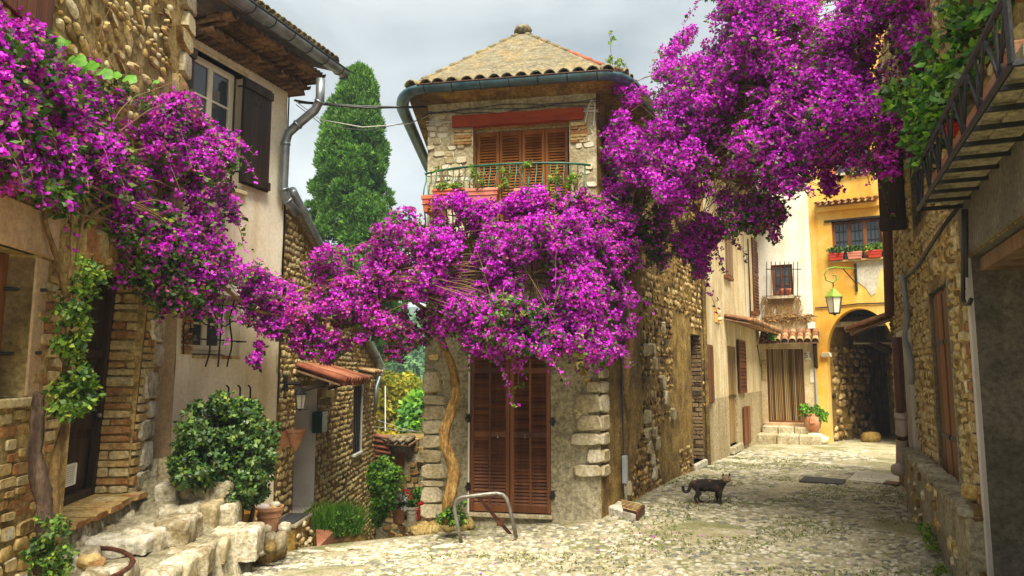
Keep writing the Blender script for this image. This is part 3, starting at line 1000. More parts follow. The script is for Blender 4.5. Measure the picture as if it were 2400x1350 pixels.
# brick jamb in the door's reveal and its front edge
Fj = Facade(FA.pt(db, 0, -.34)[:2], FA.pt(db, 0, 0)[:2])
courses(Fj, H_A, M_brick, "jamb_brick", .01, Fj.L + .01, dz0, dz1, .082, 1.3, seed=7, dep=.03)
courses(FA, H_A, M_brick, "jamb_brick", db - .01, db + .27, dz0 - .02, dz1, .082, 1.6, seed=8, dep=.024, off=.014)
# limestone corner stones
rr = random.Random(4)
z = dz0 - .22; k = 0
while z < 6.4:
    h = rr.uniform(.17, .30)
    w = (.40 if k % 2 else .27) * rr.uniform(.9, 1.1)
    ln = 0
    M = FA.mat(LA - w / 2 + .012 + ln, z + h / 2, 0, (w, .06 + ln * .5, h - .015), rr.uniform(-.02, .02))
    part(stone_data("block", k % 6, M_white_st if z < 2.4 else (M_quoin if k % 3 == 0 else M_rubble), True), "corner_stone", None, H_A, M=M)
    z += h; k += 1
# upright stones of the door's flat arch, window lintel
n = 7
for i in range(n):
    s = da - .12 + (db - da + .24) * (i + .5) / n
    part(stone_data("block", i % 6, M_brick, True), "voussoir", None, H_A, M=FA.mat(s, dz1 + .13, 0, ((db - da + .24) / n - .012, .045, .25), (i - 3) * .03))
part(MB().fbox(FA, wa - .1, wb + .26, wz1, lintz, -.05, .025), "lintel", M_peach, H_A, bevel=.012)
part(MB().fbox(FA, wa - .1, wb + .06, wz0 - .06, wz0, -.2, .05), "window_sill", M_brick, H_A, bevel=.008)
# plastered jamb right of the window
part(MB().fbox(FA, wb, wb + .17, wz0, wz1 - .01, -.25, .012), "plaster_jamb", M_peach, H_A, bevel=.01)
wr = part(MB().fbox(FA, wa, wb - .0, wz0, wz1, -.26, -.20), "window_shutter", M_wood_rd, H_A)
part(MB().fbox(FA, wb - .09, wb - .01, wz0, wz1, -.2, -.16), "frame", M_wood_rd, wr, bevel=.006)
for q in (.3, .75):
    zz = wz0 + (wz1 - wz0) * q
    part(MB().tube([FA.pt(wb - .05, zz, -.17), FA.pt(wb + .10, zz + .01, .04)], .012, 6), "shutter_hook", M_iron, H_A)
# door
dd = -.34
dr = part(MB().fbox(FA, da, db, dz0, dz1, dd - .05, dd), "door", M_wood_dk, H_A, label="dark brown panelled door with white vent grille")
w_ = db - da
for (a, b, c, d, nm) in ((0, .07, 0, 1, "frame"), (.93, 1, 0, 1, "frame"), (.07, .93, .95, 1, "frame"), (.07, .93, 0, .035, "frame"), (.07, .93, .30, .37, "rail"), (.46, .54, .37, .95, "stile"), (.07, .93, .62, .66, "rail")):
    part(MB().fbox(FA, da + w_ * a, da + w_ * b, dz0 + (dz1 - dz0) * c, dz0 + (dz1 - dz0) * d, dd, dd + (.07 if nm == "frame" else .03)), nm, M_wood_dk, dr, bevel=.008)
for (a, b, c, d) in ((.12, .88, .07, .27), (.12, .42, .40, .59), (.58, .88, .40, .59), (.12, .42, .69, .92), (.58, .88, .69, .92)):
    part(MB().fbox(FA, da + w_ * a, da + w_ * b, dz0 + (dz1 - dz0) * c, dz0 + (dz1 - dz0) * d, dd - .01, dd + .018), "panel", M_wood_dk, dr, bevel=.014)
v0, v1, vz0, vz1 = FA.rect(147, 174, 1092, 1136, dd + .03)
vent = part(MB().fbox(FA, v0, v1, vz0, vz1, dd + .02, dd + .026), "vent_grille", M_iron, dr)
for i in range(9):
    zz = vz0 + (vz1 - vz0) * (i + .5) / 9
    vent_ = part(MB().fbox(FA, v0, v1, zz - .007, zz + .006, dd + .026, dd + .034), "vent_bar", M_white_p, dr)
part(MB().fbox(FA, v0 - .012, v0, vz0 - .01, vz1 + .01, dd + .02, dd + .04).fbox(FA, v1, v1 + .012, vz0 - .01, vz1 + .01, dd + .02, dd + .04)
     .fbox(FA, v0, v1, vz0 - .012, vz0, dd + .02, dd + .04).fbox(FA, v0, v1, vz1, vz1 + .012, dd + .02, dd + .04), "vent_frame", M_white_p, dr)
kn = FA.pt(db - .11, dz0 + (dz1 - dz0) * .36, dd + .07)
part(MB().blob(kn, (.022, .022, .022), 1, 0), "knob", M_galv, dr, smooth=True)
# sill of flat reddish stones under the door
n = 5
for i in range(n):
    s = da - .1 + (db - da + .25) * (i + .5) / n
    part(stone_data("block", i % 6, M_brick, True), "threshold_stone", None, H_A, M=FA.mat(s, dz0 - .03, -.1 + RS.uniform(-.015, .015), ((db - da + .25) / n - .01, .23, .06), RS.uniform(-.02, .02)))
sb_ = MB()
n = 14
for i in range(n):
    a = da - .25 + (db - da + .55) * i / n; b = da - .25 + (db - da + .55) * (i + 1) / n
    w0, w1 = [.03 * noise.noise(Vector((q * 3, 0, 8))) for q in (a, b)]
    sb_.box8([FA.pt(a, .1, .12 + w0), FA.pt(b, .1, .12 + w1), FA.pt(b, .1, 0), FA.pt(a, .1, 0), FA.pt(a, dz0 - .06, .07 + w0), FA.pt(b, dz0 - .06, .07 + w1), FA.pt(b, dz0 - .06, 0), FA.pt(a, dz0 - .06, 0)])
part(sb_, "sill_base", M_mortar_g, H_A, smooth=True)
for i in range(6):
    s = da - .1 + i * .24
    part(MB().blob(FA.pt(s, .33 + .05 * (i % 2), .10), (.05, .09, .06 + .01 * (i % 3)), i + 40, .35, 12), "base_stone", M_white_st if i % 2 else M_mortar_l, H_A, smooth=True)
# shuttered window at the very top left
ua, ub, uz0, uz1 = FA.rect(-30, 124, -160, 42, .03)
sh = part(MB().fbox(FA, ua, ub, uz0, uz1, .005, .03), "upper_shutter", M_wood_rd, H_A)
n = 7
for i in range(n):
    s = ua + (ub - ua) * i / n
    part(MB().fbox(FA, s + .004, s + (ub - ua) / n - .004, uz0, uz1, .03, .045), "plank", M_wood_rd, sh, bevel=.004)

# ------------------------------------------------------------------ plastered house
LB = FB.L
H_B = root("plastered_house", "cream plastered house with dark plank shutter, tiled eaves and zinc gutter", "house", FB.pt(LB / 2, 0))
topz = FB.hit(683, 224)[1]
ua, ub, _, _ = FB.rect(440, 574, 280, 320)
uz1 = FB.hit(545, 163)[1]; uz0 = FB.hit(560, 447)[1]
la, lb, _, _ = FB.rect(452, 563, 740, 780)
lz1 = FB.hit(520, 690)[1]; lz0 = FB.hit(520, 834)[1]
hB = [(ua, ub, uz0, uz1, .16), (la, lb, lz0, lz1, .20)]
wall(FB, H_B, M_cream, 0, LB, -.6, topz + .02, hB, step=.2, amp=.010, rmat=M_cream_p)
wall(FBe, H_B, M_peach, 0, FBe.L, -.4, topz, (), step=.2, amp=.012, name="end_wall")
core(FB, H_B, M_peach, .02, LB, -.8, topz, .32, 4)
cb = Facade(FB.pt(LB, 0)[:2], FB.pt(LB, 0, -4)[:2])
part(MB().fbox(FB, LB - .04, LB - .002, -.8, topz, -.33, -.002), "rear_corner", M_cream_y, H_B)
# dark lintel board and window
def casement(F, parent, s0, s1, z0, z1, off, mf, leaves=2, bars=(), fw=.05, curtain=True, name="window"):
    w = part(MB().fbox(F, s0, s1, z0, z0 + fw, off - .05, off).fbox(F, s0, s1, z1 - fw, z1, off - .05, off)
             .fbox(F, s0, s0 + fw, z0 + fw, z1 - fw, off - .05, off).fbox(F, s1 - fw, s1, z0 + fw, z1 - fw, off - .05, off), name, mf, parent, bevel=.005)
    iw = (s1 - s0 - 2 * fw) / leaves
    for i in range(leaves):
        a = s0 + fw + iw * i; b = a + iw
        q = .035
        part(MB().fbox(F, a, b, z0 + fw, z0 + fw + q + .02, off - .04, off + .006).fbox(F, a, b, z1 - fw - q, z1 - fw, off - .04, off + .006)
             .fbox(F, a, a + q, z0 + fw + q + .02, z1 - fw - q, off - .04, off + .006).fbox(F, b - q, b, z0 + fw + q + .02, z1 - fw - q, off - .04, off + .006), "sash", mf, w, bevel=.004)
        hh = z1 - z0 - 2 * fw
        for bq in bars:
            zz = z0 + fw + hh * bq
            part(MB().fbox(F, a + q, b - q, zz - .012, zz + .012, off - .03, off + .002), "glazing_bar", mf, w)
        part(MB().fbox(F, a + q, b - q, z0 + fw + q, z1 - fw - q, off - .026, off - .018), "pane", M_glass, w)
    return w
part(MB().fbox(FB, ua - .05, ub + .02, uz1 + .0, uz1 + .05, -.15, .012), "lintel_board", M_cream_y, H_B, bevel=.004)
casement(FB, H_B, ua + .02, ub - .10, uz0, uz1, -.10, M_cream_p, 2, (.36, .70), .05)
part(MB().fbox(FB, ua + .1, ua + .3, uz0, uz1, -.20, -.18), "curtain", M_curtw, H_B)
part(MB().fbox(FB, ua - .05, ub + .03, uz0 - .05, uz0, -.14, .06), "window_sill", M_cream_y, H_B, bevel=.008)
def plank_shutter(F, parent, s0, s1, z0, z1, off, m, n=4, name="plank_shutter", tri=False):
    sh = part(MB().fbox(F, s0 + .003, s1 - .003, z0 + .005, z1 - .005, off, off + .018), name, m, parent)
    for i in range(n):
        a = s0 + (s1 - s0) * i / n; b = s0 + (s1 - s0) * (i + 1) / n
        part(MB().fbox(F, a + .0015, b - .0015, z0, z1, off + .018, off + .034), "plank", m, sh, bevel=.003)
    for zz in (z0 + .02, z1 - .13):
        part(MB().fbox(F, s0 - .006, s1 + .006, zz, zz + .10, off + .034, off + .06), "batten", m, sh, bevel=.004)
    if tri:
        c = (s0 + s1) / 2; zc = z1 - .24
        for (dx, dz) in ((0, .05), (-.045, -.03), (.045, -.03)):
            part(MB().prism([F.pt(c + dx - .02, zc + dz - .015, off + .03), F.pt(c + dx + .02, zc + dz - .015, off + .03), F.pt(c + dx, zc + dz + .025, off + .03)],
                            [F.pt(c + dx - .02, zc + dz - .015, off + .0355), F.pt(c + dx + .02, zc + dz - .015, off + .0355), F.pt(c + dx, zc + dz + .025, off + .0355)]), "cut_out", M_black, sh)
    return sh
sa, sb, sz0, sz1 = FB.rect(568, 634, 194, 442, .06)
plank_shutter(FB, H_B, sa, sb, sz0, sz1, .03, M_wood_dk, 3, tri=True)
for q in (.1, .9):
    zz = sz0 + (sz1 - sz0) * q
    part(MB().tube([FB.pt(sa - .04, zz, 0), FB.pt(sa - .03, zz, .05), FB.pt(sa + .08, zz, .065)], .012, 6), "hinge", M_iron, H_B)
plank_shutter(FB, H_B, ua - (sb - sa) - .01, ua - .01, sz0, sz1, .03, M_wood_dk, 3)
# lower window
casement(FB, H_B, la + .0, lb - .13, lz0 + .02, lz1, -.12, M_cream_p, 2, (.5,), .04)
part(MB().fbox(FB, la + .03, la + .2, lz0 + .05, lz1, -.19, -.18), "curtain", M_curtw, H_B)
part(MB().fbox(FB, lb - .10, lb - .02, lz0 + .02, lz1, -.19, -.185), "pink_jamb", M_lilac, H_B)
for i in range(5):
    a = la - .0 + (lb - la) * i / 5
    part(MB().fbox(FB, a + .004, a + (lb - la) / 5 - .004, lz0 - .035, lz0 + .002, -.19, .03), "sill_brick", M_brick, H_B, bevel=.006)
courses(FB, H_B, M_brick, "jamb_brick", la - .16, la - .01, lz0, lz1, .055, 1.2, seed=14)
gb = MB
grl = part(gb().tube([FB.pt(*FB.hit(444, 706, .12)[:2], .12), FB.pt(*FB.hit(582, 722, .12)[:2], .12)], .008, 6), "window_grille", M_iron, H_B)
def bar(pts, o, rad=.009, name="bar", parent=None, F=FB, m=M_iron, n=14):
    P = []
    for i in range(len(pts) - 1):
        for k in range(n // (len(pts) - 1) + 1):
            t = k / (n // (len(pts) - 1) + 1)
            P.append((pts[i][0] * (1 - t) + pts[i + 1][0] * t, pts[i][1] * (1 - t) + pts[i + 1][1] * t))
    P.append(pts[-1])
    return part(MB().tube([F.pt(*F.hit(x, y, o), o) for x, y in P], rad, 6), name, m, parent, smooth=True)
def wavy(x0, y0, x1, y1, amp, cyc, ph=0, n=22):
    return [(x0 + (x1 - x0) * i / n + amp * math.sin(ph + cyc * 2 * math.pi * i / n) * (abs(y1 - y0) > abs(x1 - x0)),
             y0 + (y1 - y0) * i / n + amp * math.sin(ph + cyc * 2 * math.pi * i / n) * (abs(y1 - y0) <= abs(x1 - x0))) for i in range(n + 1)]
bar(wavy(501, 684, 484, 859, 4.0, 1.6), .13, .010, "bar", grl, n=1)
bar([(524, 692), (511, 860)], .13, .010, "bar", grl)
bar(wavy(546, 700, 536, 860, 4.0, 1.4, 2), .13, .010, "bar", grl, n=1)
bar(wavy(458, 752, 553, 760, 7.0, 2.2, 4.2), .125, .008, "bar", grl, n=1)
bar([(462, 794), (575, 801)], .12, .008, "bar", grl)
for (x, y) in ((575, 801), (582, 722)):
    s, z = FB.hit(x, y, .12)
    part(MB().tube([FB.pt(s, z, .13), FB.pt(s, z, -.01)], .008, 6), "bracket", M_iron, grl)
# lower barred opening hidden behind the shrub
g2 = root("window_grille", "black iron bars curving out above the round shrub on the plastered wall", "window grille", FB.pt(*FB.hit(560, 930), .1))
for x in (533, 560, 584):
    bar([(x - 2, 903), (x + 3, 909), (x + 2, 955), (x - 4, 1000)], .14 if x != 560 else .13, .011, "bar", g2)
bar([(525, 1000), (590, 1002)], .13, .009, "bar", g2)
aw0, aw1, az0, az1 = FB.rect(560, 598, 932, 1000)
part(MB().fbox(FB, aw0, aw1, az0, az1, .0, .012), "blocked_opening", M_yellow, H_B, bevel=.02)
# door bell with a little iron cat
bell = root("door_bell", "black wrought iron bell bracket with a small bell left of the barred window", "door bell", FB.pt(*FB.hit(448, 800), .08))
bar([(430, 830), (430, 765), (434, 755)], .05, .008, "bracket", bell)
bar([(430, 785), (462, 770)], .09, .007, "bracket", bell)
bar([(432, 800), (441, 790), (446, 800), (438, 808), (432, 803)], .06, .005, "scroll", bell, n=4)
bar([(446, 772), (464, 770)], .10, .014, "cat_figure", bell); bar([(463, 770), (464, 764)], .10, .010, "cat_figure", bell); bar([(447, 772), (446, 755)], .10, .005, "cat_figure", bell)
bc = FB.pt(*FB.hit(455, 790, .1), .1)
part(MB().lathe(bc, [(.012, .03), (.02, .02), (.028, -.01), (.042, -.035), (.038, -.035)], 14), "bell", M_galv, bell, smooth=True)

# eaves: corbelled rows of tiles, roof, gutter, downpipe
ev = .50
for row in range(4):
    o1 = .08 + ev * row / 4.4
    zz = topz + .02 + .065 * row
    n = 24
    L0 = LB + .12
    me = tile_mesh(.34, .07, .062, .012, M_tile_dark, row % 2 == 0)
    for i in range(n):
        s = -.0 + L0 * (i + .5 + (.5 if row % 2 else 0)) / n
        if s < L0 - .01:
            part(me, "eaves_tile", M_tile_dark, H_B, M=FB.mat(s, zz + (.02 if row % 2 else -.01), o1) @ Matrix.Rotation(RS.uniform(-.06, .06), 4, 'Z') @ Matrix.Rotation(math.pi, 4, 'Z') @ Matrix.Translation((0, -.26, 0)))
    part(MB().fbox(FB, 0, L0, zz + .03, zz + .056, -.1, o1 - .10), "eaves_course", M_tile_dark, H_B, bevel=.006)
zr = topz + .30
part(MB().box8([FB.pt(-.2, zr, ev + .04), FB.pt(LB + .16, zr, ev + .04), FB.pt(LB + .16, zr + 1.2, -3.0), FB.pt(-.2, zr + 1.2, -3.0),
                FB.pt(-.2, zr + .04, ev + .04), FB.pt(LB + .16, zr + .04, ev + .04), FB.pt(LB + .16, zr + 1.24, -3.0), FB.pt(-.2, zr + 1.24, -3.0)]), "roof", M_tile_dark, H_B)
me = tile_mesh(.5, .085, .075, .014, M_tile_old, True)
n = 19
for q in range(3):
    for i in range(n):
        s = (LB + .2) * (i + .5) / n - .03
        part(me, "roof_tile", M_tile_old, H_B, M=FB.mat(s, zr + .10 + .17 * (q + 1), ev + .12 - .46 * (q + 1)) @ Matrix.Rotation(math.pi, 4, 'Z') @ Matrix.Rotation(-.35, 4, 'X'))
gz = zr + .04
def half_gutter(pts, rad, m, parent, name="gutter", n=8):
    mb = MB()
    vs, fs = [], []
    pts = [Vector(p) for p in pts]
    for i, p in enumerate(pts):
        d = (pts[min(i + 1, len(pts) - 1)] - pts[max(i - 1, 0)]); d.z = 0; d.normalize()
        sd_ = Vector((-d.y, d.x, 0))
        for R in (rad, rad - .006):
            for k in range(n + 1):
                t = math.pi + math.pi * k / n
                vs.append(p + sd_ * math.cos(t) * R + Vector((0, 0, math.sin(t) * R)))
    q = 2 * (n + 1)
    for i in range(len(pts) - 1):
        for k in range(n):
            fs.append((i * q + k, i * q + k + 1, (i + 1) * q + k + 1, (i + 1) * q + k))
            fs.append((i * q + n + 1 + k, (i + 1) * q + n + 1 + k, (i + 1) * q + n + 2 + k, i * q + n + 2 + k))
        fs.append((i * q, (i + 1) * q, (i + 1) * q + n + 1, i * q + n + 1))
        fs.append((i * q + n, i * q + 2 * n + 1, (i + 1) * q + 2 * n + 1, (i + 1) * q + n))
    g_ = part(mb.add(vs, fs), name, m, parent, smooth=True)
    return g_
def bead(pts, rad, m, parent, name="gutter_rim"):
    return part(MB().tube(pts, rad, 6), name, m, parent, smooth=True)
go = ev + .13
gut = half_gutter([FB.pt(-.5, gz, go), FB.pt(LB * .5, gz, go), FB.pt(LB + .34, gz, go)], .085, M_zinc, H_B)
bead([FB.pt(-.5, gz, go + .085), FB.pt(LB + .34, gz, go + .085)], .011, M_iron, gut)
for i in range(7):
    s = -.2 + (LB + .4) * i / 6
    pts = [FB.pt(s, gz + math.sin(t) * .09, go + math.cos(t) * .09) for t in [math.pi + math.pi * k / 8 for k in range(9)]]
    part(MB().tube(pts, .006, 4), "gutter_bracket", M_iron, gut)
part(MB().tube([FB.pt(LB + .335, gz - .03, go), FB.pt(LB + .34, gz - .03, go)], .075, 12), "end_cap", M_zinc, gut)
dpp = [(752, 185, .62), (750, 235, .60), (738, 258, .52), (700, 290, .30), (676, 312, .16), (669, 335, .12), (664, 440, .10), (672, 468, .10), (697, 503, .14)]
P = []
for (x, y, o) in dpp:
    s, z = FB.hit(x, y, o); P.append(FB.pt(s, z, o))
dp = part(MB().tube(P, .058, 12), "downpipe", M_zinc, H_B, smooth=True)
for i in (1, 3, 5, 6, 7):
    d = (P[min(i + 1, len(P) - 1)] - P[i]).normalized()
    part(MB().tube([P[i], P[i] + d * .03], .066, 12), "pipe_joint", M_zinc, dp, smooth=True)
# cables down the corner
for (pts) in ([(690, 235), (684, 330), (676, 520), (660, 700), (656, 925), (652, 945)], [(693, 240), (688, 400), (678, 560), (664, 760)]):
    P = []
    for (x, y) in pts:
        s, z = FB.hit(x, y, .02); P.append(FB.pt(min(s, LB - .01), z, .025))
    tag_ = part(MB().tube(P, .010, 6), "wall_cable", M_cable, H_B)

# ------------------------------------------------------------------ alley house
H_D = root("alley_house", "low pebble-walled house stepping down the alley with a tile hood over its door", "house", FD.pt(2, -.5))
LD = FD.L
tz0 = FD.hit(700, 520)[1]; tz1 = FD.hit(888, 862)[1]
s_a = FD.hit(700, 520)[0]; s_b = FD.hit(884, 862)[0]
LD = s_b
topD = lambda s: tz0 + (tz1 - tz0) * (s - s_a) / (s_b - s_a)
da_, db_, _, _ = FD.rect(690, 737, 1040, 1080)
ddz0 = FD.hit(712, 1200)[1]; ddz1 = FD.hit(712, 905)[1]
wa_, wb_, wz0_, wz1_ = FD.rect(828, 847, 905, 1060)
hD = [(da_, db_, ddz0, ddz1, .5), (wa_, wb_, wz0_, wz1_, .22)]
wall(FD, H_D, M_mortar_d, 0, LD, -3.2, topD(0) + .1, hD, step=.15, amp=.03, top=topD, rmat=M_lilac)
core(FD, H_D, M_mortar_d, .3, LD - .02, -3.2, topD(LD), .52, 3)
okD = outside(hD, .03)
stones(FD, H_D, M_pebble, "pebble", "pebble", .02, LD, -2.6, 4.2, .085, 1.2, .020, .026, -.002, rot=.9, ok=lambda s, z: okD(s, z) and z < topD(s) - .08 and not (s > db_ and z > 1.25 and s < db_ + 1.2), seed=21, maxobj=300, keep=.93)
stones(FD, H_D, M_rubble, "block", "stone", db_ + .05, db_ + 1.2, 1.3, 3.8, .14, 1.4, .03, .05, .0, rot=.1, ok=lambda s, z: z < topD(s) - .08, seed=22, maxobj=60, keep=.8)
# the end wall behind the last corner
FDe = Facade(FD.pt(LD, 0)[:2], FD.pt(LD, 0, -3)[:2])
part(MB().fbox(FD, LD - .03, LD, -3.2, topD(LD), -3, -.01), "end_wall", M_mortar_d, H_D)
# doorway: dark jamb, lilac reveal, door
part(MB().fbox(FD, da_, db_, ddz0, ddz1, -.54, -.5), "door", M_wood_gr, H_D)
part(MB().fbox(FD, db_ - .03, db_ + .005, ddz0, ddz1, -.48, .015), "plaster_jamb", M_lilac, H_D, bevel=.006)
# verge with gutter running down the slope
pz = [FD.pt(s, topD(s) + .06, .10) for s in (-.02, LD * .5, LD + .1)]
gt = part(MB().tube(pz, .06, 10), "gutter", M_zinc, H_D, smooth=True)
for k in range(5):
    q = pz[0].lerp(pz[2], (k + .5) / 5)
    part(MB().tube([q, q + (pz[2] - pz[0]).normalized() * .03], .068, 10), "gutter_joint", M_zinc, gt, smooth=True)
part(MB().box8([FD.pt(0, topD(0), .10), FD.pt(LD + .1, topD(LD), .10), FD.pt(LD + .1, topD(LD), -3), FD.pt(0, topD(0), -3),
                FD.pt(0, topD(0) + .05, .10), FD.pt(LD + .1, topD(LD) + .05, .10), FD.pt(LD + .1, topD(LD) + .05, -3), FD.pt(0, topD(0) + .05, -3)]), "roof", M_tile_old, H_D)
P = [FD.pt(LD - .02, topD(LD) - .02, .14), FD.pt(LD - .1, topD(LD) - .12, .10), FD.pt(LD - .35, topD(LD) - .4, .06), FD.pt(LD - .4, topD(LD) - .9, .06)]
part(MB().tube(P, .045, 10), "downpipe", M_zinc, H_D, smooth=True)
# window in its white surround
part(MB().fbox(FD, wb_ + .0, wb_ + .06, wz0_ - .05, wz1_ + .05, -.2, .012), "white_surround", M_white_p, H_D, bevel=.005)
part(MB().fbox(FD, wa_, wb_, wz0_ - .05, wz0_, -.2, .05), "window_sill", M_white_p, H_D, bevel=.006)
wd = part(MB().fbox(FD, wa_, wb_, wz0_, wz1_, -.24, -.20), "window", M_black, H_D)
for i in range(5):
    s = wa_ + (wb_ - wa_) * (i + .5) / 5
    part(MB().tube([FD.pt(s, wz0_, -.02), FD.pt(s, wz1_, -.02)], .012, 6), "bar", M_iron, wd)
s, z = FD.hit(850, 876)
canopy(FD, H_D, s - .45, s + .45, z + .05, .28, .06, M_tile, .15, .06)
# the hood over the door
hs0, hz = FD.hit(692, 872, 0.0)[0], FD.hit(735, 868, .1)[1]
canopy(FD, H_D, da_ - .12, db_ + .55, hz + .03, .62, .20, M_tile_red, .16, .075, board=True)
for s in (da_ - .05, db_ + .48):
    part(MB().tube([FD.pt(s, hz - .30, 0), FD.pt(s, hz - .17, .45)], .025, 6), "hood_bracket", M_wood_dk, H_D)
# ------------------------------------------------------------------ corner tower
H_T = root("corner_house", "narrow stone corner house with louvred shutters, concrete hip roof and blue gutter", "house", (0, 9.1, 0))
LT = FT.L
ea, eb, _, _ = FT.rect(1108, 1335, 400, 460)
ez1 = FT.hit(1220, 290)[1]; ez0 = FT.hit(1220, 560)[1]
ga, gb_, _, _ = FT.rect(1101, 1291, 1000, 1020)
gz0 = FT.hit(1195, 1203)[1]; gz1 = FT.hit(1195, 770)[1]
hT = [(ea, eb, ez0, ez1, .26), (ga, gb_, gz0, gz1, .10)]
tt = FT.hit(1030, 232)[1]
zE = tt - .13
zE_ = 0; zmid = FT.hit(1200, 700)[1]
wall(FT, H_T, M_mortar_l, 0, LT, zmid, zE + .1, [hT[0]], step=.13, amp=.028, name="upper_wall", rmat=M_mortar, freq=4)
wall(FT, H_T, M_mortar_g, 0, LT, -.9, zmid, [(ga, gb_, gz0, zmid, .10)], step=.13, amp=.022, name="lower_wall", freq=3)
okT = outside(hT, .035)
beam_a, beam_b = FT.hit(1062, 275)[0], FT.hit(1368, 275)[0]
bz0, bz1 = FT.hit(1215, 291)[1], FT.hit(1215, 264)[1]
def okTu(s, z): return okT(s, z) and not (beam_a - .05 < s < beam_b + .05 and bz0 - .04 < z < bz1 + .04)
M_tower_st = mat("tower_rubble", [(.30, .23, .11), (.50, .43, .26), (.60, .54, .38), (.66, .62, .47)], 4, .8, rnd=.5, fine=45)
stones(FT, H_T, M_tower_st, "block", "stone", .0, LT, zmid, tt - .26, .085, 1.7, .014, .022, -.006, rot=.1, ok=okTu, seed=31, maxobj=250, keep=.62, hv=.35)
courses(FT, H_T, M_brick, "thin_brick", eb + .01, eb + .24, bz0 - .30, bz0 - .03, .042, 1.3, seed=32, dep=.016)
courses(FT, H_T, M_brick, "thin_brick", ea - .26, ea - .01, bz0 - .24, bz0 - .03, .042, 1.3, seed=33, dep=.016)
bm = MB()
n = 12
for i in range(n):
    a = beam_a + (beam_b - beam_a) * i / n; b = beam_a + (beam_b - beam_a) * (i + 1) / n
    w0, w1 = [.012 * noise.noise(Vector((q * 4, 0, 5))) for q in (a, b)]
    bm.fbox(FT, a, b, bz0 + w0, bz1 + w0, -.05, .05, bz0 + w1, bz1 + w1)
part(bm, "lintel_beam", M_wood_beam, H_T)
# corner stones
rr = random.Random(14)
def qcol(F, s, dirn, pys, name, m, w=(.20, .34), dep=.045):
    for i in range(len(pys) - 1):
        z1_ = F.hit(s, pys[i])[1]; z0_ = F.hit(s, pys[i + 1])[1]
# left corner
ys = [868, 925, 950, 985, 1018, 1052, 1085, 1125, 1140, 1180, 1215]
for i in range(len(ys) - 1):
    z1_, z0_ = FT.hit(1020, ys[i])[1], FT.hit(1020, ys[i + 1])[1]
    w = rr.uniform(.22, .36)
    part(stone_data("block", i % 6, M_quoin, True), "corner_stone", None, H_T, M=FT.mat(w / 2 - .012, (z0_ + z1_) / 2, .0, (w, .06, z1_ - z0_ - .014)))
# right corner: blocks seen in the photograph
for (a, b, c, d) in ((1374, 1431, 893, 922), (1346, 1416, 925, 969), (1352, 1430, 974, 1010), (1336, 1420, 1014, 1045), (1376, 1426, 1054, 1086), (1347, 1425, 1090, 1118), (1402, 1428, 862, 888)):
    s0_, s1_, z0_, z1_ = FT.rect(a, b, c, d)
    s1_ = min(s1_, LT + .02)
    part(stone_data("block", int(a) % 6, M_quoin, True), "corner_stone", None, H_T, M=FT.mat((s0_ + s1_) / 2, (z0_ + z1_) / 2, .0, (s1_ - s0_, .06, z1_ - z0_ - .006)))
    h_ = FS.mat(.10, (z0_ + z1_) / 2, 0, (.24, .05, z1_ - z0_ - .006))
    part(stone_data("block", int(c) % 6, M_quoin, True), "corner_stone", None, H_T, M=h_)
stones(FT, H_T, M_rubble, "block", "stone", gb_ + .30, LT - .05, .9, zmid, .10, 1.3, .02, .035, -.004, rot=.2, seed=35, keep=.55, maxobj=40)
stones(FT, H_T, M_rubble, "block", "stone", .04, ga - .30, .1, zmid, .12, 1.4, .02, .03, -.008, rot=.2, seed=36, keep=.45, maxobj=40)
# foot of the wall: rough footing left, threshold
for i in range(9):
    s, z = FT.hit(985 + i * 14, 1238 - i * 2)
    part(MB().blob(FT.pt(s, z - .02, .05), (.10, .10, .09), i, .5, 12), "footing_stone", M_mortar, H_T, smooth=True)
part(MB().fbox(FT, ga - .04, gb_ + .02, gz0 - .05, gz0, -.05, .06), "threshold", M_mortar_l, H_T, bevel=.01)
part(MB().fbox(FT, ga - .02, ga, gz0, gz1, -.08, .01), "white_edge", M_white_p, H_T)
# louvred door: two leaves, upper shutters: four leaves
gm = (ga + gb_) / 2
zr_ = [FT.hit(1195, 1018)[1], FT.hit(1195, 868)[1]]
louvre(FT, H_T, ga + .005, gm - .004, gz0 + .01, gz1, .0, M_wood_rd, 2, zr_, .040, "door_leaf", .05)
louvre(FT, H_T, gm + .004, gb_ - .005, gz0 + .01, gz1, .0, M_wood_rd, 2, zr_, .040, "door_leaf", .05)
for px in (1167, 1231):
    s, z = FT.hit(px, 1023)
    part(MB().tube([FT.pt(s, z - .01, 0), FT.pt(s, z - .01, .02)], .011, 8).tube([FT.pt(s, z + .02, 0), FT.pt(s, z + .02, .02)], .009, 8), "keyhole", M_galv, H_T)
for (px, py) in ((1098, 980), (1098, 1140), (1296, 988), (1296, 1160)):
    s, z = FT.hit(px, py)
    part(MB().fbox(FT, s - .02, s + .02, z - .05, z + .05, .0, .025).fbox(FT, s - .035, s + .035, z - .015, z + .015, .02, .035), "hinge", M_iron, H_T)
ua2, ub2 = FT.hit(1118, 420, -.22)[0], FT.hit(1333, 420, -.22)[0]
uz1_ = FT.hit(1220, 307, -.22)[1]
for i in range(4):
    a = ua2 + (ub2 - ua2) * i / 4; b = ua2 + (ub2 - ua2) * (i + 1) / 4
    louvre(FT, H_T, a + .003, b - .003, ez0, uz1_, -.20, M_wood_or, 1, [(ez0 + uz1_) / 2 - .35], .036, "shutter_leaf", .042, mslat=M_wood_or)
part(MB().fbox(FT, ea, eb, uz1_, ez1, -.26, -.17), "head_plaster", M_mortar_l, H_T)
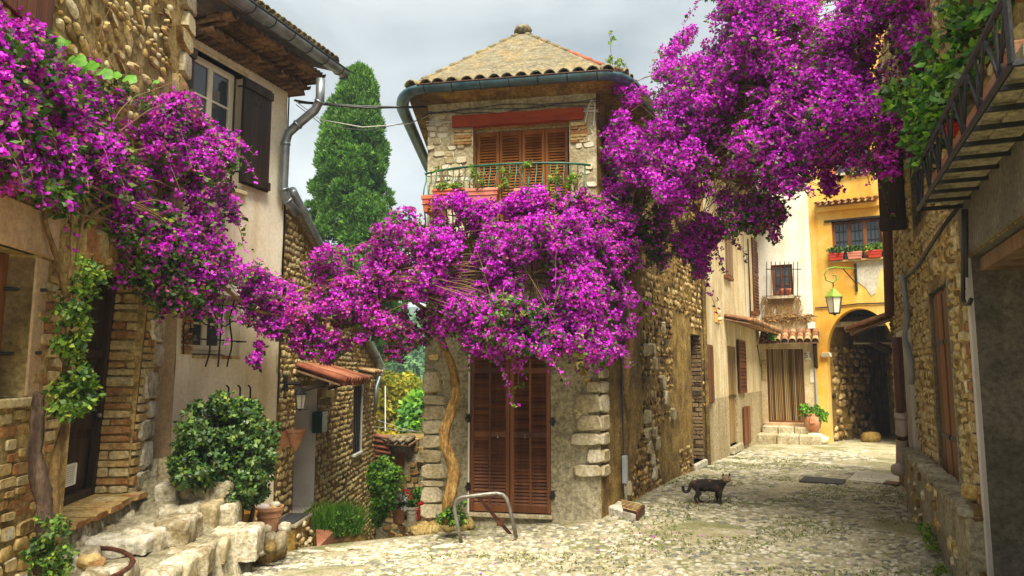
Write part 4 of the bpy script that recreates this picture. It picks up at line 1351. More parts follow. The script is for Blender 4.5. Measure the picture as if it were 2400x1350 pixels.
# balcony slab and railing
bs0, bs1 = FT.hit(1010, 565)[0], FT.hit(1390, 560)[0]
bz = ez0 - .02
slab = [FT.pt(bs0 + (bs1 - bs0) * i / 12, bz - .10, .02 + .50 * math.sin(math.pi * min(1, max(0, (i + .6) / 13.2))) ** .35) for i in range(13)]
slab = [FT.pt(bs0, bz - .10, -.02)] + slab + [FT.pt(bs1, bz - .10, -.02)]
part(MB().prism(slab, [p + Vector((0, 0, .09)) for p in slab]), "balcony_slab", M_mortar_g, H_T)
rail = part(MB().tube([p + Vector((0, 0, .95)) for p in slab[1:-1]], .014, 6).tube([p + Vector((0, 0, .13)) for p in slab[1:-1]], .010, 6), "balcony_railing", M_green_p, H_T, smooth=True)
lens = 26
P13 = slab[1:-1]
for i in range(lens):
    t = (i + .2) / lens * 12
    k = min(11, int(t)); p = P13[k].lerp(P13[k + 1], t - k)
    out = -FT.n
    pts = [p + Vector((0, 0, .13 + .82 * q)) + out * (.11 * math.sin(math.pi * min(1, (1 - q) * 1.25)) ** 2 * (q < .8)) for q in [j / 8 for j in range(9)]]
    part(MB().tube(pts, .009, 6), "baluster", M_green_p, rail, smooth=True)
# eaves of the tower: render, tiles, roof, gutter
zE = tt - .13
ov = .27
apex = at(1225, 74, 10.9)
# eaves outline (front left, front right, then back along the side street and the alley)
fl = FT.pt(-ov * .75, zE + .12, ov); fr = FT.pt(LT + ov * 1.0, zE + .12, ov)
e1 = fr; e2 = FS.pt(4.8, zE + .12, ov); e0 = fl; e3 = Vector((-1.11 - ov, 13.2, zE + .12))
part(MB().prism([FT.pt(0.0, zE + .06, 0), FT.pt(LT, zE + .06, 0), FS.pt(4.6, zE + .06, 0), Vector((-1.11, 13.2, zE + .06))], [e0, e1, e2, e3]), "eaves", M_mortar_d, H_T)
rt = Vector((0, 0, .10))
back = Vector((1.6, 13.0, apex.z))
fi0, fi1 = at(1012, 178, 9.25), at(1452, 142, 8.75)
zfr = zE + .14
roof = MB()
r0, r1 = e0 + rt, e1 + rt
roof.add([r0, r1, apex, back, e2 + rt, e3 + rt], [(0, 1, 2), (1, 4, 3, 2), (0, 2, 3, 5), (4, 5, 3)])
part(roof, "roof", M_roof_c, H_T)
part(MB().prism([e0, e1, e2, e3], [e0 + rt * .95, e1 + rt * .95, e2 + rt * .95, e3 + rt * .95]), "eaves_board", M_mortar_d, H_T)
# ridge caps along the two hips and the round finial
for (p, q, m_, f0) in ((r0, apex, M_roof_c, 0), (r1, apex, M_tile_red, 0)):
    n = 9
    for i in range(n):
        a, b = p.lerp(q, (i + .02) / n), p.lerp(q, (i + 1.0) / n)
        part(MB().tube([a + Vector((0, 0, -.012)), b + Vector((0, 0, -.022))], [.04, .03], 6), "hip_tile", (M_tile_red if (m_ is M_tile_red and i < 4) else M_roof_c), H_T, smooth=True)
part(MB().blob(apex + Vector((0, -.05, -.01)), (.14, .14, .08), 3, .2, 12), "finial", M_roof_c, H_T, smooth=True)
# front row of tiles
n = 15
FE = Facade(e0[:2], e1[:2])
me = tile_mesh(.34, .085, .07, .016, M_tile_old, True)
me2 = tile_mesh(.30, .078, .07, .016, M_tile_old, False)
for i in range(n):
    s = FE.L * (i + .5) / n
    part(me, "roof_tile", M_tile_old, H_T, M=FE.mat(s, zE + .30, -.22) @ Matrix.Rotation(math.pi + RS.uniform(-.05, .05), 4, 'Z') @ Matrix.Rotation(-.36, 4, 'X'))
    if i < n - 1:
        part(me2, "roof_tile", M_tile_old, H_T, M=FE.mat(s + FE.L / n / 2, zE + .335, -.22) @ Matrix.Rotation(math.pi, 4, 'Z') @ Matrix.Rotation(-.36, 4, 'X'))
FE2 = Facade(e1[:2], e2[:2])
n = 26
for i in range(n):
    s = FE2.L * (i + .5) / n
    part(me, "roof_tile", M_tile_old, H_T, M=FE2.mat(s, zE + .30, -.22) @ Matrix.Rotation(math.pi, 4, 'Z') @ Matrix.Rotation(-.36, 4, 'X'))
# gutter with rounded corners
gzt = zE + .16
gc = [Vector((-1.11 - ov - .1, 12.6, gzt - .02)), Vector((-1.11 - ov - .12, 9.9, gzt - .02))]
c0, c1 = FE.pt(-.02, gzt, .10), FE.pt(FE.L + .08, gzt, .12)
p_l = Vector((-1.11 - ov - .12, 9.6, gzt - .02))
q_r = FE2.pt(.5, gzt, .10)
def bez(a, b, c, n=7):
    return [a.lerp(b, t).lerp(b.lerp(c, t), t) for t in [i / n for i in range(n + 1)]]
fl2, fr2 = FE.pt(.28, gzt, .10), FE.pt(FE.L - .22, gzt, .10)
path = gc + bez(p_l, c0 + Vector((-.03, 0, 0)), fl2) + [fl2.lerp(fr2, .5)] + bez(fr2, c1, q_r) + [FE2.pt(4.4, gzt, .10)]
gut = half_gutter(path, .085, M_zinc_b, H_T)
bead([p + Vector((0, 0, .0)) for p in [q + (Vector((0, -.085, 0)) if 3 < i < len(path) - 4 else Vector((0, 0, 0))) for i, q in enumerate(path)]][4:-4], .010, M_rust, gut)
for i in range(7):
    c = fl2.lerp(fr2, i / 6)
    pts = [c + FE.t * 0 - FE.n * (math.cos(t) * .09) + Vector((0, 0, math.sin(t) * .09)) for t in [math.pi + math.pi * k / 8 for k in range(9)]]
    part(MB().tube(pts, .006, 4), "gutter_bracket", M_iron, gut)
# wires pinned under the eaves
for k in range(5):
    pts = []
    rq = random.Random(k)
    for i in range(10):
        s = -.02 + (LT + .05) * i / 9
        pts.append(FT.pt(s, tt - .17 - .03 * k - .05 * math.sin(i * 1.1 + k * 2) * rq.random() - .05 * (k > 2), .03))
    part(MB().tube(pts, .006, 5), "wall_cable", M_cable if k < 3 else M_cable_w, H_T)
P = [FT.pt(*FT.hit(x, y), .04) for x, y in ((1372, 290), (1380, 255), (1388, 235), (1395, 250), (1393, 280), (1392, 298))]
part(MB().tube(P, .010, 6), "loose_cable", M_cable_w, H_T)

# side street wall of the tower
LS = FS.L
na, nb, nz0, nz1 = FS.rect(1622, 1646, 785, 1078)
nz0 = FS.hit(1634, 1084)[1]; nz1 = FS.hit(1634, 785)[1]
hS = [(na, nb, nz0, nz1, .30)]
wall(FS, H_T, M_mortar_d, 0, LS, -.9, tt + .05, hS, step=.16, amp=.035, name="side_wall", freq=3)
okS = outside(hS, .05)
def okS2(s, z):
    q = noise.noise(Vector((s * .55, z * .45, 7.7)))
    if z > 2.6: return okS(s, z) and q > -.15
    return okS(s, z) and q > -.32 and not (s > na - 1.3 and s < na and z > .5)
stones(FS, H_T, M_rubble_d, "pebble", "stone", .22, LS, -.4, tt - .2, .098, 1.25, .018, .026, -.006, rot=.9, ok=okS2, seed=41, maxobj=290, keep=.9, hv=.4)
stones(FS, H_T, M_quoin, "block", "pale_stone", .5, LS - .6, .1, 2.5, .22, .8, .03, .055, .0, rot=.2, ok=okS2, seed=42, keep=.13)
Fn = Facade(FS.pt(nb, 0, -.30)[:2], FS.pt(nb, 0, 0)[:2])
courses(Fn, H_T, M_brick_d, "jamb_brick", .01, Fn.L, nz0, nz1, .075, 1.3, seed=43)
part(MB().fbox(FS, na, nb, nz0, nz1, -.33, -.29), "bricked_up_door", M_brick_d, H_T)
courses(FS, H_T, M_brick_d, "infill_brick", na, nb, nz0, nz1, .075, 2, off=-.29, seed=44)
part(MB().fbox(FS, na - .04, nb + .04, nz0 - .12, nz0, -.28, .06), "threshold", M_white_st, H_T, bevel=.015)
core(FS, H_T, M_mortar_d, .3, LS - .02, -.9, tt, .34, 1.6)
part(MB().box(-1.11, -1.07, 9.29, 13.2, -3, tt), "alley_wall", M_mortar_d, H_T)
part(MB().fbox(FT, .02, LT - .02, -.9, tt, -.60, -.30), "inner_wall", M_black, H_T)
# black conduit, grey trunking
s, _ = FS.hit(1451, 900)
zz1, zz0 = FS.hit(1451, 560)[1], FS.hit(1451, 1068)[1]
part(MB().tube([FS.pt(s, zz1, .04), FS.pt(s, zz0, .045)], .012, 6), "wall_cable", M_cable, H_T)
zz2 = FS.hit(1451, 1134)[1]; zz3 = FS.hit(1455, 1178)[1]
part(MB().fbox(FS, s - .04, s + .04, zz2, zz0, .03, .09), "cable_trunking", M_pipe_gr, H_T, bevel=.006)
part(MB().tube([FS.pt(s, zz2, .06), FS.pt(s + .02, zz3, .06)], .022, 8), "cable_conduit", M_mortar_g, H_T)

# ------------------------------------------------------------------ cream house along the street
H_C = root("cream_house", "long cream plastered house on the left of the street with narrow brown shutters", "house", FC_.pt(2, 0))
LC = FC_.L
tC0 = FC_.hit(1790, 540)[1]
zst = FC_.hit(1700, 930)[1]
d2a, d2b, d2z0, d2z1 = FC_.rect(1708, 1727, 812, 1045)
d2z0 = FC_.hit(1717, 1045)[1]
wall(FC_, H_C, M_cream_y, 0, LC, zst, tC0, [(d2a, d2b, zst, d2z1, .15)], step=.25, amp=.012, name="upper_wall")
wall(FC_, H_C, M_stucco, 0, LC, -1.2, zst, [(d2a, d2b, d2z0, zst, .15)], step=.25, amp=.02, name="lower_wall")
part(MB().box8([FC_.pt(0, -1, 0), FC_.pt(LC, -1, 0), FC_.pt(LC, -1, -4), FC_.pt(0, -1, -4), FC_.pt(0, tC0, 0) + FC_.n * .16, FC_.pt(LC, tC0, 0) + FC_.n * .16, FC_.pt(LC, tC0, -4), FC_.pt(0, tC0, -4)]), "rear_wall", M_cream_y, H_C) if False else core(FC_, H_C, M_cream_y, 0, LC, -1.2, tC0, .17, 4)
def sh_px(F, parent, pl, pr, pt_, pb, m, kind="plank", off=.0, name="shutter"):
    a, b, c, d = F.rect(pl, pr, pt_, pb, off)
    if kind == "louvre":
        return louvre(F, parent, a, b, c, d, off + .05, m, 1, [(c + d) / 2], .08, name, .05)
    f = part(MB().fbox(F, a, b, c, d, off, off + .03), name, m, parent, bevel=.005)
    for i in range(3):
        q = a + (b - a) * i / 3
        part(MB().fbox(F, q + .006, q + (b - a) / 3 - .006, c + .03, d - .03, off + .03, off + .042), "panel", m, f, bevel=.005)
    return f
sh_px(FC_, H_C, 1700, 1713, 545, 648, M_wood_gr)
a, b, c, d = FC_.rect(1701, 1716, 648, 655, .05); part(MB().fbox(FC_, a, b, c, d, 0, .09), "window_sill", M_wood_rd, H_C)
sh_px(FC_, H_C, 1763, 1775, 566, 732, M_wood_rd, "louvre")
a, b, c, d = FC_.rect(1764, 1776, 732, 738, .05); part(MB().fbox(FC_, a, b, c, d, 0, .09), "window_sill", M_wood_rd, H_C)
sh_px(FC_, H_C, 1729, 1745, 798, 922, M_wood_rd, "louvre", .02)
sh_px(FC_, H_C, 1742, 1756, 952, 1042, M_wood_rd, off=.02, name="cellar_door")
sh_px(FC_, H_C, 1653 + 3, 1669, 808, 946, M_wood_rd, off=.02)
cd = part(MB().fbox(FC_, d2a, d2b, d2z0, d2z1, -.17, -.14), "curtained_door", M_wood_gr, H_C)
for i in range(14):
    s = d2a + (d2b - d2a) * (i + .5) / 14
    part(MB().tube([FC_.pt(s, d2z0 + .03, -.08), FC_.pt(s, d2z1, -.08)], .035, 5), "curtain_strand", M_curtain, cd)
part(MB().fbox(FC_, d2a - .1, d2b + .1, d2z0 - .15, d2z0, -.14, .10), "doorstep", M_white_st, H_C, bevel=.01)
a, b, c, d = FC_.rect(1675, 1687, 722, 757)
pl_ = part(MB().fbox(FC_, a, b, c, d, 0, .02), "wall_plaque", M_yellow, H_C, bevel=.006, label="small yellow relief plaque")
part(MB().blob(FC_.pt((a + b) / 2, (c + d) / 2 + .06, .03), (.05, .05, .10), 1, .3).blob(FC_.pt((a + b) / 2, c + .08, .03), (.09, .05, .05), 2, .3), "relief", M_cream_y, pl_, smooth=True)
# lean-to roof slab with tiles above the doors
hs, hz0 = FC_.hit(1700, 752, .3); he, hz1 = FC_.hit(1800, 790, .3)
he = min(he, LC - .05)
hzc = FC_.hit(1700, 765, 0)[1]
canopy(FC_, H_C, FC_.hit(1697, 770)[0], LC - .1, FC_.hit(1740, 765)[1] + .06, .55, .12, M_tile, .22, .09)
# roof and gutter
go_ = .45
zg = FC_.hit(1812, 560, go_)[1]
part(MB().box8([FC_.pt(0, tC0, go_), FC_.pt(LC, tC0, go_), FC_.pt(LC, tC0 + 1.6, -4), FC_.pt(0, tC0 + 1.6, -4), FC_.pt(0, tC0 + .12, go_), FC_.pt(LC, tC0 + .12, go_), FC_.pt(LC, tC0 + 1.72, -4), FC_.pt(0, tC0 + 1.72, -4)]), "roof", M_mortar_l, H_C)
gt = half_gutter([FC_.pt(.5, tC0 + .12, go_ + .10), FC_.pt(LC * .5, tC0 + .12, go_ + .10), FC_.pt(LC + .02, tC0 + .12, go_ + .10)], .10, M_zinc, H_C)
bead([FC_.pt(.5, tC0 + .12, go_ + .20), FC_.pt(LC + .02, tC0 + .12, go_ + .20)], .014, M_green_p, gt)
for x, y0, y1 in ((1750, 560, 760), (1741, 550, 745)):
    s, z1_ = FC_.hit(x, y0); z0_ = FC_.hit(x, y1)[1]
    part(MB().tube([FC_.pt(s, z1_, .03), FC_.pt(s, z0_, .03)], .02, 5), "wall_cable", M_cable_w if x == 1741 else M_iron, H_C)
part(MB().tube([FC_.pt(.03, -.6, .03), FC_.pt(.03, tC0, .03)], .05, 6), "corner_pipe", M_mortar_d, H_C)

# ------------------------------------------------------------------ white house at the end of the street
H_W = root("white_house", "whitewashed house at the street's end with barred window and tiled door hood", "house", FW.pt(.7, 0))
LW = FW.L
fa, fb, _, _ = FW.rect(1799, 1886, 900, 920)
fz0, fz1 = FW.hit(1842, 990)[1], FW.hit(1842, 818)[1]
va, vb, vz0, vz1 = FW.rect(1809, 1858, 620, 692)
hW = [(fa, fb, fz0, fz1, .18), (va, vb, vz0, vz1, .16)]
zc = FW.hit(1850, 745)[1]
wall(FW, H_W, M_white_w, 0, LW, zc, 11.5, [hW[1]], step=.25, amp=.015, name="upper_wall")
wall(FW, H_W, M_cream_y, 0, LW, -1.2, zc, [hW[0]], step=.25, amp=.02, name="lower_wall")
core(FW, H_W, M_white_w, -1.2, LW, -1.2, 11.5, .2, 3)
dw = part(MB().fbox(FW, fa, fb, fz0, fz1, -.2, -.16), "curtained_door", M_wood_dk, H_W, label="doorway hung with a brown strand curtain")
for i in range(22):
    s = fa + (fb - fa) * (i + .5) / 22
    rr_ = .020 if i not in (13, 15) else .012
    part(MB().tube([FW.pt(s + RS.uniform(-.01, .01), fz0 + .05, -.06), FW.pt(s, (fz0 + fz1) / 2, -.06), FW.pt(s, fz1, -.07)], rr_, 5), "curtain_strand", M_curtain, dw)
part(MB().fbox(FW, fa, fa + .04, fz0, fz1, -.15, .0).fbox(FW, fb - .04, fb, fz0, fz1, -.15, .0).fbox(FW, fa, fb, fz0 + .0, fz0 + .05, -.15, -.02), "door_frame", M_wood_rd, dw)
part(MB().fbox(FW, fa - .12, fb + .10, fz0 - .12, fz0, -.15, .12), "doorstep", M_peach, H_W, bevel=.012)
ca, cb_, _, _ = FW.rect(1780, 1921, 800, 810, .4)
czt = FW.hit(1850, 786, 0)[1]
canopy(FW, H_W, ca, min(cb_, LW + .25), czt + .1, .62, .32, M_tile, .20, .095, rows=3)
for s in (fa - .22, fb + .32):
    part(MB().tube([FW.pt(s, czt - .9, 0), FW.pt(s, czt - .28, .5)], .06, 6).fbox(FW, s - .05, s + .05, czt - .85, czt - .05, 0, .08), "hood_bracket", M_wood_dk, H_W)
w_ = casement(FW, H_W, va, vb, vz0, vz1, -.06, M_wood_rd, 2, (.33, .66), .05)
part(MB().fbox(FW, va, vb, vz0, vz1, -.15, -.12), "curtain", M_curtw, H_W)
gr = part(MB().tube([FW.pt(*FW.hit(1795, 631, .15), .15), FW.pt(*FW.hit(1878, 631, .15), .15)], .014, 5), "window_grille", M_iron, H_W)
part(MB().tube([FW.pt(*FW.hit(1795, 694, .15), .15), FW.pt(*FW.hit(1878, 694, .15), .15)], .014, 5), "bar", M_iron, gr)
for i in range(8):
    x = 1797 + i * 10.4
    part(MB().tube([FW.pt(*FW.hit(x, 613, .15), .15), FW.pt(*FW.hit(x, 695, .15), .15)], .012, 5), "bar", M_iron, gr)
a, b, c, d = FW.rect(1804, 1862, 694, 700, .05); part(MB().fbox(FW, a, b, c, d, 0, .18), "window_sill", M_mortar_l, H_W)
# house number, plate, meter box
sg = FW.rect(1887, 1899, 824, 843, .03)
plate = part(MB().fbox(FW, sg[0], sg[1] + .02, sg[2], sg[3], 0, .025), "number_plate", M_white_p, H_W, bevel=.004, label="white house number 51")
def text(s_, F, s, z, off, h, m, parent, name="lettering"):
    cu = bpy.data.curves.new(name, 'FONT')
    cu.body = s_; cu.size = h; cu.align_x = 'CENTER'; cu.align_y = 'CENTER'; cu.extrude = .003
    tmp = bpy.data.objects.new("tmp", cu)
    COL.objects.link(tmp)
    me = tmp.to_mesh().copy()
    tmp.to_mesh_clear()
    bpy.data.objects.remove(tmp)
    me.materials.clear(); me.materials.append(m)
    M = F.mat(s, z, off) @ Matrix.Rotation(math.pi / 2, 4, 'X')
    return part(me, name, m, parent, M=M)
text("51", FW, (sg[0] + sg[1]) / 2 + .01, (sg[2] + sg[3]) / 2, .028, .21, M_ink, plate)
a, b, c, d = FW.rect(1898, 1936, 862, 897); part(MB().fbox(FW, a, min(b, LW), c, d, 0, .02), "painted_plate", M_cream, H_W, bevel=.004)
a, b, c, d = FW.rect(1893, 1911, 756, 771); part(MB().fbox(FW, a, b, c, d, 0, .09), "meter_box", M_white_p, H_W, bevel=.01)
part(MB().tube([FW.pt(LW - .02, -.4, .03), FW.pt(LW - .02, fz1 + .1, .03)], .03, 6), "drain_pipe", M_pipe_gr, H_W)
# reddish beam left of the door
a, b, c, d = FW.rect(1786, 1797, 845, 890); part(MB().fbox(FW, a, b, c, d, 0, .05), "letter_box", M_brick, H_W, bevel=.01)

# ------------------------------------------------------------------ yellow house with the arch
H_Y = root("yellow_house", "ochre yellow house spanning a dark arched passage with lantern and window boxes", "house", FY.pt(1, 0))
LY = FY.L
xa, _ = FY.hit(1941, 900); xb, _ = FY.hit(2104, 900)
az = FY.hit(2020, 722)[1]; asz = FY.hit(1940, 832)[1]
ya, yb, yz0, yz1 = FY.rect(1950, 2068, 508, 604)
yz0 = FY.hit(2010, 608)[1]; yz1 = FY.hit(2010, 515)[1]
pa, pb, pz0, pz1 = FY.rect(1952, 2040, 320, 405)
top_y = 11.6
wall(FY, H_Y, M_yellow, 0, LY, az + .05, top_y, [(ya, yb, yz0, yz1, .22), (pa, pb, pz0, pz1, .2)], step=.22, amp=.012)
# the wall round the arch
mb = MB()
vs, fs = [], []
N_ = 24
cxs, rx = (xa + xb) / 2, (xb - xa) / 2
rz = az - asz
arch = [(cxs - rx * math.cos(math.pi * i / N_), asz + rz * math.sin(math.pi * i / N_)) for i in range(N_ + 1)]
for (s, z) in arch:
    vs += [FY.pt(s, z, 0), FY.pt(s, az + .05, 0), FY.pt(s, z, -.55)]
for i in range(N_):
    fs += [(3 * i, 3 * i + 3, 3 * i + 4, 3 * i + 1), (3 * i, 3 * i + 2, 3 * i + 5, 3 * i + 3)]
b_ = len(vs)
vs += [FY.pt(0, -1.2, 0), FY.pt(xa, -1.2, 0), FY.pt(xa, az + .05, 0), FY.pt(0, az + .05, 0), FY.pt(xb, -1.2, 0), FY.pt(LY, -1.2, 0), FY.pt(LY, az + .05, 0), FY.pt(xb, az + .05, 0)]
fs += [(b_, b_ + 1, b_ + 2, b_ + 3), (b_ + 4, b_ + 5, b_ + 6, b_ + 7)]
vs += [FY.pt(xa, -1.2, -.55), FY.pt(xa, asz, -.55), FY.pt(xa, asz, 0), FY.pt(xb, -1.2, -.55), FY.pt(xb, asz, -.55), FY.pt(xb, asz, 0)]
fs += [(b_ + 1, b_ + 8, b_ + 9, b_ + 10), (b_ + 4, b_ + 13, b_ + 12, b_ + 11)]
part(mb.add(vs, fs), "arch_wall", M_yellow, H_Y)
# passage behind: stone side, ceiling beams, end
FP = Facade(FY.pt(xa - .02, 0, -.5)[:2], FY.pt(xa + 1.1, 0, -5.5)[:2])
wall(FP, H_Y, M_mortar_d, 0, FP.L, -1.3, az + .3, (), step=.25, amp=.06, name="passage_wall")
stones(FP, H_Y, M_rubble_d, "pebble", "stone", .05, 3.5, -.4, 2.3, .20, 1.2, .03, .07, .0, rot=.7, seed=61, keep=.85, maxobj=90)
part(MB().prism([FY.pt(xa - .6, az + .1, -.5), FY.pt(LY + .3, az + .1, -.5), FY.pt(LY + .3, az + .1, -6), FY.pt(xa - .6, az + .1, -6)],
                [FY.pt(xa - .6, az + .3, -.5), FY.pt(LY + .3, az + .3, -.5), FY.pt(LY + .3, az + .3, -6), FY.pt(xa - .6, az + .3, -6)]), "passage_ceiling", M_wood_dk, H_Y)
part(MB().fbox(FY, xa - .6, LY + .3, -1.5, az + .3, -6.1, -5.9), "passage_end", M_mortar_d, H_Y)
part(MB().fbox(FY, LY + .1, LY + .3, -1.5, az + .3, -6, -.1), "passage_side", M_mortar_d, H_Y)
zb0 = FY.hit(2010, 763)[1]; zb1 = FY.hit(2010, 751)[1]
part(MB().fbox(FY, xa + .15, xb - .1, zb0, zb1, -.5, -.35), "passage_beam", M_mortar_g, H_Y, bevel=.01)
for i in range(3):
    part(MB().fbox(FY, xa, xb, zb1 + .05, zb1 + .18, -1.3 - i * .8, -1.1 - i * .8), "ceiling_beam", M_wood_dk, H_Y)
s, z = FY.hit(1944, 830); part(stone_data("block", 2, M_quoin, True), "impost_stone", None, H_Y, M=FY.mat(xa - .02, asz, -.1, (.26, .2, .14)))
s, z = FY.hit(2040, 1020); part(MB().blob(FY.pt(xa + .9, gh(9, 21) + .12, -1.0), (.28, .2, .16), 3, .3), "boulder", M_mortar_d, H_Y, smooth=True)
core(FY, H_Y, M_cream, 0, LY, az + .3, top_y, .3, 5)
# window with leaded panes
def leaded(F, parent, s0, s1, z0, z1, off, leaves=3):
    w = part(MB().fbox(F, s0, s1, z0, z0 + .06, off - .06, off).fbox(F, s0, s1, z1 - .06, z1, off - .06, off), "window", M_wood_rd, parent)
    lw = (s1 - s0) / leaves
    for i in range(leaves + 1):
        c = s0 + lw * i
        part(MB().fbox(F, c - .05, c + .05, z0 + .06, z1 - .06, off - .06, off + .005), "mullion", M_wood_rd, w)
    for i in range(leaves):
        a, b = s0 + lw * i + .05, s0 + lw * (i + 1) - .05
        part(MB().fbox(F, a, b, z0 + .06, z1 - .06, off - .05, off - .04), "pane", M_glass, w)
        part(MB().fbox(F, a, b, z0 + .06, z1 - .06, off - .12, off - .10), "curtain", M_curtw, w)
        for k in range(1, 3):
            part(MB().fbox(F, a + (b - a) * k / 3 - .008, a + (b - a) * k / 3 + .008, z0 + .06, z1 - .06, off - .04, off - .02), "glazing_bar", M_iron, w)
        for k in range(1, 4):
            zz = z0 + (z1 - z0) * k / 4
            part(MB().fbox(F, a, b, zz - .008, zz + .008, off - .04, off - .018), "glazing_bar", M_iron, w)
leaded(FY, H_Y, ya + .03, yb - .03, yz0, yz1, -.12)
leaded(FY, H_Y, pa, pb, pz0, pz1, -.1, 2)
part(MB().fbox(FY, pa - .05, pb + .05, pz0 - .06, pz0, 0, .12), "window_sill", M_patch, H_Y)
part(MB().fbox(FY, ya - .08, yb + .05, yz0 - .06, yz0, -.1, .14), "window_sill", M_brick, H_Y, bevel=.01)
part(MB().fbox(FY, ya - .18, yb + .06, yz1, yz1 + .06, -.2, .06), "lintel_board", M_wood_dk, H_Y, bevel=.01)
s0_, s1_ = FY.hit(1908, 475, .1)[0], FY.hit(2062, 475, .1)[0]
canopy(FY, H_Y, s0_, s1_, FY.hit(1985, 478)[1] + .08, .28, .08, M_tile, .165, .07, board=False)
part(MB().fbox(FY, s0_ + .02, s1_, FY.hit(1985, 492)[1], FY.hit(1985, 480)[1], 0, .14), "hood_moulding", M_yellow, H_Y, bevel=.02)
# bare patch where the paint has come off
pp = [(2003, 612), (2030, 612), (2070, 606), (2072, 622), (2060, 640), (2058, 668), (2052, 688), (2042, 694), (2030, 676), (2010, 660), (2004, 650)]
q = [FY.hit(*p) for p in pp]
part(MB().prism([FY.pt(s, z, .003) for s, z in q], [FY.pt(s, z, .012) for s, z in q]), "bare_patch", M_patch, H_Y)
P = [FY.pt(*FY.hit(x, y, .03), .03) for x, y in ((1910, 722), (1935, 720), (1975, 716), (2010, 712), (2050, 711), (2085, 709))]
part(MB().tube(P, .018, 5), "wall_cable", M_cable, H_Y)
# moulded band over the arch rim
# ------------------------------------------------------------------ right stone house
H_R = root("pebble_house", "pebble-walled house along the right edge with iron balcony and garage opening", "house", FR.pt(4, 0))
LR = FR.L
sg = FR.hit(2297, 900)[0]; gzt_ = FR.hit(2275, 602)[1]
wra, wrb, _, _ = FR.rect(2190, 2239, 880, 900)
wz1r = FR.hit(2213, 664)[1]; wz0r = FR.hit(2222, 1147)[1]
dra, drb = FR.hit(2119, 950)[0], FR.hit(2134, 950)[0]
drz1 = FR.hit(2128, 785)[1]; drz0 = FR.hit(2128, 1150)[1]
oa, ob = FR.hit(2134, 430)[0], FR.hit(2166, 430)[0]
oz1, oz0 = FR.hit(2150, 310)[1], FR.hit(2150, 530)[1]
hR = [(sg, LR - .3, -.6, gzt_, 2.6), (wra, wrb, wz0r, wz1r, .12), (dra, drb, drz0, drz1, .22), (oa, ob, oz0, oz1, .15)]
wall(FR, H_R, M_mortar, 0, LR, -.6, 6.6, hR, step=.17, amp=.03, rmat=M_concrete, freq=3)
core(FR, H_R, M_concrete, 0, sg - .02, -.6, 6.5, .3, 3.5)
part(MB().fbox(FR, sg - .2, LR, gzt_ + .02, 6.5, -3.5, -.3), "upper_mass", M_mortar, H_R)
part(MB().fbox(FR, 0, .02, -.6, 6.5, -3, -.005), "end_wall", M_mortar, H_R)
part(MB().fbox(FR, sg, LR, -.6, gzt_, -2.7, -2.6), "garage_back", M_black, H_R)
part(MB().fbox(FR, sg + .02, LR, gzt_ - .12, gzt_ - .02, -2.6, -.05), "garage_ceiling", M_wood_gr, H_R)
sq = sg - .02
cez = FR.hit(2300, 470)[1]
part(MB().fbox(FR, sg - .16, LR, gzt_ + .0, gzt_ + .62, .0, .045), "concrete_lintel", M_concrete, H_R, bevel=.02)
part(MB().fbox(FR, sg - .05, sg - .002, -.4, gzt_, -.3, .04), "concrete_edge", M_lilac, H_R, bevel=.012)
okR = outside(hR, .04)
stones(FR, H_R, M_pebble, "pebble", "pebble", .05, sg - .55, .25, 6.4, .086, 1.15, .018, .027, -.001, rot=.9, ok=okR, seed=71, maxobj=290, keep=.94, hv=.35)
stones(FR, H_R, M_rubble, "block", "stone", sg - .52, sg - .18, .3, gzt_ + .6, .14, 1.1, .03, .045, .0, rot=.25, ok=okR, seed=72, keep=.8)
courses(FR, H_R, M_brick, "brick", sg - .24, sg - .055, .45, 2.2, .085, 1.2, seed=73, off=.02)
stones(FR, H_R, M_rubble_d, "pebble", "stone", sg - .1, LR, gzt_ + .66, 6.2, .17, 1.2, .04, .06, .0, rot=.5, ok=okR, seed=74, keep=.75, maxobj=80)
# plinth with its ledge
pa_ = FR.hit(2152, 1110)[0]
ztA, ztB = FR.hit(2150, 1085, .14)[1], FR.hit(2288, 1228, .14)[1]
pb2 = sg - .02
part(MB().fbox(FR, pa_, pb2, -.5, ztA, .0, .15, None, ztB), "plinth", M_mortar_g, H_R, bevel=.02)
n = 9
for i in range(n):
    a = pa_ + (pb2 - pa_) * i / n; b = pa_ + (pb2 - pa_) * (i + 1) / n
    zq = ztA + (ztB - ztA) * (i + .5) / n
    part(stone_data("block", i % 6, M_mortar_g, True), "ledge_stone", None, H_R, M=FR.mat((a + b) / 2, zq + .02, .02, (b - a - .01, .17, .09), (ztA - ztB) / (pb2 - pa_) * 1.0))
stones(FR, H_R, M_rubble, "pebble", "plinth_stone", pa_ + .1, pb2, -.05, min(ztA, ztB) - .05, .13, 1.2, .05, .03, .15, rot=.8, seed=75, keep=.22, maxobj=60)
for i in range(7):
    s = sg - .3 + .05 * (i % 3)
    part(MB().blob(FR.pt(s + .1, -.05 + i * .14, .05), (.09, .09, .07), i + 20, .4, 10), "corner_boulder", M_rubble, H_R, smooth=True)
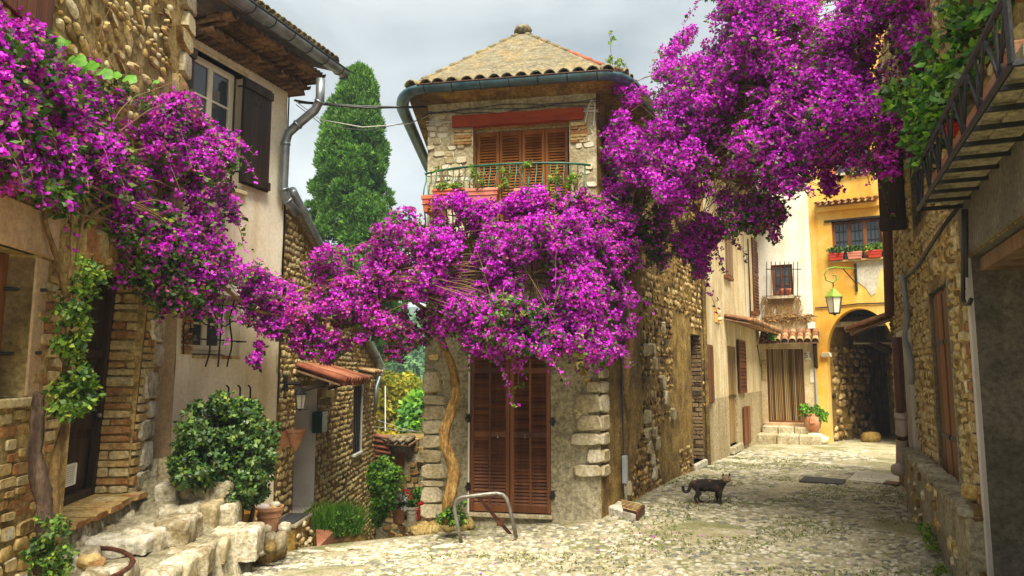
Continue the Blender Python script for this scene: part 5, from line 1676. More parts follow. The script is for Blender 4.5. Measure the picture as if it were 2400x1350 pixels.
# red-brown shutters in the tall opening
wv = part(MB().fbox(FR, wra, wrb, wz0r, wz1r, -.13, -.11), "tall_window", M_black, H_R)
mid = (wra + wrb) / 2
for (a, b) in ((wra + .01, mid - .04), (mid + .04, wrb - .03)):
    sh = part(MB().fbox(FR, a, b, wz0r + .01, wz1r - .01, -.10, -.04), "shutter_leaf", M_wood_rd, wv, bevel=.006)
    for k in range(2):
        c = a + (b - a) * k / 2
        part(MB().fbox(FR, c + .006, c + (b - a) / 2 - .006, wz0r + .05, wz1r - .05, -.04, -.025), "plank", M_wood_rd, sh, bevel=.004)
    for q in (.25, .72):
        zz = wz0r + (wz1r - wz0r) * q
        part(MB().fbox(FR, a, b, zz, zz + .04, -.03, -.015), "strap_hinge", M_iron, sh)
part(MB().fbox(FR, wrb - .025, wrb + .02, wz0r, wz1r, -.1, .02), "frame", M_mortar_g, H_R, bevel=.005)
part(MB().fbox(FR, wra - .03, wrb + .04, wz0r - .06, wz0r, -.12, .10), "window_sill", M_white_st, H_R, bevel=.01)
# door frame and dark door at the far end
part(MB().fbox(FR, dra, drb, drz0, drz1, -.24, -.20), "door", M_wood_dk, H_R)
fz1 = FR.hit(2142, 764)[1]
part(MB().fbox(FR, drb, FR.hit(2149, 950)[0], -.25, fz1, -.1, .05), "door_jamb", M_lilac, H_R, bevel=.01)
part(MB().fbox(FR, dra - .1, drb + .1, drz1, fz1, -.05, .04), "door_head", M_lilac, H_R, bevel=.01)
part(MB().fbox(FR, drb + .0, FR.hit(2152, 950)[0], -.2, .06, .05, .13), "brick_step", M_brick, H_R, bevel=.01)
# shutters of the upper window: one flat, one standing open
plank_shutter(FR, H_R, oa + .01, ob - .01, oz0, oz1, -.1, M_wood_dk, 3)
s_o = FR.hit(2124, 450)[0]
Fo = Facade(FR.pt(s_o, 0, .31)[:2], FR.pt(s_o + .05, 0, .02)[:2])
za, zb_ = FR.hit(2124, 548)[1], FR.hit(2124, 352)[1]
plank_shutter(Fo, H_R, 0, Fo.L, za, zb_, .0, M_wood_dk, 3)
part(MB().tube([FR.pt(s_o - .02, za + .1, 0), FR.pt(s_o, za + .1, .08)], .014, 6), "hinge", M_iron, H_R)
# small sloping roof over the far door
zc_ = FR.hit(2116, 735)[1]
canopy(FR, H_R, .0, .7, zc_ + .05, .58, .22, M_tile, .22, .085)
part(MB().fbox(FR, .0, .7, zc_ - .35, zc_ - .31, .0, .55), "hood_beam", M_wood_dk, H_R)
for s in (.05, .65):
    part(MB().tube([FR.pt(s, zc_ - .5, 0), FR.pt(s, zc_ - .28, .42)], .035, 6), "hood_bracket", M_wood_dk, H_R)
# downpipes
def pipe_px(F, pts, o, r_, m, parent, name="downpipe"):
    P = []
    for p in pts:
        oo = p[2] if len(p) > 2 else o
        P.append(F.pt(*F.hit(p[0], p[1], oo), oo))
    return part(MB().tube(P, r_, 10), name, m, parent, smooth=True)
p0_ = FR.pt(.02, 5.2, .14)
dp1 = pipe_px(FR, [(2068, 150, .20), (2076, 400, .20), (2085, 740, .20)], .2, .06, M_pipe_br, H_R)
dp2 = pipe_px(FR, [(2100, 790), (2106, 900), (2110, 975)], .14, .055, M_pipe_br, H_R)
dp3 = pipe_px(FR, [(2111, 973), (2113, 1040), (2113, 1085), (2106, 1100, .2)], .14, .068, M_pipe_pk, H_R)
pipe_px(FR, [(2111, 970), (2111, 978)], .14, .08, M_pipe_pk, dp3, "pipe_collar")
pipe_px(FR, [(2113, 1020), (2113, 1026)], .14, .075, M_rust, dp3, "pipe_clip")
part(MB().blob(FR.pt(*FR.hit(2106, 1101, .2), .2), (.09, .09, .08), 1, .05), "pipe_shoe", M_pipe_pk, dp3, smooth=True)
pipe_px(FR, [(2110, 648), (2118, 655), (2122, 700), (2126, 740), (2121, 790), (2136, 850), (2137, 900)], .07, .032, M_pipe_gr, H_R, "waste_pipe")
pipe_px(FR, [(2250, 480), (2200, 545), (2150, 625), (2122, 652)], .05, .018, M_iron, H_R, "iron_stay")
pipe_px(FR, [(2258, 490), (2259, 560), (2257, 640), (2257, 700), (2262, 713), (2272, 712), (2276, 702)], .07, .016, M_cable, H_R, "wall_cable")
pipe_px(FR, [(2264, 490), (2265, 600), (2266, 650)], .06, .010, M_cable, H_R, "wall_cable")
# shutters high above the balcony
a, b = FR.hit(2285, 10, .0)[0], FR.hit(2362, 10, .0)[0]
z_ = FR.hit(2320, 38)[1]
us = part(MB().fbox(FR, a, b, z_, z_ + 1.3, .01, .03), "upper_shutter", M_wood_rd, H_R)
for i in range(7):
    q = a + (b - a) * i / 7
    part(MB().fbox(FR, q + .004, q + (b - a) / 7 - .004, z_, z_ + 1.3, .03, .045), "plank", M_wood_rd, us, bevel=.004)
# iron balcony
def on_z(px, py, z):
    d = ray(px, py); k = (z - CAMZ) / d.z
    p = Vector((0, 0, CAMZ)) + d * k
    q = p - FR.p0
    return q.dot(FR.t), -q.dot(FR.n)
bzz = FR.hit(2267, 488)[1]
sF, oF = on_z(2162, 490, bzz)
sN, oN = on_z(2352, 152, bzz)
oB = (oF + oN) / 2
H_BAL = root("iron_balcony", "black wrought iron balcony with scrolled railing on the right stone house", "balcony", FR.pt((sF + sN) / 2, bzz, oB / 2))
ww = FR.pt(sF, 0, oB)
zt_ = CAMZ + ray(2167, 402).z * (ww.y / ray(2167, 402).y)
hR_ = max(.22, min(.5, zt_ - bzz))
part(MB().fbox(FR, sF + .03, sN - .02, bzz + .03, bzz + .10, .01, oB - .05), "floor_slab", M_mortar_g, H_BAL, bevel=.008)
part(MB().fbox(FR, sF + .05, sN - .04, bzz + .012, bzz + .028, .06, oB - .14), "floor_board", M_mortar_g, H_BAL)
part(MB().tube([FR.pt(sF, bzz, 0), FR.pt(sF, bzz, oB), FR.pt(sN, bzz, oB), FR.pt(sN, bzz, 0)], .017, 6), "frame", M_iron, H_BAL)
part(MB().tube([FR.pt(sF, bzz + hR_, 0), FR.pt(sF, bzz + hR_, oB), FR.pt(sN, bzz + hR_, oB), FR.pt(sN, bzz + hR_, 0)], .016, 6), "handrail", M_iron, H_BAL)
nb_ = 10
for i in range(nb_ + 1):
    s = sF + (sN - sF) * i / nb_
    part(MB().fbox(FR, s - .012, s + .012, bzz - .012, bzz + .012, .0, oB), "cross_bar", M_iron, H_BAL)
def scroll(s, z, R, turn, side):
    return [FR.pt(s + side * R * (1 - t * .75) * math.cos(turn + 5.5 * t) , z + R * (1 - t * .75) * math.sin(turn + 5.5 * t), oB) for t in [k / 12 for k in range(13)]]
ns = 7
for i in range(ns):
    s0_ = sF + (sN - sF) * i / ns; s1_ = sF + (sN - sF) * (i + 1) / ns
    m_ = (s0_ + s1_) / 2
    for (qa, qb) in ((s0_, m_ - .015), (s1_, m_ + .015)):
        part(MB().tube([FR.pt(qa, bzz + hR_, oB), FR.pt(qa + (qb - qa) * .6, bzz + hR_ * .45, oB), FR.pt(qb, bzz + .02, oB)], .009, 5), "railing_bar", M_iron, H_BAL, smooth=True)
        sd_ = 1 if qb > qa else -1
        part(MB().tube(scroll(qa + sd_ * .045, bzz + hR_ - .055, .045, math.pi / 2, sd_), .007, 5), "scroll", M_iron, H_BAL, smooth=True)
    part(MB().tube([FR.pt(m_, bzz, oB), FR.pt(m_, bzz + hR_, oB)], .008, 5), "railing_bar", M_iron, H_BAL)
    part(MB().tube(scroll(m_ + .03, bzz + .05, .035, -math.pi / 2, 1), .006, 5), "scroll", M_iron, H_BAL, smooth=True)
part(MB().tube([FR.pt(sN, bzz, oB), FR.pt(sN, bzz + hR_, oB)], .016, 6), "corner_post", M_iron, H_BAL)
part(MB().tube([FR.pt(sN, bzz + .12 + .09 * math.sin(t), oB * .5 + .10 * math.cos(t)) for t in [k * math.pi / 8 for k in range(17)]], .010, 6), "ring", M_iron, H_BAL, smooth=True)
part(MB().tube([FR.pt(sF, bzz, oB), FR.pt(sF, bzz + hR_, oB)], .014, 6), "corner_post", M_iron, H_BAL)

# ------------------------------------------------------------------ steps and terrace at the left
TZ = .25
tp = [(-4.6, 2.6), (-2.72, 2.6), (-2.72, 5.5), (-2.66, 6.1), (-2.46, 6.8), (-2.46, 7.12), (-2.85, 7.3), (-3.05, 7.6), (-3.5, 8.3), (-4.7, 8.3)]
mb = MB()
vs, fs, ix = [], [], {}
xs = np.arange(-4.7, -2.3, .05); ys = np.arange(2.6, 8.4, .05)
for j, y in enumerate(ys):
    for i, x in enumerate(xs):
        inside = inpoly(x, y, tp)
        ye = 5.92 + .62 * max(0, x + 3.35)
        up = (sstep(ye, ye + .10, y) * .145 + sstep(6.92, 7.0, y) * .09 + sstep(7.10, 7.2, y) * .15 + sstep(7.4, 7.5, y) * .17) * sstep(-2.72, -2.90, x)
        z = TZ + .02 + .02 * noise.noise(Vector((x * 3, y * 3, 0))) + .014 * noise.noise(Vector((x * 11, y * 11, 2))) + up if inside else gh(x, y) - .1
        vs.append((x, y, z))
nxx = len(xs)
for j in range(len(ys) - 1):
    for i in range(nxx - 1):
        fs.append((j * nxx + i, j * nxx + i + 1, (j + 1) * nxx + i + 1, (j + 1) * nxx + i))
part(MB().add(vs, fs), "terrace", M_mortar_g, None, smooth=True, kind="structure")
STEPS = root("stone_steps", "worn pale stone steps climbing between the two left houses", "steps", (-3.0, 6.6, 0))
def blk(pl, pr, pt_, pb, Y, dep, seed, m=M_white_st, yaw=0.0, parent=None, name="step_stone"):
    a, b = at(pl, pt_, Y), at(pr, pt_, Y)
    z0 = at((pl + pr) / 2, pb, Y).z
    w, h = b.x - a.x, a.z - z0
    c = Vector(((a.x + b.x) / 2, Y + dep / 2, (a.z + z0) / 2 - .03))
    mbb = MB()
    vs_, fs_ = [], []
    key = {}
    N3 = (max(4, int(w / .028)), max(4, int(dep / .035)), max(3, int(h / .03)))
    def vv(i, j, k):
        if (i, j, k) in key: return key[(i, j, k)]
        q = Vector((i / N3[0] - .5, j / N3[1] - .5, k / N3[2] - .5))
        p_ = Vector((q.x * w, q.y * dep, q.z * (h + .06)))
        # rounded, chipped arrises
        R = min(.032, h * .3)
        half = Vector((w / 2 - R, dep / 2 - R, (h + .06) / 2 - R))
        cl = Vector([max(-a_, min(a_, b_)) for a_, b_ in zip(half, p_)])
        dlt = p_ - cl
        if dlt.length > 1e-6: p_ = cl + dlt.normalized() * min(dlt.length, R)
        o_ = Vector((seed * 3.3, seed * 1.7, 0))
        sk_ = noise.noise(Vector((seed * 9.1, 0, 0)))
        nrm = dlt.normalized() if dlt.length > 1e-6 else Vector((0, 0, 1))
        p_ = p_ + nrm * (.016 * noise.noise(p_ * 5 + o_) - .030 * max(0, noise.noise(p_ * 11 + o_)) + .010 * noise.noise(p_ * 36 + o_))
        p_.x += p_.y * sk_ * .4 + p_.z * sk_ * .25
        p_.y += .05 * noise.noise(Vector((p_.x * 3, seed, 0)))
        p_.z += .06 * q.x * noise.noise(Vector((seed * 4.4, 1, 0))) * 2
        key[(i, j, k)] = len(vs_); vs_.append(p_)
        return key[(i, j, k)]
    a_, b_, c_ = N3
    for i in range(a_):
        for j in range(b_):
            fs_.append((vv(i, j, c_), vv(i + 1, j, c_), vv(i + 1, j + 1, c_), vv(i, j + 1, c_)))
    for k in range(c_):
        for i in range(a_):
            fs_.append((vv(i, 0, k), vv(i + 1, 0, k), vv(i + 1, 0, k + 1), vv(i, 0, k + 1)))
            fs_.append((vv(i + 1, b_, k), vv(i, b_, k), vv(i, b_, k + 1), vv(i + 1, b_, k + 1)))
        for j in range(b_):
            fs_.append((vv(0, j + 1, k), vv(0, j, k), vv(0, j, k + 1), vv(0, j + 1, k + 1)))
            fs_.append((vv(a_, j, k), vv(a_, j + 1, k), vv(a_, j + 1, k + 1), vv(a_, j, k + 1)))
    return part(mbb.add(vs_, fs_), name, m, parent or STEPS, smooth=True, M=Matrix.Translation(c) @ Matrix.Rotation(yaw, 4, 'Z'))
for k, a in enumerate([(364, 404, 1076, 1132, 7.30, .5, 0), (404, 440, 1100, 1150, 7.25, .5, 0), (352, 406, 1136, 1192, 7.0, .4, .05), (408, 475, 1132, 1186, 7.05, .42, .05), (476, 540, 1130, 1190, 7.15, .4, 0),
                       (356, 452, 1192, 1214, 6.72, .34, .12), (417, 500, 1182, 1246, 6.86, .36, .1), (502, 545, 1186, 1240, 6.98, .36, .1),
                       (430, 520, 1266, 1312, 6.48, .36, .25), (462, 592, 1246, 1306, 6.75, .42, .15),
                       (345, 432, 1222, 1284, 6.18, .42, .1), (285, 372, 1240, 1290, 6.02, .34, .1), (168, 334, 1266, 1294, 5.82, .34, .22),
                       (370, 476, 1292, 1347, 6.02, .36, .3), (327, 437, 1316, 1366, 5.78, .30, .3), (302, 395, 1342, 1390, 5.56, .26, .3), (140, 212, 1294, 1334, 5.50, .28, .2), (226, 300, 1330, 1352, 5.30, .2, .2), (180, 236, 1343, 1365, 5.15, .2, .2)]):
    blk(*a[:6], k + 1, M_quoin if k in (0, 1, 3, 6, 8, 14) else M_white_st, a[6])
for k, (x, y, w, h, m_) in enumerate([(208, 1312, 52, 30, M_rubble), (222, 1322, 50, 30, M_brick), (262, 1335, 26, 14, M_quoin)]):
    p = at(x, y, 5.55)
    o = part(MB().blob(p, (w / 2 / 1700 * 5.5, .07, h / 2 / 1700 * 5.6), k + 3, .3, 12), "boulder", m_, None, smooth=True, cat="stone",
             label=["tan oval rock in the planted bed inside the iron hoop", "orange-brown rounded rock in front of the tan rock by the iron hoop", "small pale flat rock right of the orange rock by the iron hoop"][k])
# rusty half hoop
hz_ = TZ + .14
def onz(px, py, z):
    d = ray(px, py); k = (z - CAMZ) / d.z
    return Vector((0, 0, CAMZ)) + d * k
P = [onz(x, y, hz_) for x, y in ((233, 1285), (262, 1286), (288, 1293), (307, 1304), (313, 1316), (303, 1330), (285, 1342), (262, 1352), (240, 1362))]
hoop = root("iron_edging", "rusty curved iron hoop edging the planted bed at the bottom left corner", "iron hoop", (P[4].x, P[4].y, TZ))
part(MB().tube(P, .017, 8), "hoop_bar", M_rust, hoop, smooth=True)
for q in (0, 6):
    part(MB().tube([P[q], P[q] - Vector((0, 0, .2))], .014, 6), "hoop_leg", M_rust, hoop)

# footing under the pots, rounded stones, pot
part(MB().blob((-2.95, 8.55, -.30), (.36, .36, .30), 3, .25, 16), "stone_footing", M_mortar_d, None, smooth=True, label="rough stone footing under the terracotta pot beside the shrub", cat="footing")
for k, (x, y, w, h, Y, lb) in enumerate([(590, 1258, 32, 42, 8.0, "ochre upright river stone leaning left in the pile below the pot"), (628, 1262, 40, 30, 7.95, "white oval river stone in the middle of the pile below the pot"),
        (583, 1281, 30, 22, 7.85, "grey-brown stone lowest left in the pile below the pot"), (609, 1276, 26, 20, 7.9, "small bluish grey stone between the white and the brown stone"), (636, 1280, 28, 28, 7.85, "brown round stone under the white stone in the pile"),
        (657, 1270, 24, 44, 7.95, "tall tan stone at the right end of the pile"), (620, 1244, 26, 22, 8.1, "ochre stone just under the rim of the footing by the pot"), (596, 1240, 22, 20, 8.1, "orange-tan stone at the top of the pile left of the pot"), (668, 1238, 26, 26, 8.3, "pale grey stone wedged between pot and stone step"), (612, 1292, 30, 16, 7.85, "flat mossy stone at the foot of the pile")]):
    p = at(x, y, Y)
    part(MB().blob(p, (w / 2 / 1700 * Y * 1.02, .12, h / 2 / 1700 * Y * 1.05), k + 30, .22, 12), "river_stone", [M_mortar_l, M_white_st, M_cobble, M_cobble, M_mortar, M_mortar_l, M_quoin, M_quoin, M_white_st, M_cobble][k], None, smooth=True, label=lb, cat="stone", group="rounded stones piled below the pot")
def pot(c, r1, h, m, name, label, cat, rim=.012, group=None, r0=.68):
    R = root(name, label, cat, c, group)
    part(MB().lathe(c, [(r1 * r0, 0), (r1 * .86, h * .55), (r1 * .95, h * .80), (r1 * .95, h * .84), (r1 * 1.06, h * .85), (r1 * 1.08, h), (r1 * .95, h), (r1 * .9, h * .82), (r1 * .1, h * .80)], 24), "pot_body", m, R, smooth=True).modifiers.new("es", 'EDGE_SPLIT').split_angle = math.radians(50)
    for q in (.60, .66):
        part(MB().lathe((c[0], c[1], c[2] + h * q), [(r1 * .90, -.008), (r1 * .93, 0), (r1 * .90, .008)], 24, cap=False), "ring", m, R, smooth=True)
    return R
pc = at(629, 1243, 8.3)
wp = 30 / 1700 * 8.3
ph = at(629, 1186, 8.3).z - pc.z
PR = pot((pc.x, 8.3, pc.z), wp, ph, M_terra, "terracotta_pot", "ribbed terracotta pot filled with smooth stones beside the shrub", "pot")
for k, (dx, dy, r_, lb, m_) in enumerate([(-.05, -.06, .075, "large pinkish stone on the left inside the terracotta pot", M_lilac), (.06, .02, .06, "grey-brown stone standing up in the terracotta pot", M_cobble), (.07, -.09, .045, "small tan stone at the right rim of the terracotta pot", M_pebble)]):
    part(MB().blob((pc.x + dx, 8.3 + dy, pc.z + ph * .95 + (.02 if k == 1 else 0)), (r_, r_ * .8, r_ * .65), k + 60, .15, 12), "river_stone", m_, None, smooth=True, label=lb, cat="stone", group="smooth stones in the terracotta pot")
# stone step with a door mat
zs = at(690, 1230, 9.0).z
SB = root("stone_step", "rubble stone step block below the lamp, with a grey mat on it", "step", (-2.78, 9.35, zs - .5))
sx0, sx1, sy0, sy1 = -3.0, at(692, 1230, 9.0).x, 9.0, 9.72
part(MB().box(sx0, sx1, sy0, sy1, -1.0, zs - .045), "step_core", M_mortar_d, SB)
part(MB().box(sx0, sx1 + .015, sy0 - .02, sy1 + .01, zs - .045, zs), "step_slab", M_mortar_g, SB, bevel=.012)
for Fq in (Facade((sx1, sy0), (sx1, sy1)), Facade((sx0, sy0), (sx1, sy0))):
    stones(Fq, SB, M_rubble, "pebble", "stone", .0, Fq.L, -.8, zs - .06, .085, 1.5, .016, .04, .0, rot=.4, seed=81, keep=.9)
mt = part(MB().box8([(sx0 + .12, sy0 + .03, zs + .002), (sx1 - .03, sy0 + .03, zs + .002), (sx1 - .02, sy1 - .06, zs + .002), (sx0 + .12, sy1 - .06, zs + .002),
                     (sx0 + .12, sy0 + .03, zs + .014), (sx1 - .03, sy0 + .03, zs + .014), (sx1 - .02, sy1 - .06, zs + .014), (sx0 + .12, sy1 - .06, zs + .014)]), "door_mat", M_mat, None, label="dark grey rubber mat lying on the stone step", cat="door mat")
a_, b_, c_, d_ = at(741, 1241, 9.9), at(786, 1242, 10.1), at(743, 1286, 9.05), at(786, 1262, 9.9)
part(MB().prism([Vector((p.x, p.y, p.z - .35)) for p in (c_, a_, b_)][::-1], [c_, a_, b_][::-1]), "tile_ramp", M_tile_red, None, label="triangular red tile ramp beside the stone step in the alley", cat="ramp")

# ------------------------------------------------------------------ hoop barrier, drain block, covers
HB = root("bike_hoop", "bent grey steel tube hoop with a rusty bar in front of the louvred door", "hoop barrier", (at(1145, 1265, 8.2).x, 8.2, gh(-.2, 8.2)))
P = [at(x, y, 8.2) for x, y in ((1081, 1272), (1074, 1238), (1066, 1200), (1065, 1182), (1070, 1171), (1082, 1165), (1110, 1162), (1140, 1158), (1165, 1156), (1178, 1159), (1187, 1168), (1193, 1184), (1200, 1215), (1210, 1260))]
part(MB().tube(P, .021, 12), "tube", M_galv, HB, smooth=True)
pr0, pr1 = at(1118, 1162, 8.2), at(1196, 1252, 8.45)
part(MB().prism([pr0 + Vector((-.025, -.01, 0)), pr0 + Vector((.025, -.01, 0)), pr1 + Vector((.025, -.01, 0)), pr1 + Vector((-.025, -.01, 0))][::-1],
                [pr0 + Vector((-.025, .012, 0)), pr0 + Vector((.025, .012, 0)), pr1 + Vector((.025, .012, 0)), pr1 + Vector((-.025, .012, 0))][::-1]), "rusty_bar", M_rust, HB, bevel=.004)
pl_ = pr0.lerp(pr1, .68)
part(MB().box(pl_.x - .035, pl_.x + .05, pl_.y - .025, pl_.y + .02, pl_.z - .04, pl_.z + .035), "lock_plate", M_rust, HB, bevel=.006)
DB = root("drain_block", "small pale concrete block with rusty grating at the foot of the corner house", "drain block", (1.3, 8.85, 0))
q0, q1, q2, q3 = gp(1416, 1204), gp(1490, 1222), gp(1507, 1204), gp(1440, 1188)
top_ = [at(1414, 1184, q0.y), at(1480, 1206, q1.y), at(1502, 1190, q2.y), at(1440, 1176, q3.y)]
part(MB().prism([Vector((p.x, p.y, -.1)) for p in (q0, q1, q2, q3)], [Vector((p.x, p.y, .085)) for p in (q0, q1, q2, q3)]), "block", M_white_st, DB, bevel=.02, seg=2)
q4, q5, q6, q7 = q1.lerp(q0, .0), q2, q3.lerp(q2, .25), q0.lerp(q1, .62)
part(MB().prism([Vector((p.x, p.y, .087)) for p in (q7, q1, q2, q6)], [Vector((p.x, p.y, .10)) for p in (q7, q1, q2, q6)]), "grating", M_rust, DB)
for i in range(6):
    a, b = q7.lerp(q6, (i + .5) / 6), q1.lerp(q2, (i + .5) / 6)
    part(MB().tube([Vector((a.x, a.y, .105)), Vector((b.x, b.y, .105))], .008, 4), "grating_bar", M_brick, DB)
part(MB().prism([Vector((p.x, p.y, .0)) - Vector((0, .004, 0)) for p in (q1, q2, q2 + Vector((.02, -.02, 0)), q1 + Vector((.02, -.02, 0)))], [Vector((p.x, p.y, .10)) for p in (q1, q2, q2 + Vector((.02, -.02, 0)), q1 + Vector((.02, -.02, 0)))]), "side_grating", M_rust, DB)
def flat_px(pts, z, th, name, m, parent=None, **kw):
    P = [gp(*p) for p in pts]
    return part(MB().prism([Vector((p.x, p.y, gh(p.x, p.y) + z)) for p in P], [Vector((p.x, p.y, gh(p.x, p.y) + z + th)) for p in P]), name, m, parent, **kw)
flat_px([(1872, 1131), (1975, 1138), (1984, 1127), (1886, 1119)], .012, .012, "drain_cover", M_mat, None, label="dark rectangular metal cover set in the street", cat="drain cover")
flat_px([(1988, 1128), (2105, 1138), (2125, 1118), (2010, 1106)], .010, .010, "concrete_patch", M_patch, ground)
flat_px([(2070, 1136), (2105, 1141), (2110, 1134), (2078, 1130)], .018, .010, "rusty_cover", M_rust, None, label="small rusty cover beside the pale concrete patch", cat="drain cover")
# steps before the curtained door
HS = root("door_steps", "low worn stone steps in front of the brown curtained door at number 51", "steps", FW.pt(.6, -.1, .4))
for (pl1, pr1_, yt, yb, o0, o1) in ((1786, 1900, 1000, 1022, 0, .55), (1770, 1925, 1020, 1040, .5, 1.15)):
    a, b, c, d = FW.rect(pl1, pr1_, yt, yb, o1)
    n = 3
    for i in range(n):
        part(MB().fbox(FW, a + (b - a) * i / n + .006, a + (b - a) * (i + 1) / n - .006, c - .25, d, o0 - .02 if o0 else .02, o1 + .03 * (i % 2)), "step_stone", M_mortar_l, HS, bevel=.025, seg=2)
a, b, c, d = FW.rect(1895, 1930, 1012, 1040, .9)
part(MB().blob(FW.pt((a + b) / 2, c + .08, .6), (.28, .25, .18), 4, .3), "edge_stone", M_rubble, HS, smooth=True)

# ------------------------------------------------------------------ lamps, boxes, planters
def lantern(c, w, h, mcap, name_root, m_frame=M_iron, n=6):
    """six-sided tapered lantern hanging with its top at c"""
    R = name_root
    z = c.z
    t = w / 2; b_ = w * .30
    part(MB().lathe(c, [(w * .05, 0), (w * .07, -h * .06), (w * .18, -h * .10), (w * .22, -h * .14), (t * 1.06, -h * .34), (t * 1.08, -h * .37), (t * .9, -h * .37)], n), "lamp_cap", mcap, R)
    part(MB().lathe(c, [(t * .92, -h * .375), (b_, -h * .90)], n, cap=False), "lamp_glass", M_lampglass, R)
    for k in range(n):
        a = 2 * math.pi * k / n
        part(MB().tube([c + Vector((math.cos(a) * t * .95, math.sin(a) * t * .95, -h * .37)), c + Vector((math.cos(a) * b_ * 1.04, math.sin(a) * b_ * 1.04, -h * .91))], w * .022, 5), "lamp_rib", m_frame, R)
    part(MB().lathe(c, [(b_ * 1.1, -h * .90), (b_ * 1.1, -h * .93), (b_ * .3, -h * .96), (w * .04, -h)], n), "lamp_base", m_frame, R)
lc = at(705, 903, 9.45)
LM = root("wall_lantern", "black wall lantern on a short bracket under the red tile hood", "wall lamp", FD.pt(.2, lc.z, 0))
lantern(lc, .155, .33, M_iron, LM)
part(MB().tube([Vector((-2.94, 9.45, lc.z + .02)), Vector((lc.x, 9.45, lc.z + .02)), lc], .02, 8), "bracket", M_iron, LM)
part(MB().box(-2.96, -2.91, 9.39, 9.51, lc.z - .08, lc.z + .12), "wall_plate", M_iron, LM, bevel=.005)
part(MB().tube([lc + Vector((.05, 0, -.31)), lc + Vector((.09, 0, -.31)), lc + Vector((.09, 0, -.27))], .006, 5), "hook", M_iron, LM)
bc = FY.hit(2006, 640, .02)
wpt = FY.pt(bc[0], bc[1], .03)
ltop = at(1953, 672, wpt.y - .3)
LG = root("street_lantern", "green-capped street lantern hanging from a scrolled bracket on the yellow house", "street lamp", wpt)
lantern(ltop, .46, .78, M_lampgreen, LG, M_iron, 6)
arm_z = FY.hit(2006, 630)[1]
e = Vector((ltop.x, ltop.y, arm_z))
part(MB().tube([FY.pt(bc[0], FY.hit(2006, 618)[1], .04), FY.pt(bc[0], FY.hit(2006, 684)[1], .04)], .035, 6), "wall_bar", M_iron, LG)
aw = Vector((wpt.x, wpt.y, arm_z))
part(MB().tube([aw, aw.lerp(e, .9), e + Vector((-.12, 0, -.04)), e + Vector((-.22, 0, -.2)), e + Vector((-.18, 0, -.36)), e + Vector((-.02, 0, -.42)), e + Vector((.10, 0, -.34)), e + Vector((.09, 0, -.22)), e + Vector((0, 0, -.22))], .022, 6), "scroll_arm", M_lampgreen, LG, smooth=True)
part(MB().tube([e + Vector((0, 0, -.40)), ltop], .018, 6), "hanger", M_iron, LG)
part(MB().tube([aw + Vector((0, 0, -.42)), aw.lerp(e, .55) + Vector((0, 0, -.02))], .016, 6), "stay", M_iron, LG)
# terracotta wall pot
wc = at(693, 1002, 9.4)
WP = root("wall_planter", "terracotta half-pot hung on the wall below the black lantern", "wall pot", (wc.x, 9.4, wc.z - .22))
part(MB().lathe((wc.x, 9.4, wc.z - .30), [(.012, 0), (.035, .03), (.08, .12), (.105, .22), (.108, .235), (.122, .24), (.125, .27), (.105, .275), (.10, .24)], 18), "planter_body", M_terra, WP, smooth=True)
part(MB().box(-2.95, wc.x - .06, 9.36, 9.44, wc.z - .24, wc.z - .05), "mount", M_terra, WP)
part(MB().box(-2.96, -2.93, 9.27, 9.41, at(660, 1062, 9.3).z, at(660, 1050, 9.3).z), "meter_tag", M_yellow, None, label="tiny yellow tag on the wall left of the lilac door jamb", cat="tag")
# letter box
s0_ = FD.hit(731, 990)[0]; zt1, zb1_ = FD.hit(731, 966)[1], FD.hit(731, 1015)[1]
MBX = root("letter_box", "dark green metal letter box on the pebble wall right of the hooded door", "letter box", FD.pt(s0_, zb1_, 0))
part(MB().fbox(FD, s0_, s0_ + .30, zb1_, zt1, .0, .15), "box_body", M_mailbox, MBX, bevel=.008)
part(MB().fbox(FD, s0_ + .02, s0_ + .28, zt1 - .06, zt1 - .045, .15, .158), "slot", M_white_p, MBX)
# far pot with plant
jc = FW.pt(FW.hit(1905, 1000, .45)[0], 0, .45)
jz = at(1905, 1012, jc.y).z
JR = root("plant_jar", "round terracotta jar with a leafy green plant beside the brown curtained door", "plant pot", (jc.x, jc.y, jz))
part(MB().lathe((jc.x, jc.y, jz), [(.12, 0), (.20, .12), (.23, .26), (.21, .38), (.16, .45), (.18, .49), (.13, .49)], 20), "jar", M_terra, JR, smooth=True)
part(MB().box(-.07, .07, -.02, .02, 0, .14), "emblem", M_terra, JR, M=Matrix.Translation((jc.x - .1, jc.y - .22, jz + .24)))
g = np.random.default_rng(9)
P_, N_2 = ball_points([(jc.x - .16, jc.y, jz + .58), (jc.x + .08, jc.y - .05, jz + .54), (jc.x + .22, jc.y - .1, jz + .42)], [.17, .16, .13], 50, g)
V, Fc = leaf_cloud(P_, N_2, .11, 3, 4)
quads_obj(V, Fc, "foliage", M_leaf_b, JR)
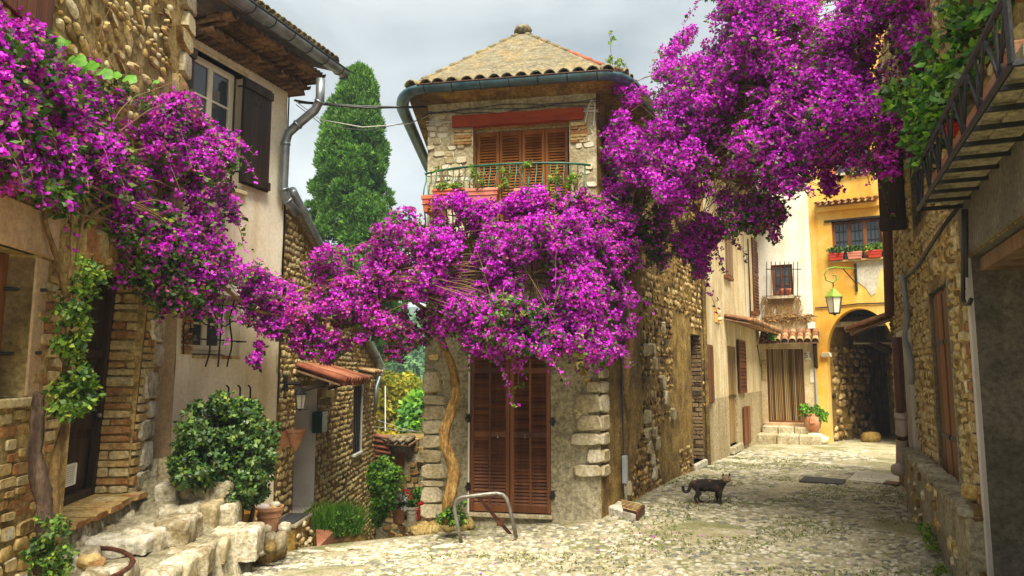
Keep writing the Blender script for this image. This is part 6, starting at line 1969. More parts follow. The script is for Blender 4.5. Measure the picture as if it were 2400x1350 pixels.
# window boxes of the yellow house
def planter(F, s0, s1, z0, z1, o0, o1, m, label, group, msoil=M_bark_dk, rim=.014):
    c = F.pt((s0 + s1) / 2, z0, (o0 + o1) / 2)
    R = root("flower_box", label, "flower box", c, group)
    tp_ = .025
    h = z1 - z0
    b = MB().prism([F.pt(s0 + tp_, z0, o0 + tp_), F.pt(s0 + tp_, z0, o1 - tp_), F.pt(s1 - tp_, z0, o1 - tp_), F.pt(s1 - tp_, z0, o0 + tp_)],
                   [F.pt(s0 + .008, z1 - h * .25, o0 + .008), F.pt(s0 + .008, z1 - h * .25, o1 - .008), F.pt(s1 - .008, z1 - h * .25, o1 - .008), F.pt(s1 - .008, z1 - h * .25, o0 + .008)])
    part(b, "box_body", m, R, bevel=.006)
    part(MB().fbox(F, s0 - .004, s1 + .004, z1 - h * .25, z1, o0, o1), "rim", m, R, bevel=.008, seg=2)
    part(MB().fbox(F, s0, s1, z0 + h * .45, z0 + h * .50, o0 + .006, o1 - .004), "band", m, R, bevel=.004)
    part(MB().fbox(F, s0 + rim, s1 - rim, z1, z1 + .006, o0 + rim, o1 - rim), "soil", msoil, R)
    return R
GY = "flower boxes on the yellow house's sill"
for (pl1, pr1_, yt, yb, m_, lb) in ((1943, 1978, 600, 618, M_redbox, "bright red flower box at the left end of the yellow house's sill"), (1986, 2021, 594, 613, M_terra_pk, "pale pinkish flower box in the middle of the yellow house's sill"), (2033, 2067, 589, 606, M_redbox, "red flower box with yellow-green plant at the right end of the sill")):
    a, b, c, d = FY.rect(pl1, pr1_, yt, yb, .15)
    a = max(a, .02)
    R_ = planter(FY, a, b, yz0 + .0, yz0 + .20, .02, .20, m_, lb, GY)
    gq = np.random.default_rng(int(pl1))
    cc = [FY.pt(a + (b - a) * t, yz0 + .26 + .05 * gq.random(), .1) for t in (.15, .4, .65, .9)]
    P_, N_2 = ball_points(cc, [.12] * 4, 26, gq)
    V, Fc = leaf_cloud(P_, N_2 + np.array([0, 0, .6]), .08, 3, 4)
    quads_obj(V, Fc, "foliage", M_leaf_y if pr1_ > 2060 else M_leaf, R_)
for (pl1, pr1_, z_) in ((1934, 1958, 1), (2018, 2040, 1)):
    a, b, c, d = FY.rect(pl1, pr1_, 395, 412, .15)
    planter(FY, max(.03, a), b, pz0, pz0 + .24, .01, .17, M_terra_rd, "orange flower box %s of the yellow house's upper window" % ("left" if pl1 < 2000 else "right"), "orange boxes at the upper window")
# small pots behind the barred window
for x, lb in ((1833, "left small red pot behind the window bars of the white house"), (1848, "right small red pot behind the window bars of the white house")):
    s, z = FW.hit(x, 692, .08)
    c = FW.pt(s, vz0, .08)
    part(MB().lathe(c, [(.05, 0), (.08, .15), (.085, .17), (.06, .17)], 12), "flower_pot", M_terra_rd, None, smooth=True, label=lb, cat="flower pot", group="red pots in the barred window")
# balcony planters of the corner house
GB = "planters on the corner house's balcony rail"
for (pl1, pr1_, yt, yb, o0, o1, m_, lb) in ((1012, 1088, 441, 466, .42, .60, M_terra_rd, "orange planter at the left of the green balcony rail"),
        (1090, 1167, 440, 470, .50, .68, M_terra_pk, "pink planter in the middle of the green balcony rail"), (1204, 1277, 440, 470, .50, .68, M_terra_pk, "dusky pink planter at the right of the balcony rail")):
    a, b, c, d = FT.rect(pl1, pr1_, yt, yb, o1)
    planter(FT, a, b, c, d, o0, o1, m_, lb, GB)
Fe = Facade(FT.pt(bs0 - .16, 0, .45)[:2], FT.pt(bs0 - .10, 0, .62)[:2])
a, b, c, d = FT.rect(994, 1030, 462, 508, .5)
planter(FT, a, b, c + .04, d, .1, .62, M_terra_rd, "orange planter hung end-on at the left end of the balcony rail", GB)

# cables across the gap
for k, (pts) in enumerate([[(690, 235, 9.25), (720, 240, 9.2), (840, 249, 9.2), (980, 252, 9.25)], [(700, 240, 9.2), (860, 253, 9.2), (1000, 250, 9.3)], [(694, 245, 9.2), (760, 296, 9.2), (860, 306, 9.2), (980, 282, 9.2), (1010, 262, 9.3)], [(694, 238, 9.2), (750, 280, 9.2), (850, 298, 9.2), (960, 290, 9.3), (1012, 268, 9.3)]]):
    P = [at(*p) for p in pts]
    Q = []
    for i in range(len(P) - 1):
        for t in range(5): Q.append(P[i].lerp(P[i + 1], t / 5))
    Q.append(P[-1])
    part(MB().tube(Q, .014 if k < 2 else .005, 6), "overhead_cable", M_cable if k < 3 else M_cable_w, None, smooth=True, cat="cable",
         label=["thick dark cable strung between the plastered house and the corner house", "second dark cable touching the thick one across the gap", "thin sagging dark wire below the thick cables in the gap", "thin pale wire sagging just above the lowest wire in the gap"][k])
# alley end: low walls, hut, wires
AL = root("alley_hut", "small stone shed with wooden door and tile edge at the alley's lower end", "shed", (-2.2, 16, -2.4))
FH = Facade((at(862, 1100, 15.6).x, 15.9), (at(1010, 1100, 15.6).x, 15.3))
za, zb2 = -4, FH.hit(940, 1030)[1]
ha, hb = FH.hit(918, 1100)[0], FH.hit(948, 1100)[0]
hz0, hz1 = FH.hit(935, 1175)[1], FH.hit(935, 1060)[1]
wall(FH, AL, M_mortar_g, 0, FH.L, za, zb2, [(ha, hb, hz0, hz1, .15)], step=.15, amp=.04, freq=3)
stones(FH, AL, M_rubble_d, "block", "stone", .02, FH.L, -3.5, zb2, .15, 1.4, .03, .04, 0, rot=.2, ok=outside([(ha, hb, hz0, hz1)]), seed=91, keep=.8)
dh = part(MB().fbox(FH, ha, hb, hz0, hz1, -.16, -.12), "shed_door", M_wood_or, AL)
for i in range(3):
    part(MB().fbox(FH, ha + (hb - ha) * i / 3 + .004, ha + (hb - ha) * (i + 1) / 3 - .004, hz0, hz1, -.12, -.10), "plank", M_wood_or, dh)
canopy(FH, AL, ha - .25, hb + .3, zb2 + .02, .3, .08, M_tile_old, .16, .07)
part(MB().fbox(FH, 0, FH.L, za, zb2, -1.5, -.2), "shed_body", M_mortar_d, AL)
P = at(903, 905, 20)
part(MB().tube([at(903, 1010, 20), at(903, 905, 20)], .014, 6), "thin_pole", M_white_p, None, label="thin pale pole in front of the yellow blossoming tree", cat="pole")
for k, (a, b) in enumerate((((885, 985), (1010, 1018)), ((880, 1000), (1010, 1012)))):
    part(MB().tube([at(a[0], a[1], 14), at((a[0] + b[0]) / 2, (a[1] + b[1]) / 2 + 4, 13.5), at(b[0], b[1], 13)], .006, 5), "washing_line", M_cable_w, None, label=["upper white washing line across the alley", "lower white washing line across the alley"][k], cat="washing line")
# tiled wall top with chimney behind the alley house
TW = root("tiled_wall", "low roof with stepped tiles and small chimney behind the alley house", "outbuilding", (-2.75, 16, -.6))
c1 = at(868, 985, 16)
part(MB().box(c1.x - .6, c1.x + .12, 15.6, 17, -3.2, at(868, 1030, 16).z), "wall", M_mortar_d, TW)
part(MB().box(c1.x - .12, c1.x + .10, 15.8, 16.1, at(868, 1032, 16).z, at(868, 985, 16).z), "chimney", M_terra, TW, bevel=.02)
part(MB().box(c1.x - .17, c1.x + .15, 15.75, 16.15, at(868, 985, 16).z, at(868, 975, 16).z), "chimney_cap", M_terra, TW, bevel=.02)
me = tile_mesh(.35, .08, .07, .012, M_tile_red, True)
for i in range(6):
    p = at(872 + (i % 2) * 3, 1022 + i * 12, 15.4)
    part(me, "roof_tile", M_tile_red, TW, M=Matrix.Translation(p) @ Matrix.Rotation(-math.pi / 2 + .2, 4, 'Z') @ Matrix.Rotation(-.2, 4, 'X'))

# ------------------------------------------------------------------ the cat
cp = gp(1664, 1182)
CS = (58 / 1700 * cp.y * 1.10) / .30
def catp(x, z, y=0.0):        # x: photo-right, z: height, y: away
    return (x, y, z)
vs = []; ed = []; rad = []
def V_(x, y, z, r, p=None):
    vs.append((x, y, z)); rad.append(r)
    if p is not None: ed.append((p, len(vs) - 1))
    return len(vs) - 1
pel = V_(-.115, 0, .222, .066)
mid_ = V_(-.035, .0, .200, .074, pel)
rib = V_(.045, .0, .182, .072, mid_)
sho = V_(.115, .0, .186, .056, rib)
nk = V_(.155, -.005, .225, .036, sho)
hd = V_(.178, -.012, .255, .034, nk)
for sy in (-1, 1):
    h1 = V_(-.13, sy * .035, .165, .046, pel)
    h2 = V_(-.100 + .01 * sy, sy * .042, .105, .031, h1)
    h3 = V_(-.135 + .02 * sy, sy * .042, .062, .016, h2)
    h4 = V_(-.115 + .02 * sy, sy * .042, .016, .012, h3)
    h5 = V_(-.090 + .02 * sy, sy * .042, .009, .012, h4)
    f1 = V_(.105 - .008 * sy, sy * .030, .135, .032, sho)
    f2 = V_(.098 - .012 * sy, sy * .034, .075, .020, f1)
    f3 = V_(.102 - .012 * sy, sy * .034, .016, .012, f2)
    f4 = V_(.122 - .012 * sy, sy * .034, .009, .012, f3)
t0 = V_(-.17, 0, .215, .022, pel)
prev = t0
for (x, z) in ((-.195, .18), (-.205, .14), (-.225, .115), (-.25, .112), (-.268, .13), (-.272, .16), (-.266, .178)):
    prev = V_(x, 0, z, .020, prev)
me = bpy.data.meshes.new("cat_body")
me.from_pydata(vs, ed, [])
M_cat = mat("tortoiseshell_fur", [(.012, .008, .006), (.022, .014, .010), (.09, .05, .025), (.22, .13, .06)], 11, .6, fine=120, rough=.8, detail=4)
cr = M_cat.node_tree.nodes
for nd in cr:
    if nd.type == 'VALTORGB':
        e_ = nd.color_ramp.elements
        e_[0].position, e_[1].position, e_[2].position, e_[3].position = .40, .54, .64, .76
M_catl = mat("cat_face_fur", [(.10, .06, .03), (.28, .19, .10), (.45, .36, .24)], 40, .4, rough=.8)
CAT = root("cat", "dark tortoiseshell cat standing on the cobbles with its tail curled, looking at the camera", "cat", (cp.x, cp.y, gh(cp.x, cp.y)))
CM = Matrix.Translation((cp.x - .01, cp.y, gh(cp.x, cp.y) + .012)) @ Matrix.Rotation(math.radians(-8), 4, 'Z') @ Matrix.Diagonal((CS, CS, CS, 1))
me.materials.append(M_cat)
o = bpy.data.objects.new("body", me)
link(o, CAT, CM)
sk = o.modifiers.new("skin", 'SKIN'); sk.use_smooth_shade = True
for i, v in enumerate(me.skin_vertices[0].data):
    v.radius = (rad[i], rad[i]); v.use_root = (i == 0)
sb = o.modifiers.new("sub", 'SUBSURF'); sb.levels = 2; sb.render_levels = 2
hm = MB().blob((.186, -.020, .265), (.047, .040, .041), 2, .05, 14).blob((.190, -.050, .254), (.017, .014, .012), 3, .05, 10)
part(hm, "head", M_catl, CAT, smooth=True, M=CM)
for sx in (-1, 1):
    ec = Vector((.186 + sx * .027, -.018, .293))
    part(MB().add([ec + Vector((-.017, .008, -.008)), ec + Vector((.017, .008, -.008)), ec + Vector((0, -.010, -.010)), ec + Vector((sx * .010, .002, .038))], [(0, 1, 3), (1, 2, 3), (2, 0, 3), (0, 2, 1)]), "ear", M_cat, CAT, M=CM)
    part(MB().blob((.188 + sx * .014, -.050, .270), (.0055, .004, .0045), 1, 0, 8), "eye", M_leaf_yel, CAT, smooth=True, M=CM)
part(MB().blob((.190, -.064, .258), (.005, .003, .003), 1, 0, 8), "nose", M_terra_pk, CAT, smooth=True, M=CM)
# ------------------------------------------------------------------ bougainvillea
FL, LF, FL2, CRF = [], [], [], []
def bush(name, label, polys, trunkf, seed, mleaf=M_leaf, group=None, loc=None, sprays=120, ncl=700):
    """polys: (outline, depth function, thickness, clumps, r0, r1, flowers per clump, leaves per clump, pinkish share)"""
    R = root(name, label, "climbing plant", loc, group)
    g = np.random.default_rng(seed)
    fP, fN, lP, lN, f2P, f2N = [], [], [], [], [], []
    allc = []
    for k, (poly, dep, th, n, r0, r1, nf, nl, pk) in enumerate(polys):
        cs, rs = volume_clumps(poly, dep, th, n, r0, r1, seed * 10 + k, .85, 1.9)
        allc += cs
        if nf:
            P, N = ball_points(cs, rs, nf, g, .45)
            N = N + np.array([0, -.5, .35])
            sel = g.random(len(P)) < pk
            fP.append(P[~sel]); fN.append(N[~sel]); f2P.append(P[sel]); f2N.append(N[sel])
        if nl:
            P, N = ball_points(cs, [r * 1.05 for r in rs], nl, g, .2)
            P = P + np.array([0, .06, -.01])
            lP.append(P); lN.append(N + np.array([0, -.3, .4]))
    # long loose shoots that break the outline
    rq = random.Random(seed)
    sh_ = MB()
    sp_, sn_, sl_ = [], [], []
    for i in range(sprays):
        c = rq.choice(allc[:ncl]); d = Vector((rq.uniform(-1, 1), rq.uniform(-.5, .2), rq.uniform(-1.1, .5))).normalized()
        L_ = rq.uniform(.15, .42); pts = []
        for k in range(8):
            t = k / 7
            p_ = c + d * L_ * t + Vector((0, 0, -.20 * L_ / .3 * t * t)) + Vector((noise.noise(c * 9 + Vector((t * 3, 0, 0))), 0, 0)) * .03
            pts.append(p_)
            if k > 1:
                m_ = rq.randint(2, 5)
                for _ in range(m_):
                    off = Vector((rq.gauss(0, .022), rq.gauss(0, .022), rq.gauss(0, .018)))
                    (sp_ if rq.random() < .62 else sl_).append(p_ + off)
        sh_.tube(pts, [.004] * 4 + [.003] * 4, 4, cap=False)
    part(sh_, "shoots", M_twig, R, kind="stuff")
    sp_ = np.array(sp_); sl_ = np.array(sl_)
    fP.append(sp_); fN.append(np.tile([0, -.5, .35], (len(sp_), 1)) + g.normal(0, .6, (len(sp_), 3)))
    lP.append(sl_); lN.append(np.tile([0, -.3, .4], (len(sl_), 1)) + g.normal(0, .6, (len(sl_), 3)))
    fp, fn = np.concatenate(fP), np.concatenate(fN)
    V, Fc = leaf_cloud(fp, fn, .030, 3, seed + 1, .45, "bract")
    quads_obj(V, Fc, "blossom", M_flower, R, kind="stuff")
    fp2, fn2 = np.concatenate(f2P), np.concatenate(f2N)
    V, Fc = leaf_cloud(fp2, fn2, .028, 3, seed + 2, .45, "bract")
    quads_obj(V, Fc, "pinkish_blossom", M_flower2, R, kind="stuff")
    sel = g.random(len(fp)) < .16
    nn = fn[sel] / (np.linalg.norm(fn[sel], axis=1)[:, None] + 1e-9)
    V, Fc = leaf_cloud(fp[sel] + nn * .016, nn, .009, 2, seed + 3, .3)
    quads_obj(V, Fc, "floret", M_cream_f, R, kind="stuff")
    lp, ln = np.concatenate(lP), np.concatenate(lN)
    yel = g.random(len(lp)) < .22
    V, Fc = leaf_cloud(lp[~yel], ln[~yel], .052, 2, seed + 4, .7)
    quads_obj(V, Fc, "foliage", mleaf, R, kind="stuff")
    V, Fc = leaf_cloud(lp[yel], ln[yel], .046, 2, seed + 5, .7)
    quads_obj(V, Fc, "young_foliage", M_leaf_y, R, kind="stuff")
    if trunkf: trunkf(R, allc)
    return R

def stems(R, paths, m, name="stem"):
    for pts, rr in paths:
        P = [Vector(p) for p in pts]
        Q, rq = [], []
        for i in range(len(P) - 1):
            for k in range(6):
                t = k / 6
                p0, p1, p2, p3 = P[max(i - 1, 0)], P[i], P[i + 1], P[min(i + 2, len(P) - 1)]
                q = .5 * ((2 * p1) + (p2 - p0) * t + (2 * p0 - 5 * p1 + 4 * p2 - p3) * t * t + (3 * p1 - p0 - 3 * p2 + p3) * t ** 3)
                q = q + Vector((noise.noise(q * 5), noise.noise(q * 5 + Vector((9, 0, 0))), 0)) * .02
                Q.append(q)
                f = (i + t) / (len(P) - 1)
                rq.append((rr[0] * (1 - f) + rr[1] * f) * (1 + .22 * noise.noise(q * 9)))
        Q.append(P[-1]); rq.append(rr[1])
        tb = MB().tube(Q, rq, 12)
        if rr[0] > .03:
            tb.v = [tuple(Vector(v) + (Vector(v) - min(Q, key=lambda c: (c - Vector(v)).length_squared)).normalized() * (.25 * rr[0] * noise.noise(Vector(v) * 16) + .18 * rr[0] * noise.noise(Vector((v[0] * 60, v[1] * 60, v[2] * 9))))) for v in tb.v]
        part(tb, name, m, R, smooth=True)

def twigs(R, starts, cs, n, seed, m=M_twig, r=.005, name="twigs"):
    rq = random.Random(seed)
    mb = MB()
    for i in range(n):
        a = rq.choice(starts); b = rq.choice(cs)
        mid = a.lerp(b, .5) + Vector((rq.uniform(-.15, .15), rq.uniform(-.1, .1), rq.uniform(.0, .25)))
        mb.tube([a, a.lerp(mid, .6) + Vector((0, 0, .03)), mid, mid.lerp(b, .5) + Vector((0, 0, .04)), b], [r * 1.6, r * 1.3, r, r * .8, r * .4], 4, cap=False)
    part(mb, name, m, R, kind="stuff")

# left plant on the near house
def dL(x, y):
    # distance: along the walls of the near house, then out over the alley
    if x < 380:
        X = (x - 1200) / 1690.0
        return (-2.565) / (X + .148) * 1.0 - .32 - .62 * sstep(190, 370, x) * (1 - .6 * sstep(300, 640, y))
    return 6.45 + (x - 380) * .0075
pL1 = [(-40, 20), (40, 30), (70, 55), (110, 80), (160, 110), (190, 140), (230, 170), (300, 230), (380, 235), (430, 215), (452, 232), (445, 262), (520, 300), (560, 325), (567, 370), (555, 405), (572, 412), (560, 450), (545, 470), (565, 520),
       (520, 490), (530, 560), (545, 600), (590, 625), (640, 650), (650, 690), (600, 690), (560, 670), (500, 655), (470, 690), (420, 690), (390, 650), (400, 600), (330, 560), (290, 500), (250, 440), (200, 420), (150, 400), (110, 380), (60, 340), (20, 330), (-40, 340)]
pL2 = [(100, 380), (250, 430), (380, 560), (520, 640), (470, 700), (400, 720), (340, 700), (300, 640), (270, 600), (250, 520), (160, 500), (100, 450)]
pL3 = [(-20, 340), (80, 400), (90, 430), (40, 440), (-20, 430)]
pL4 = [(560, 655), (640, 660), (655, 720), (650, 800), (630, 760), (615, 800), (600, 860), (585, 860), (590, 820), (606, 780), (610, 740), (570, 700)]
pL5 = [(270, 480), (400, 480), (520, 540), (530, 600), (420, 620), (330, 600), (280, 560)]
def trunkL(R, cs):
    base = [at(128, 1330, 5.0), at(124, 1200, 5.02), at(126, 1085, 5.05), at(150, 1000, 5.1), at(158, 900, 5.1), at(150, 800, 5.08), at(160, 700, 5.1)]
    stems(R, [(base, (.035, .022))], M_bark, "trunk")
    stems(R, [([at(158, 700, 5.1), at(135, 620, 5.0), at(115, 540, 4.9), at(110, 440, 4.85), at(130, 300, 4.8)], (.018, .010)),
              ([at(160, 700, 5.1), at(168, 600, 5.1), at(165, 500, 5.1), at(140, 400, 5.0)], (.016, .008)),
              ([at(162, 760, 5.25), at(180, 640, 5.3), at(190, 520, 5.4), at(215, 420, 5.6), at(300, 330, 6)], (.016, .007)),
              ([at(150, 690, 5.2), at(118, 560, 5.0), at(90, 420, 4.8), at(60, 250, 4.6)], (.014, .007)),
              ([at(190, 520, 5.4), at(280, 480, 5.9), at(380, 560, 6.5), at(480, 640, 7.2), at(560, 700, 7.8), at(610, 732, 8.1), at(700, 745, 8.4)], (.016, .022))], M_bark, "stem")
    twigs(R, [at(130, 400, 5), at(165, 500, 5.2), at(300, 480, 5.9), at(400, 560, 6.6), at(215, 420, 5.6)], cs, 22, 1)
A_ = .030
bush("bougainvillea", "magenta bougainvillea spreading over the near left stone house and the plastered wall", [
    (pL1, dL, .50, 560, .05, .12, 26, 18, .28),
    (pL2, lambda x, y: dL(x, y) + .05, .40, 170, .06, .12, 5, 26, .6),
    (pL5, lambda x, y: dL(x, y) - .12, .30, 90, .06, .11, 8, 24, .5),
    (pL3, dL, .35, 40, .06, .11, 20, 10, .5),
    (pL4, dL, .25, 70, .04, .07, 16, 8, .2),
    ([(430, 215), (460, 215), (462, 270), (440, 280), (425, 240)], dL, .12, 14, .04, .07, 14, 4, .1),
    ([(380, 690), (470, 690), (600, 730), (640, 760), (560, 750), (470, 740), (400, 730)], dL, .2, 45, .04, .07, 8, 10, .5),
], trunkL, 21, loc=at(128, 1330, 5.35))
# centre plant in front of the corner house
def dC(x, y):
    if x < 1000: return 8.45
    return 8.45 - .45 * math.exp(-((x - 1260) / 200.0) ** 2) + (.25 if x > 1400 else 0)
pC1 = [(1000, 560), (1030, 530), (1080, 545), (1120, 520), (1180, 530), (1240, 515), (1300, 505), (1340, 500), (1380, 540), (1420, 560), (1445, 600), (1460, 660), (1480, 690), (1500, 745), (1480, 770), (1462, 790), (1440, 850), (1420, 870), (1390, 850),
       (1360, 830), (1320, 825), (1290, 840), (1240, 830), (1200, 840), (1170, 855), (1130, 850), (1100, 840), (1080, 800), (1060, 800), (1040, 790), (1020, 750), (1000, 700), (960, 690), (980, 620)]
pC1b = [(x, y if y < 780 else 780 + (y - 780) * .72) for x, y in pC1]
pC2 = [(620, 700), (640, 660), (690, 650), (740, 600), (790, 560), (850, 565), (880, 540), (930, 510), (960, 520), (980, 560), (1000, 560), (1010, 700), (960, 700), (900, 690), (870, 720), (800, 740), (740, 730), (680, 740), (640, 780), (605, 790), (612, 740)]
pC3 = [(660, 730), (780, 720), (880, 710), (930, 760), (900, 800), (860, 780), (840, 830), (800, 830), (770, 800), (780, 870), (768, 872), (750, 810), (710, 780), (730, 830), (700, 850), (690, 800), (665, 770)]
pC4 = [(1050, 470), (1080, 455), (1100, 475), (1170, 485), (1210, 455), (1270, 445), (1280, 480), (1220, 500), (1160, 500), (1140, 520), (1100, 500), (1060, 490)]
pC5 = [(1080, 690), (1200, 690), (1300, 720), (1320, 800), (1220, 830), (1100, 800)]
def trunkC(R, cs):
    b = [at(1050, 1225, 8.75), at(1052, 1180, 8.7), at(1066, 1110, 8.7), at(1052, 1065, 8.68), at(1042, 1020, 8.68), at(1058, 960, 8.68), at(1068, 905, 8.68), at(1056, 850, 8.66), at(1036, 800, 8.65), at(1030, 740, 8.6), at(1060, 640, 8.5)]
    stems(R, [(b, (.070, .032))], M_bark_or, "trunk")
    for ph in (0, 2.2, 4.1):
        q = [p + Vector((math.cos(ph + i * .75) * .045, math.sin(ph + i * .75) * .045, 0)) * (1 - i * .05) for i, p in enumerate(b)]
        stems(R, [(q, (.045, .018))], M_bark_or, "trunk_strand")
    stems(R, [([at(1034, 790, 8.65), at(1120, 700, 8.4), at(1250, 640, 8.2), at(1380, 600, 8.3)], (.03, .012)),
              ([at(1030, 760, 8.6), at(960, 700, 8.5), at(850, 660, 8.4), at(760, 660, 8.4), at(660, 700, 8.3)], (.028, .012)),
              ([at(1060, 640, 8.5), at(1100, 560, 8.5), at(1150, 500, 8.4), at(1250, 470, 8.3)], (.018, .008)),
              ([at(960, 700, 8.5), at(930, 760, 8.5), at(840, 760, 8.5), at(770, 820, 8.5)], (.012, .005))], M_bark, "stem")
    twigs(R, [at(1120, 700, 8.4), at(1250, 640, 8.2), at(960, 700, 8.5), at(850, 660, 8.4), at(1100, 560, 8.5)], cs, 170, 2)
bush("bougainvillea", "rounded magenta bougainvillea on a twisted golden trunk in front of the corner house", [
    (pC1b, dC, .70, 700, .06, .13, 28, 13, .18),
    (pC2, dC, .55, 270, .05, .10, 22, 13, .35),
    (pC3, dC, .40, 200, .05, .10, 14, 14, .5),
    (pC4, lambda x, y: 8.25, .22, 90, .05, .09, 20, 7, .15),
    ([(1270, 450), (1330, 455), (1390, 440), (1420, 520), (1340, 540), (1260, 510)], lambda x, y: 8.25, .25, 60, .04, .09, 9, 16, .4),
    ([(1010, 455), (1060, 470), (1150, 480), (1140, 540), (1060, 560), (1020, 530)], lambda x, y: 8.3, .2, 26, .04, .08, 10, 9, .3),
    (pC5, lambda x, y: dC(x, y) - .18, .5, 130, .06, .12, 5, 26, .4),
    ([(1380, 480), (1460, 470), (1500, 560), (1500, 620), (1440, 640), (1400, 560)], lambda x, y: 8.75, .35, 110, .05, .10, 16, 16, .4),
    ([(930, 740), (1020, 720), (1040, 790), (960, 810), (930, 850), (900, 830)], lambda x, y: 8.5, .3, 60, .05, .09, 12, 16, .5),
    ([(915, 500), (960, 480), (1000, 545), (960, 570)], lambda x, y: 8.5, .2, 24, .04, .08, 9, 7, .4),
], trunkC, 22, loc=at(1050, 1225, 8.75))
# great mass hanging from above right
def dRr(x, y):
    return 9.3 - 2.4 * (x - 1400) / 760.0 if x > 1400 else 9.3
pR1 = [(1660, -60), (1640, 40), (1600, 80), (1565, 110), (1540, 150), (1545, 190), (1510, 210), (1500, 250), (1440, 280), (1410, 330), (1385, 370), (1390, 420), (1420, 460), (1460, 450), (1500, 420), (1540, 420), (1560, 480), (1620, 520), (1680, 540), (1700, 500),
       (1750, 480), (1800, 440), (1850, 450), (1900, 410), (1950, 410), (2000, 390), (2060, 390), (2070, 350), (2120, 300), (2140, 240), (2165, 160), (2170, 60), (2165, -60)]
pR2 = [(1540, 440), (1640, 500), (1690, 520), (1700, 545), (1660, 580), (1650, 640), (1642, 700), (1630, 690), (1635, 620), (1600, 600), (1580, 560), (1550, 520)]
pR3 = [(1690, 480), (1820, 440), (1840, 500), (1780, 540), (1720, 545)]
pR4 = [(2060, 330), (2180, 300), (2200, 340), (2170, 400), (2120, 360), (2090, 420), (2060, 400)]
pR5 = [(1700, 60), (1900, 80), (2000, 40), (2020, 160), (1900, 260), (1800, 330), (1700, 380), (1620, 330), (1600, 240), (1740, 220)]
pR6 = [(1925, 400), (1950, 400), (1960, 460), (1935, 450)]
pR7 = [(1440, 205), (1490, 205), (1500, 245), (1460, 240)]
def trunkR(R, cs):
    stems(R, [([FS.pt(.9, 2.7, .12), FS.pt(1.0, 3.6, .18), FS.pt(.9, 4.4, .35), at(1560, 300, 9.0), at(1650, 220, 8.6)], (.09, .05)),
              ([FS.pt(.95, 2.2, .1), FS.pt(.85, 1.7, .06), FS.pt(.95, 1.2, .06)], (.09, .03)),
              ([at(1560, 300, 9.0), at(1700, 200, 8.4), at(1850, 160, 7.9), at(2000, 200, 7.4), at(2100, 260, 7.1)], (.045, .02)),
              ([at(1560, 300, 9.0), at(1650, 400, 8.7), at(1750, 420, 8.3), at(1900, 380, 7.8)], (.035, .012)),
              ([at(1850, 160, 7.9), at(1900, 60, 7.8), at(1950, -60, 7.7)], (.03, .02)),
              ([at(1455, 640, 9.0), at(1500, 600, 9.1), at(1490, 560, 9.1)], (.012, .02))], M_bark, "stem")
    twigs(R, [at(1650, 220, 8.6), at(1700, 200, 8.4), at(1850, 160, 7.9), at(2000, 200, 7.4), at(1750, 420, 8.3), at(1650, 400, 8.7)], cs, 300, 3)
bush("bougainvillea", "huge hanging curtain of magenta bougainvillea across the upper right of the street", [
    (pR1, dRr, 1.2, 1480, .06, .14, 30, 12, .15),
    (pR5, lambda x, y: dRr(x, y) + .75, .6, 330, .10, .18, 10, 20, .3),
    (pR2, lambda x, y: 9.2, .35, 200, .05, .10, 16, 8, .2),
    (pR3, lambda x, y: dRr(x, y), .4, 70, .05, .09, 8, 20, .4),
    (pR4, lambda x, y: 6.9, .3, 70, .04, .08, 12, 6, .3),
    (pR6, lambda x, y: 7.6, .15, 16, .03, .06, 12, 6, .1),
    (pR7, lambda x, y: 8.7, .2, 16, .04, .07, 16, 4, .1),
    ([(1780, 480), (1860, 490), (1850, 530), (1800, 520)], lambda x, y: 8.0, .2, 22, .04, .06, 3, 12, .3),
    ([(1440, 440), (1560, 430), (1560, 620), (1500, 640), (1460, 560)], lambda x, y: 9.3, .35, 90, .05, .10, 6, 18, .5),
    ([(1810, 530), (1825, 530), (1828, 560), (1812, 560)], lambda x, y: 8.2, .1, 6, .03, .05, 12, 4, .1),
], trunkR, 23, loc=FS.pt(.9, .1, .1), sprays=260, ncl=2000)

# ------------------------------------------------------------------ other plants
def leafy(name, label, cat, poly, dep, th, n, r0, r1, nl, size, m, seed, loc, npr=2, nf=1.4, group=None, stemsf=None, my=None, ys=.25, dens=1.0, shell=.3):
    R = root(name, label, cat, loc, group)
    g = np.random.default_rng(seed)
    cs, rs = volume_clumps(poly, dep, th, n, r0, r1, seed, dens, nf)
    P, N = ball_points(cs, rs, nl, g, shell)
    N = N + np.array([0, -.2, .5])
    sel = g.random(len(P)) < (ys if my else 0)
    V, Fc = leaf_cloud(P[~sel], N[~sel], size, npr, seed + 1, .5)
    quads_obj(V, Fc, "foliage", m, R)
    if my:
        V, Fc = leaf_cloud(P[sel], N[sel], size * .95, npr, seed + 2, .5)
        quads_obj(V, Fc, "young_foliage", my, R)
    if stemsf: stemsf(R, cs)
    return R
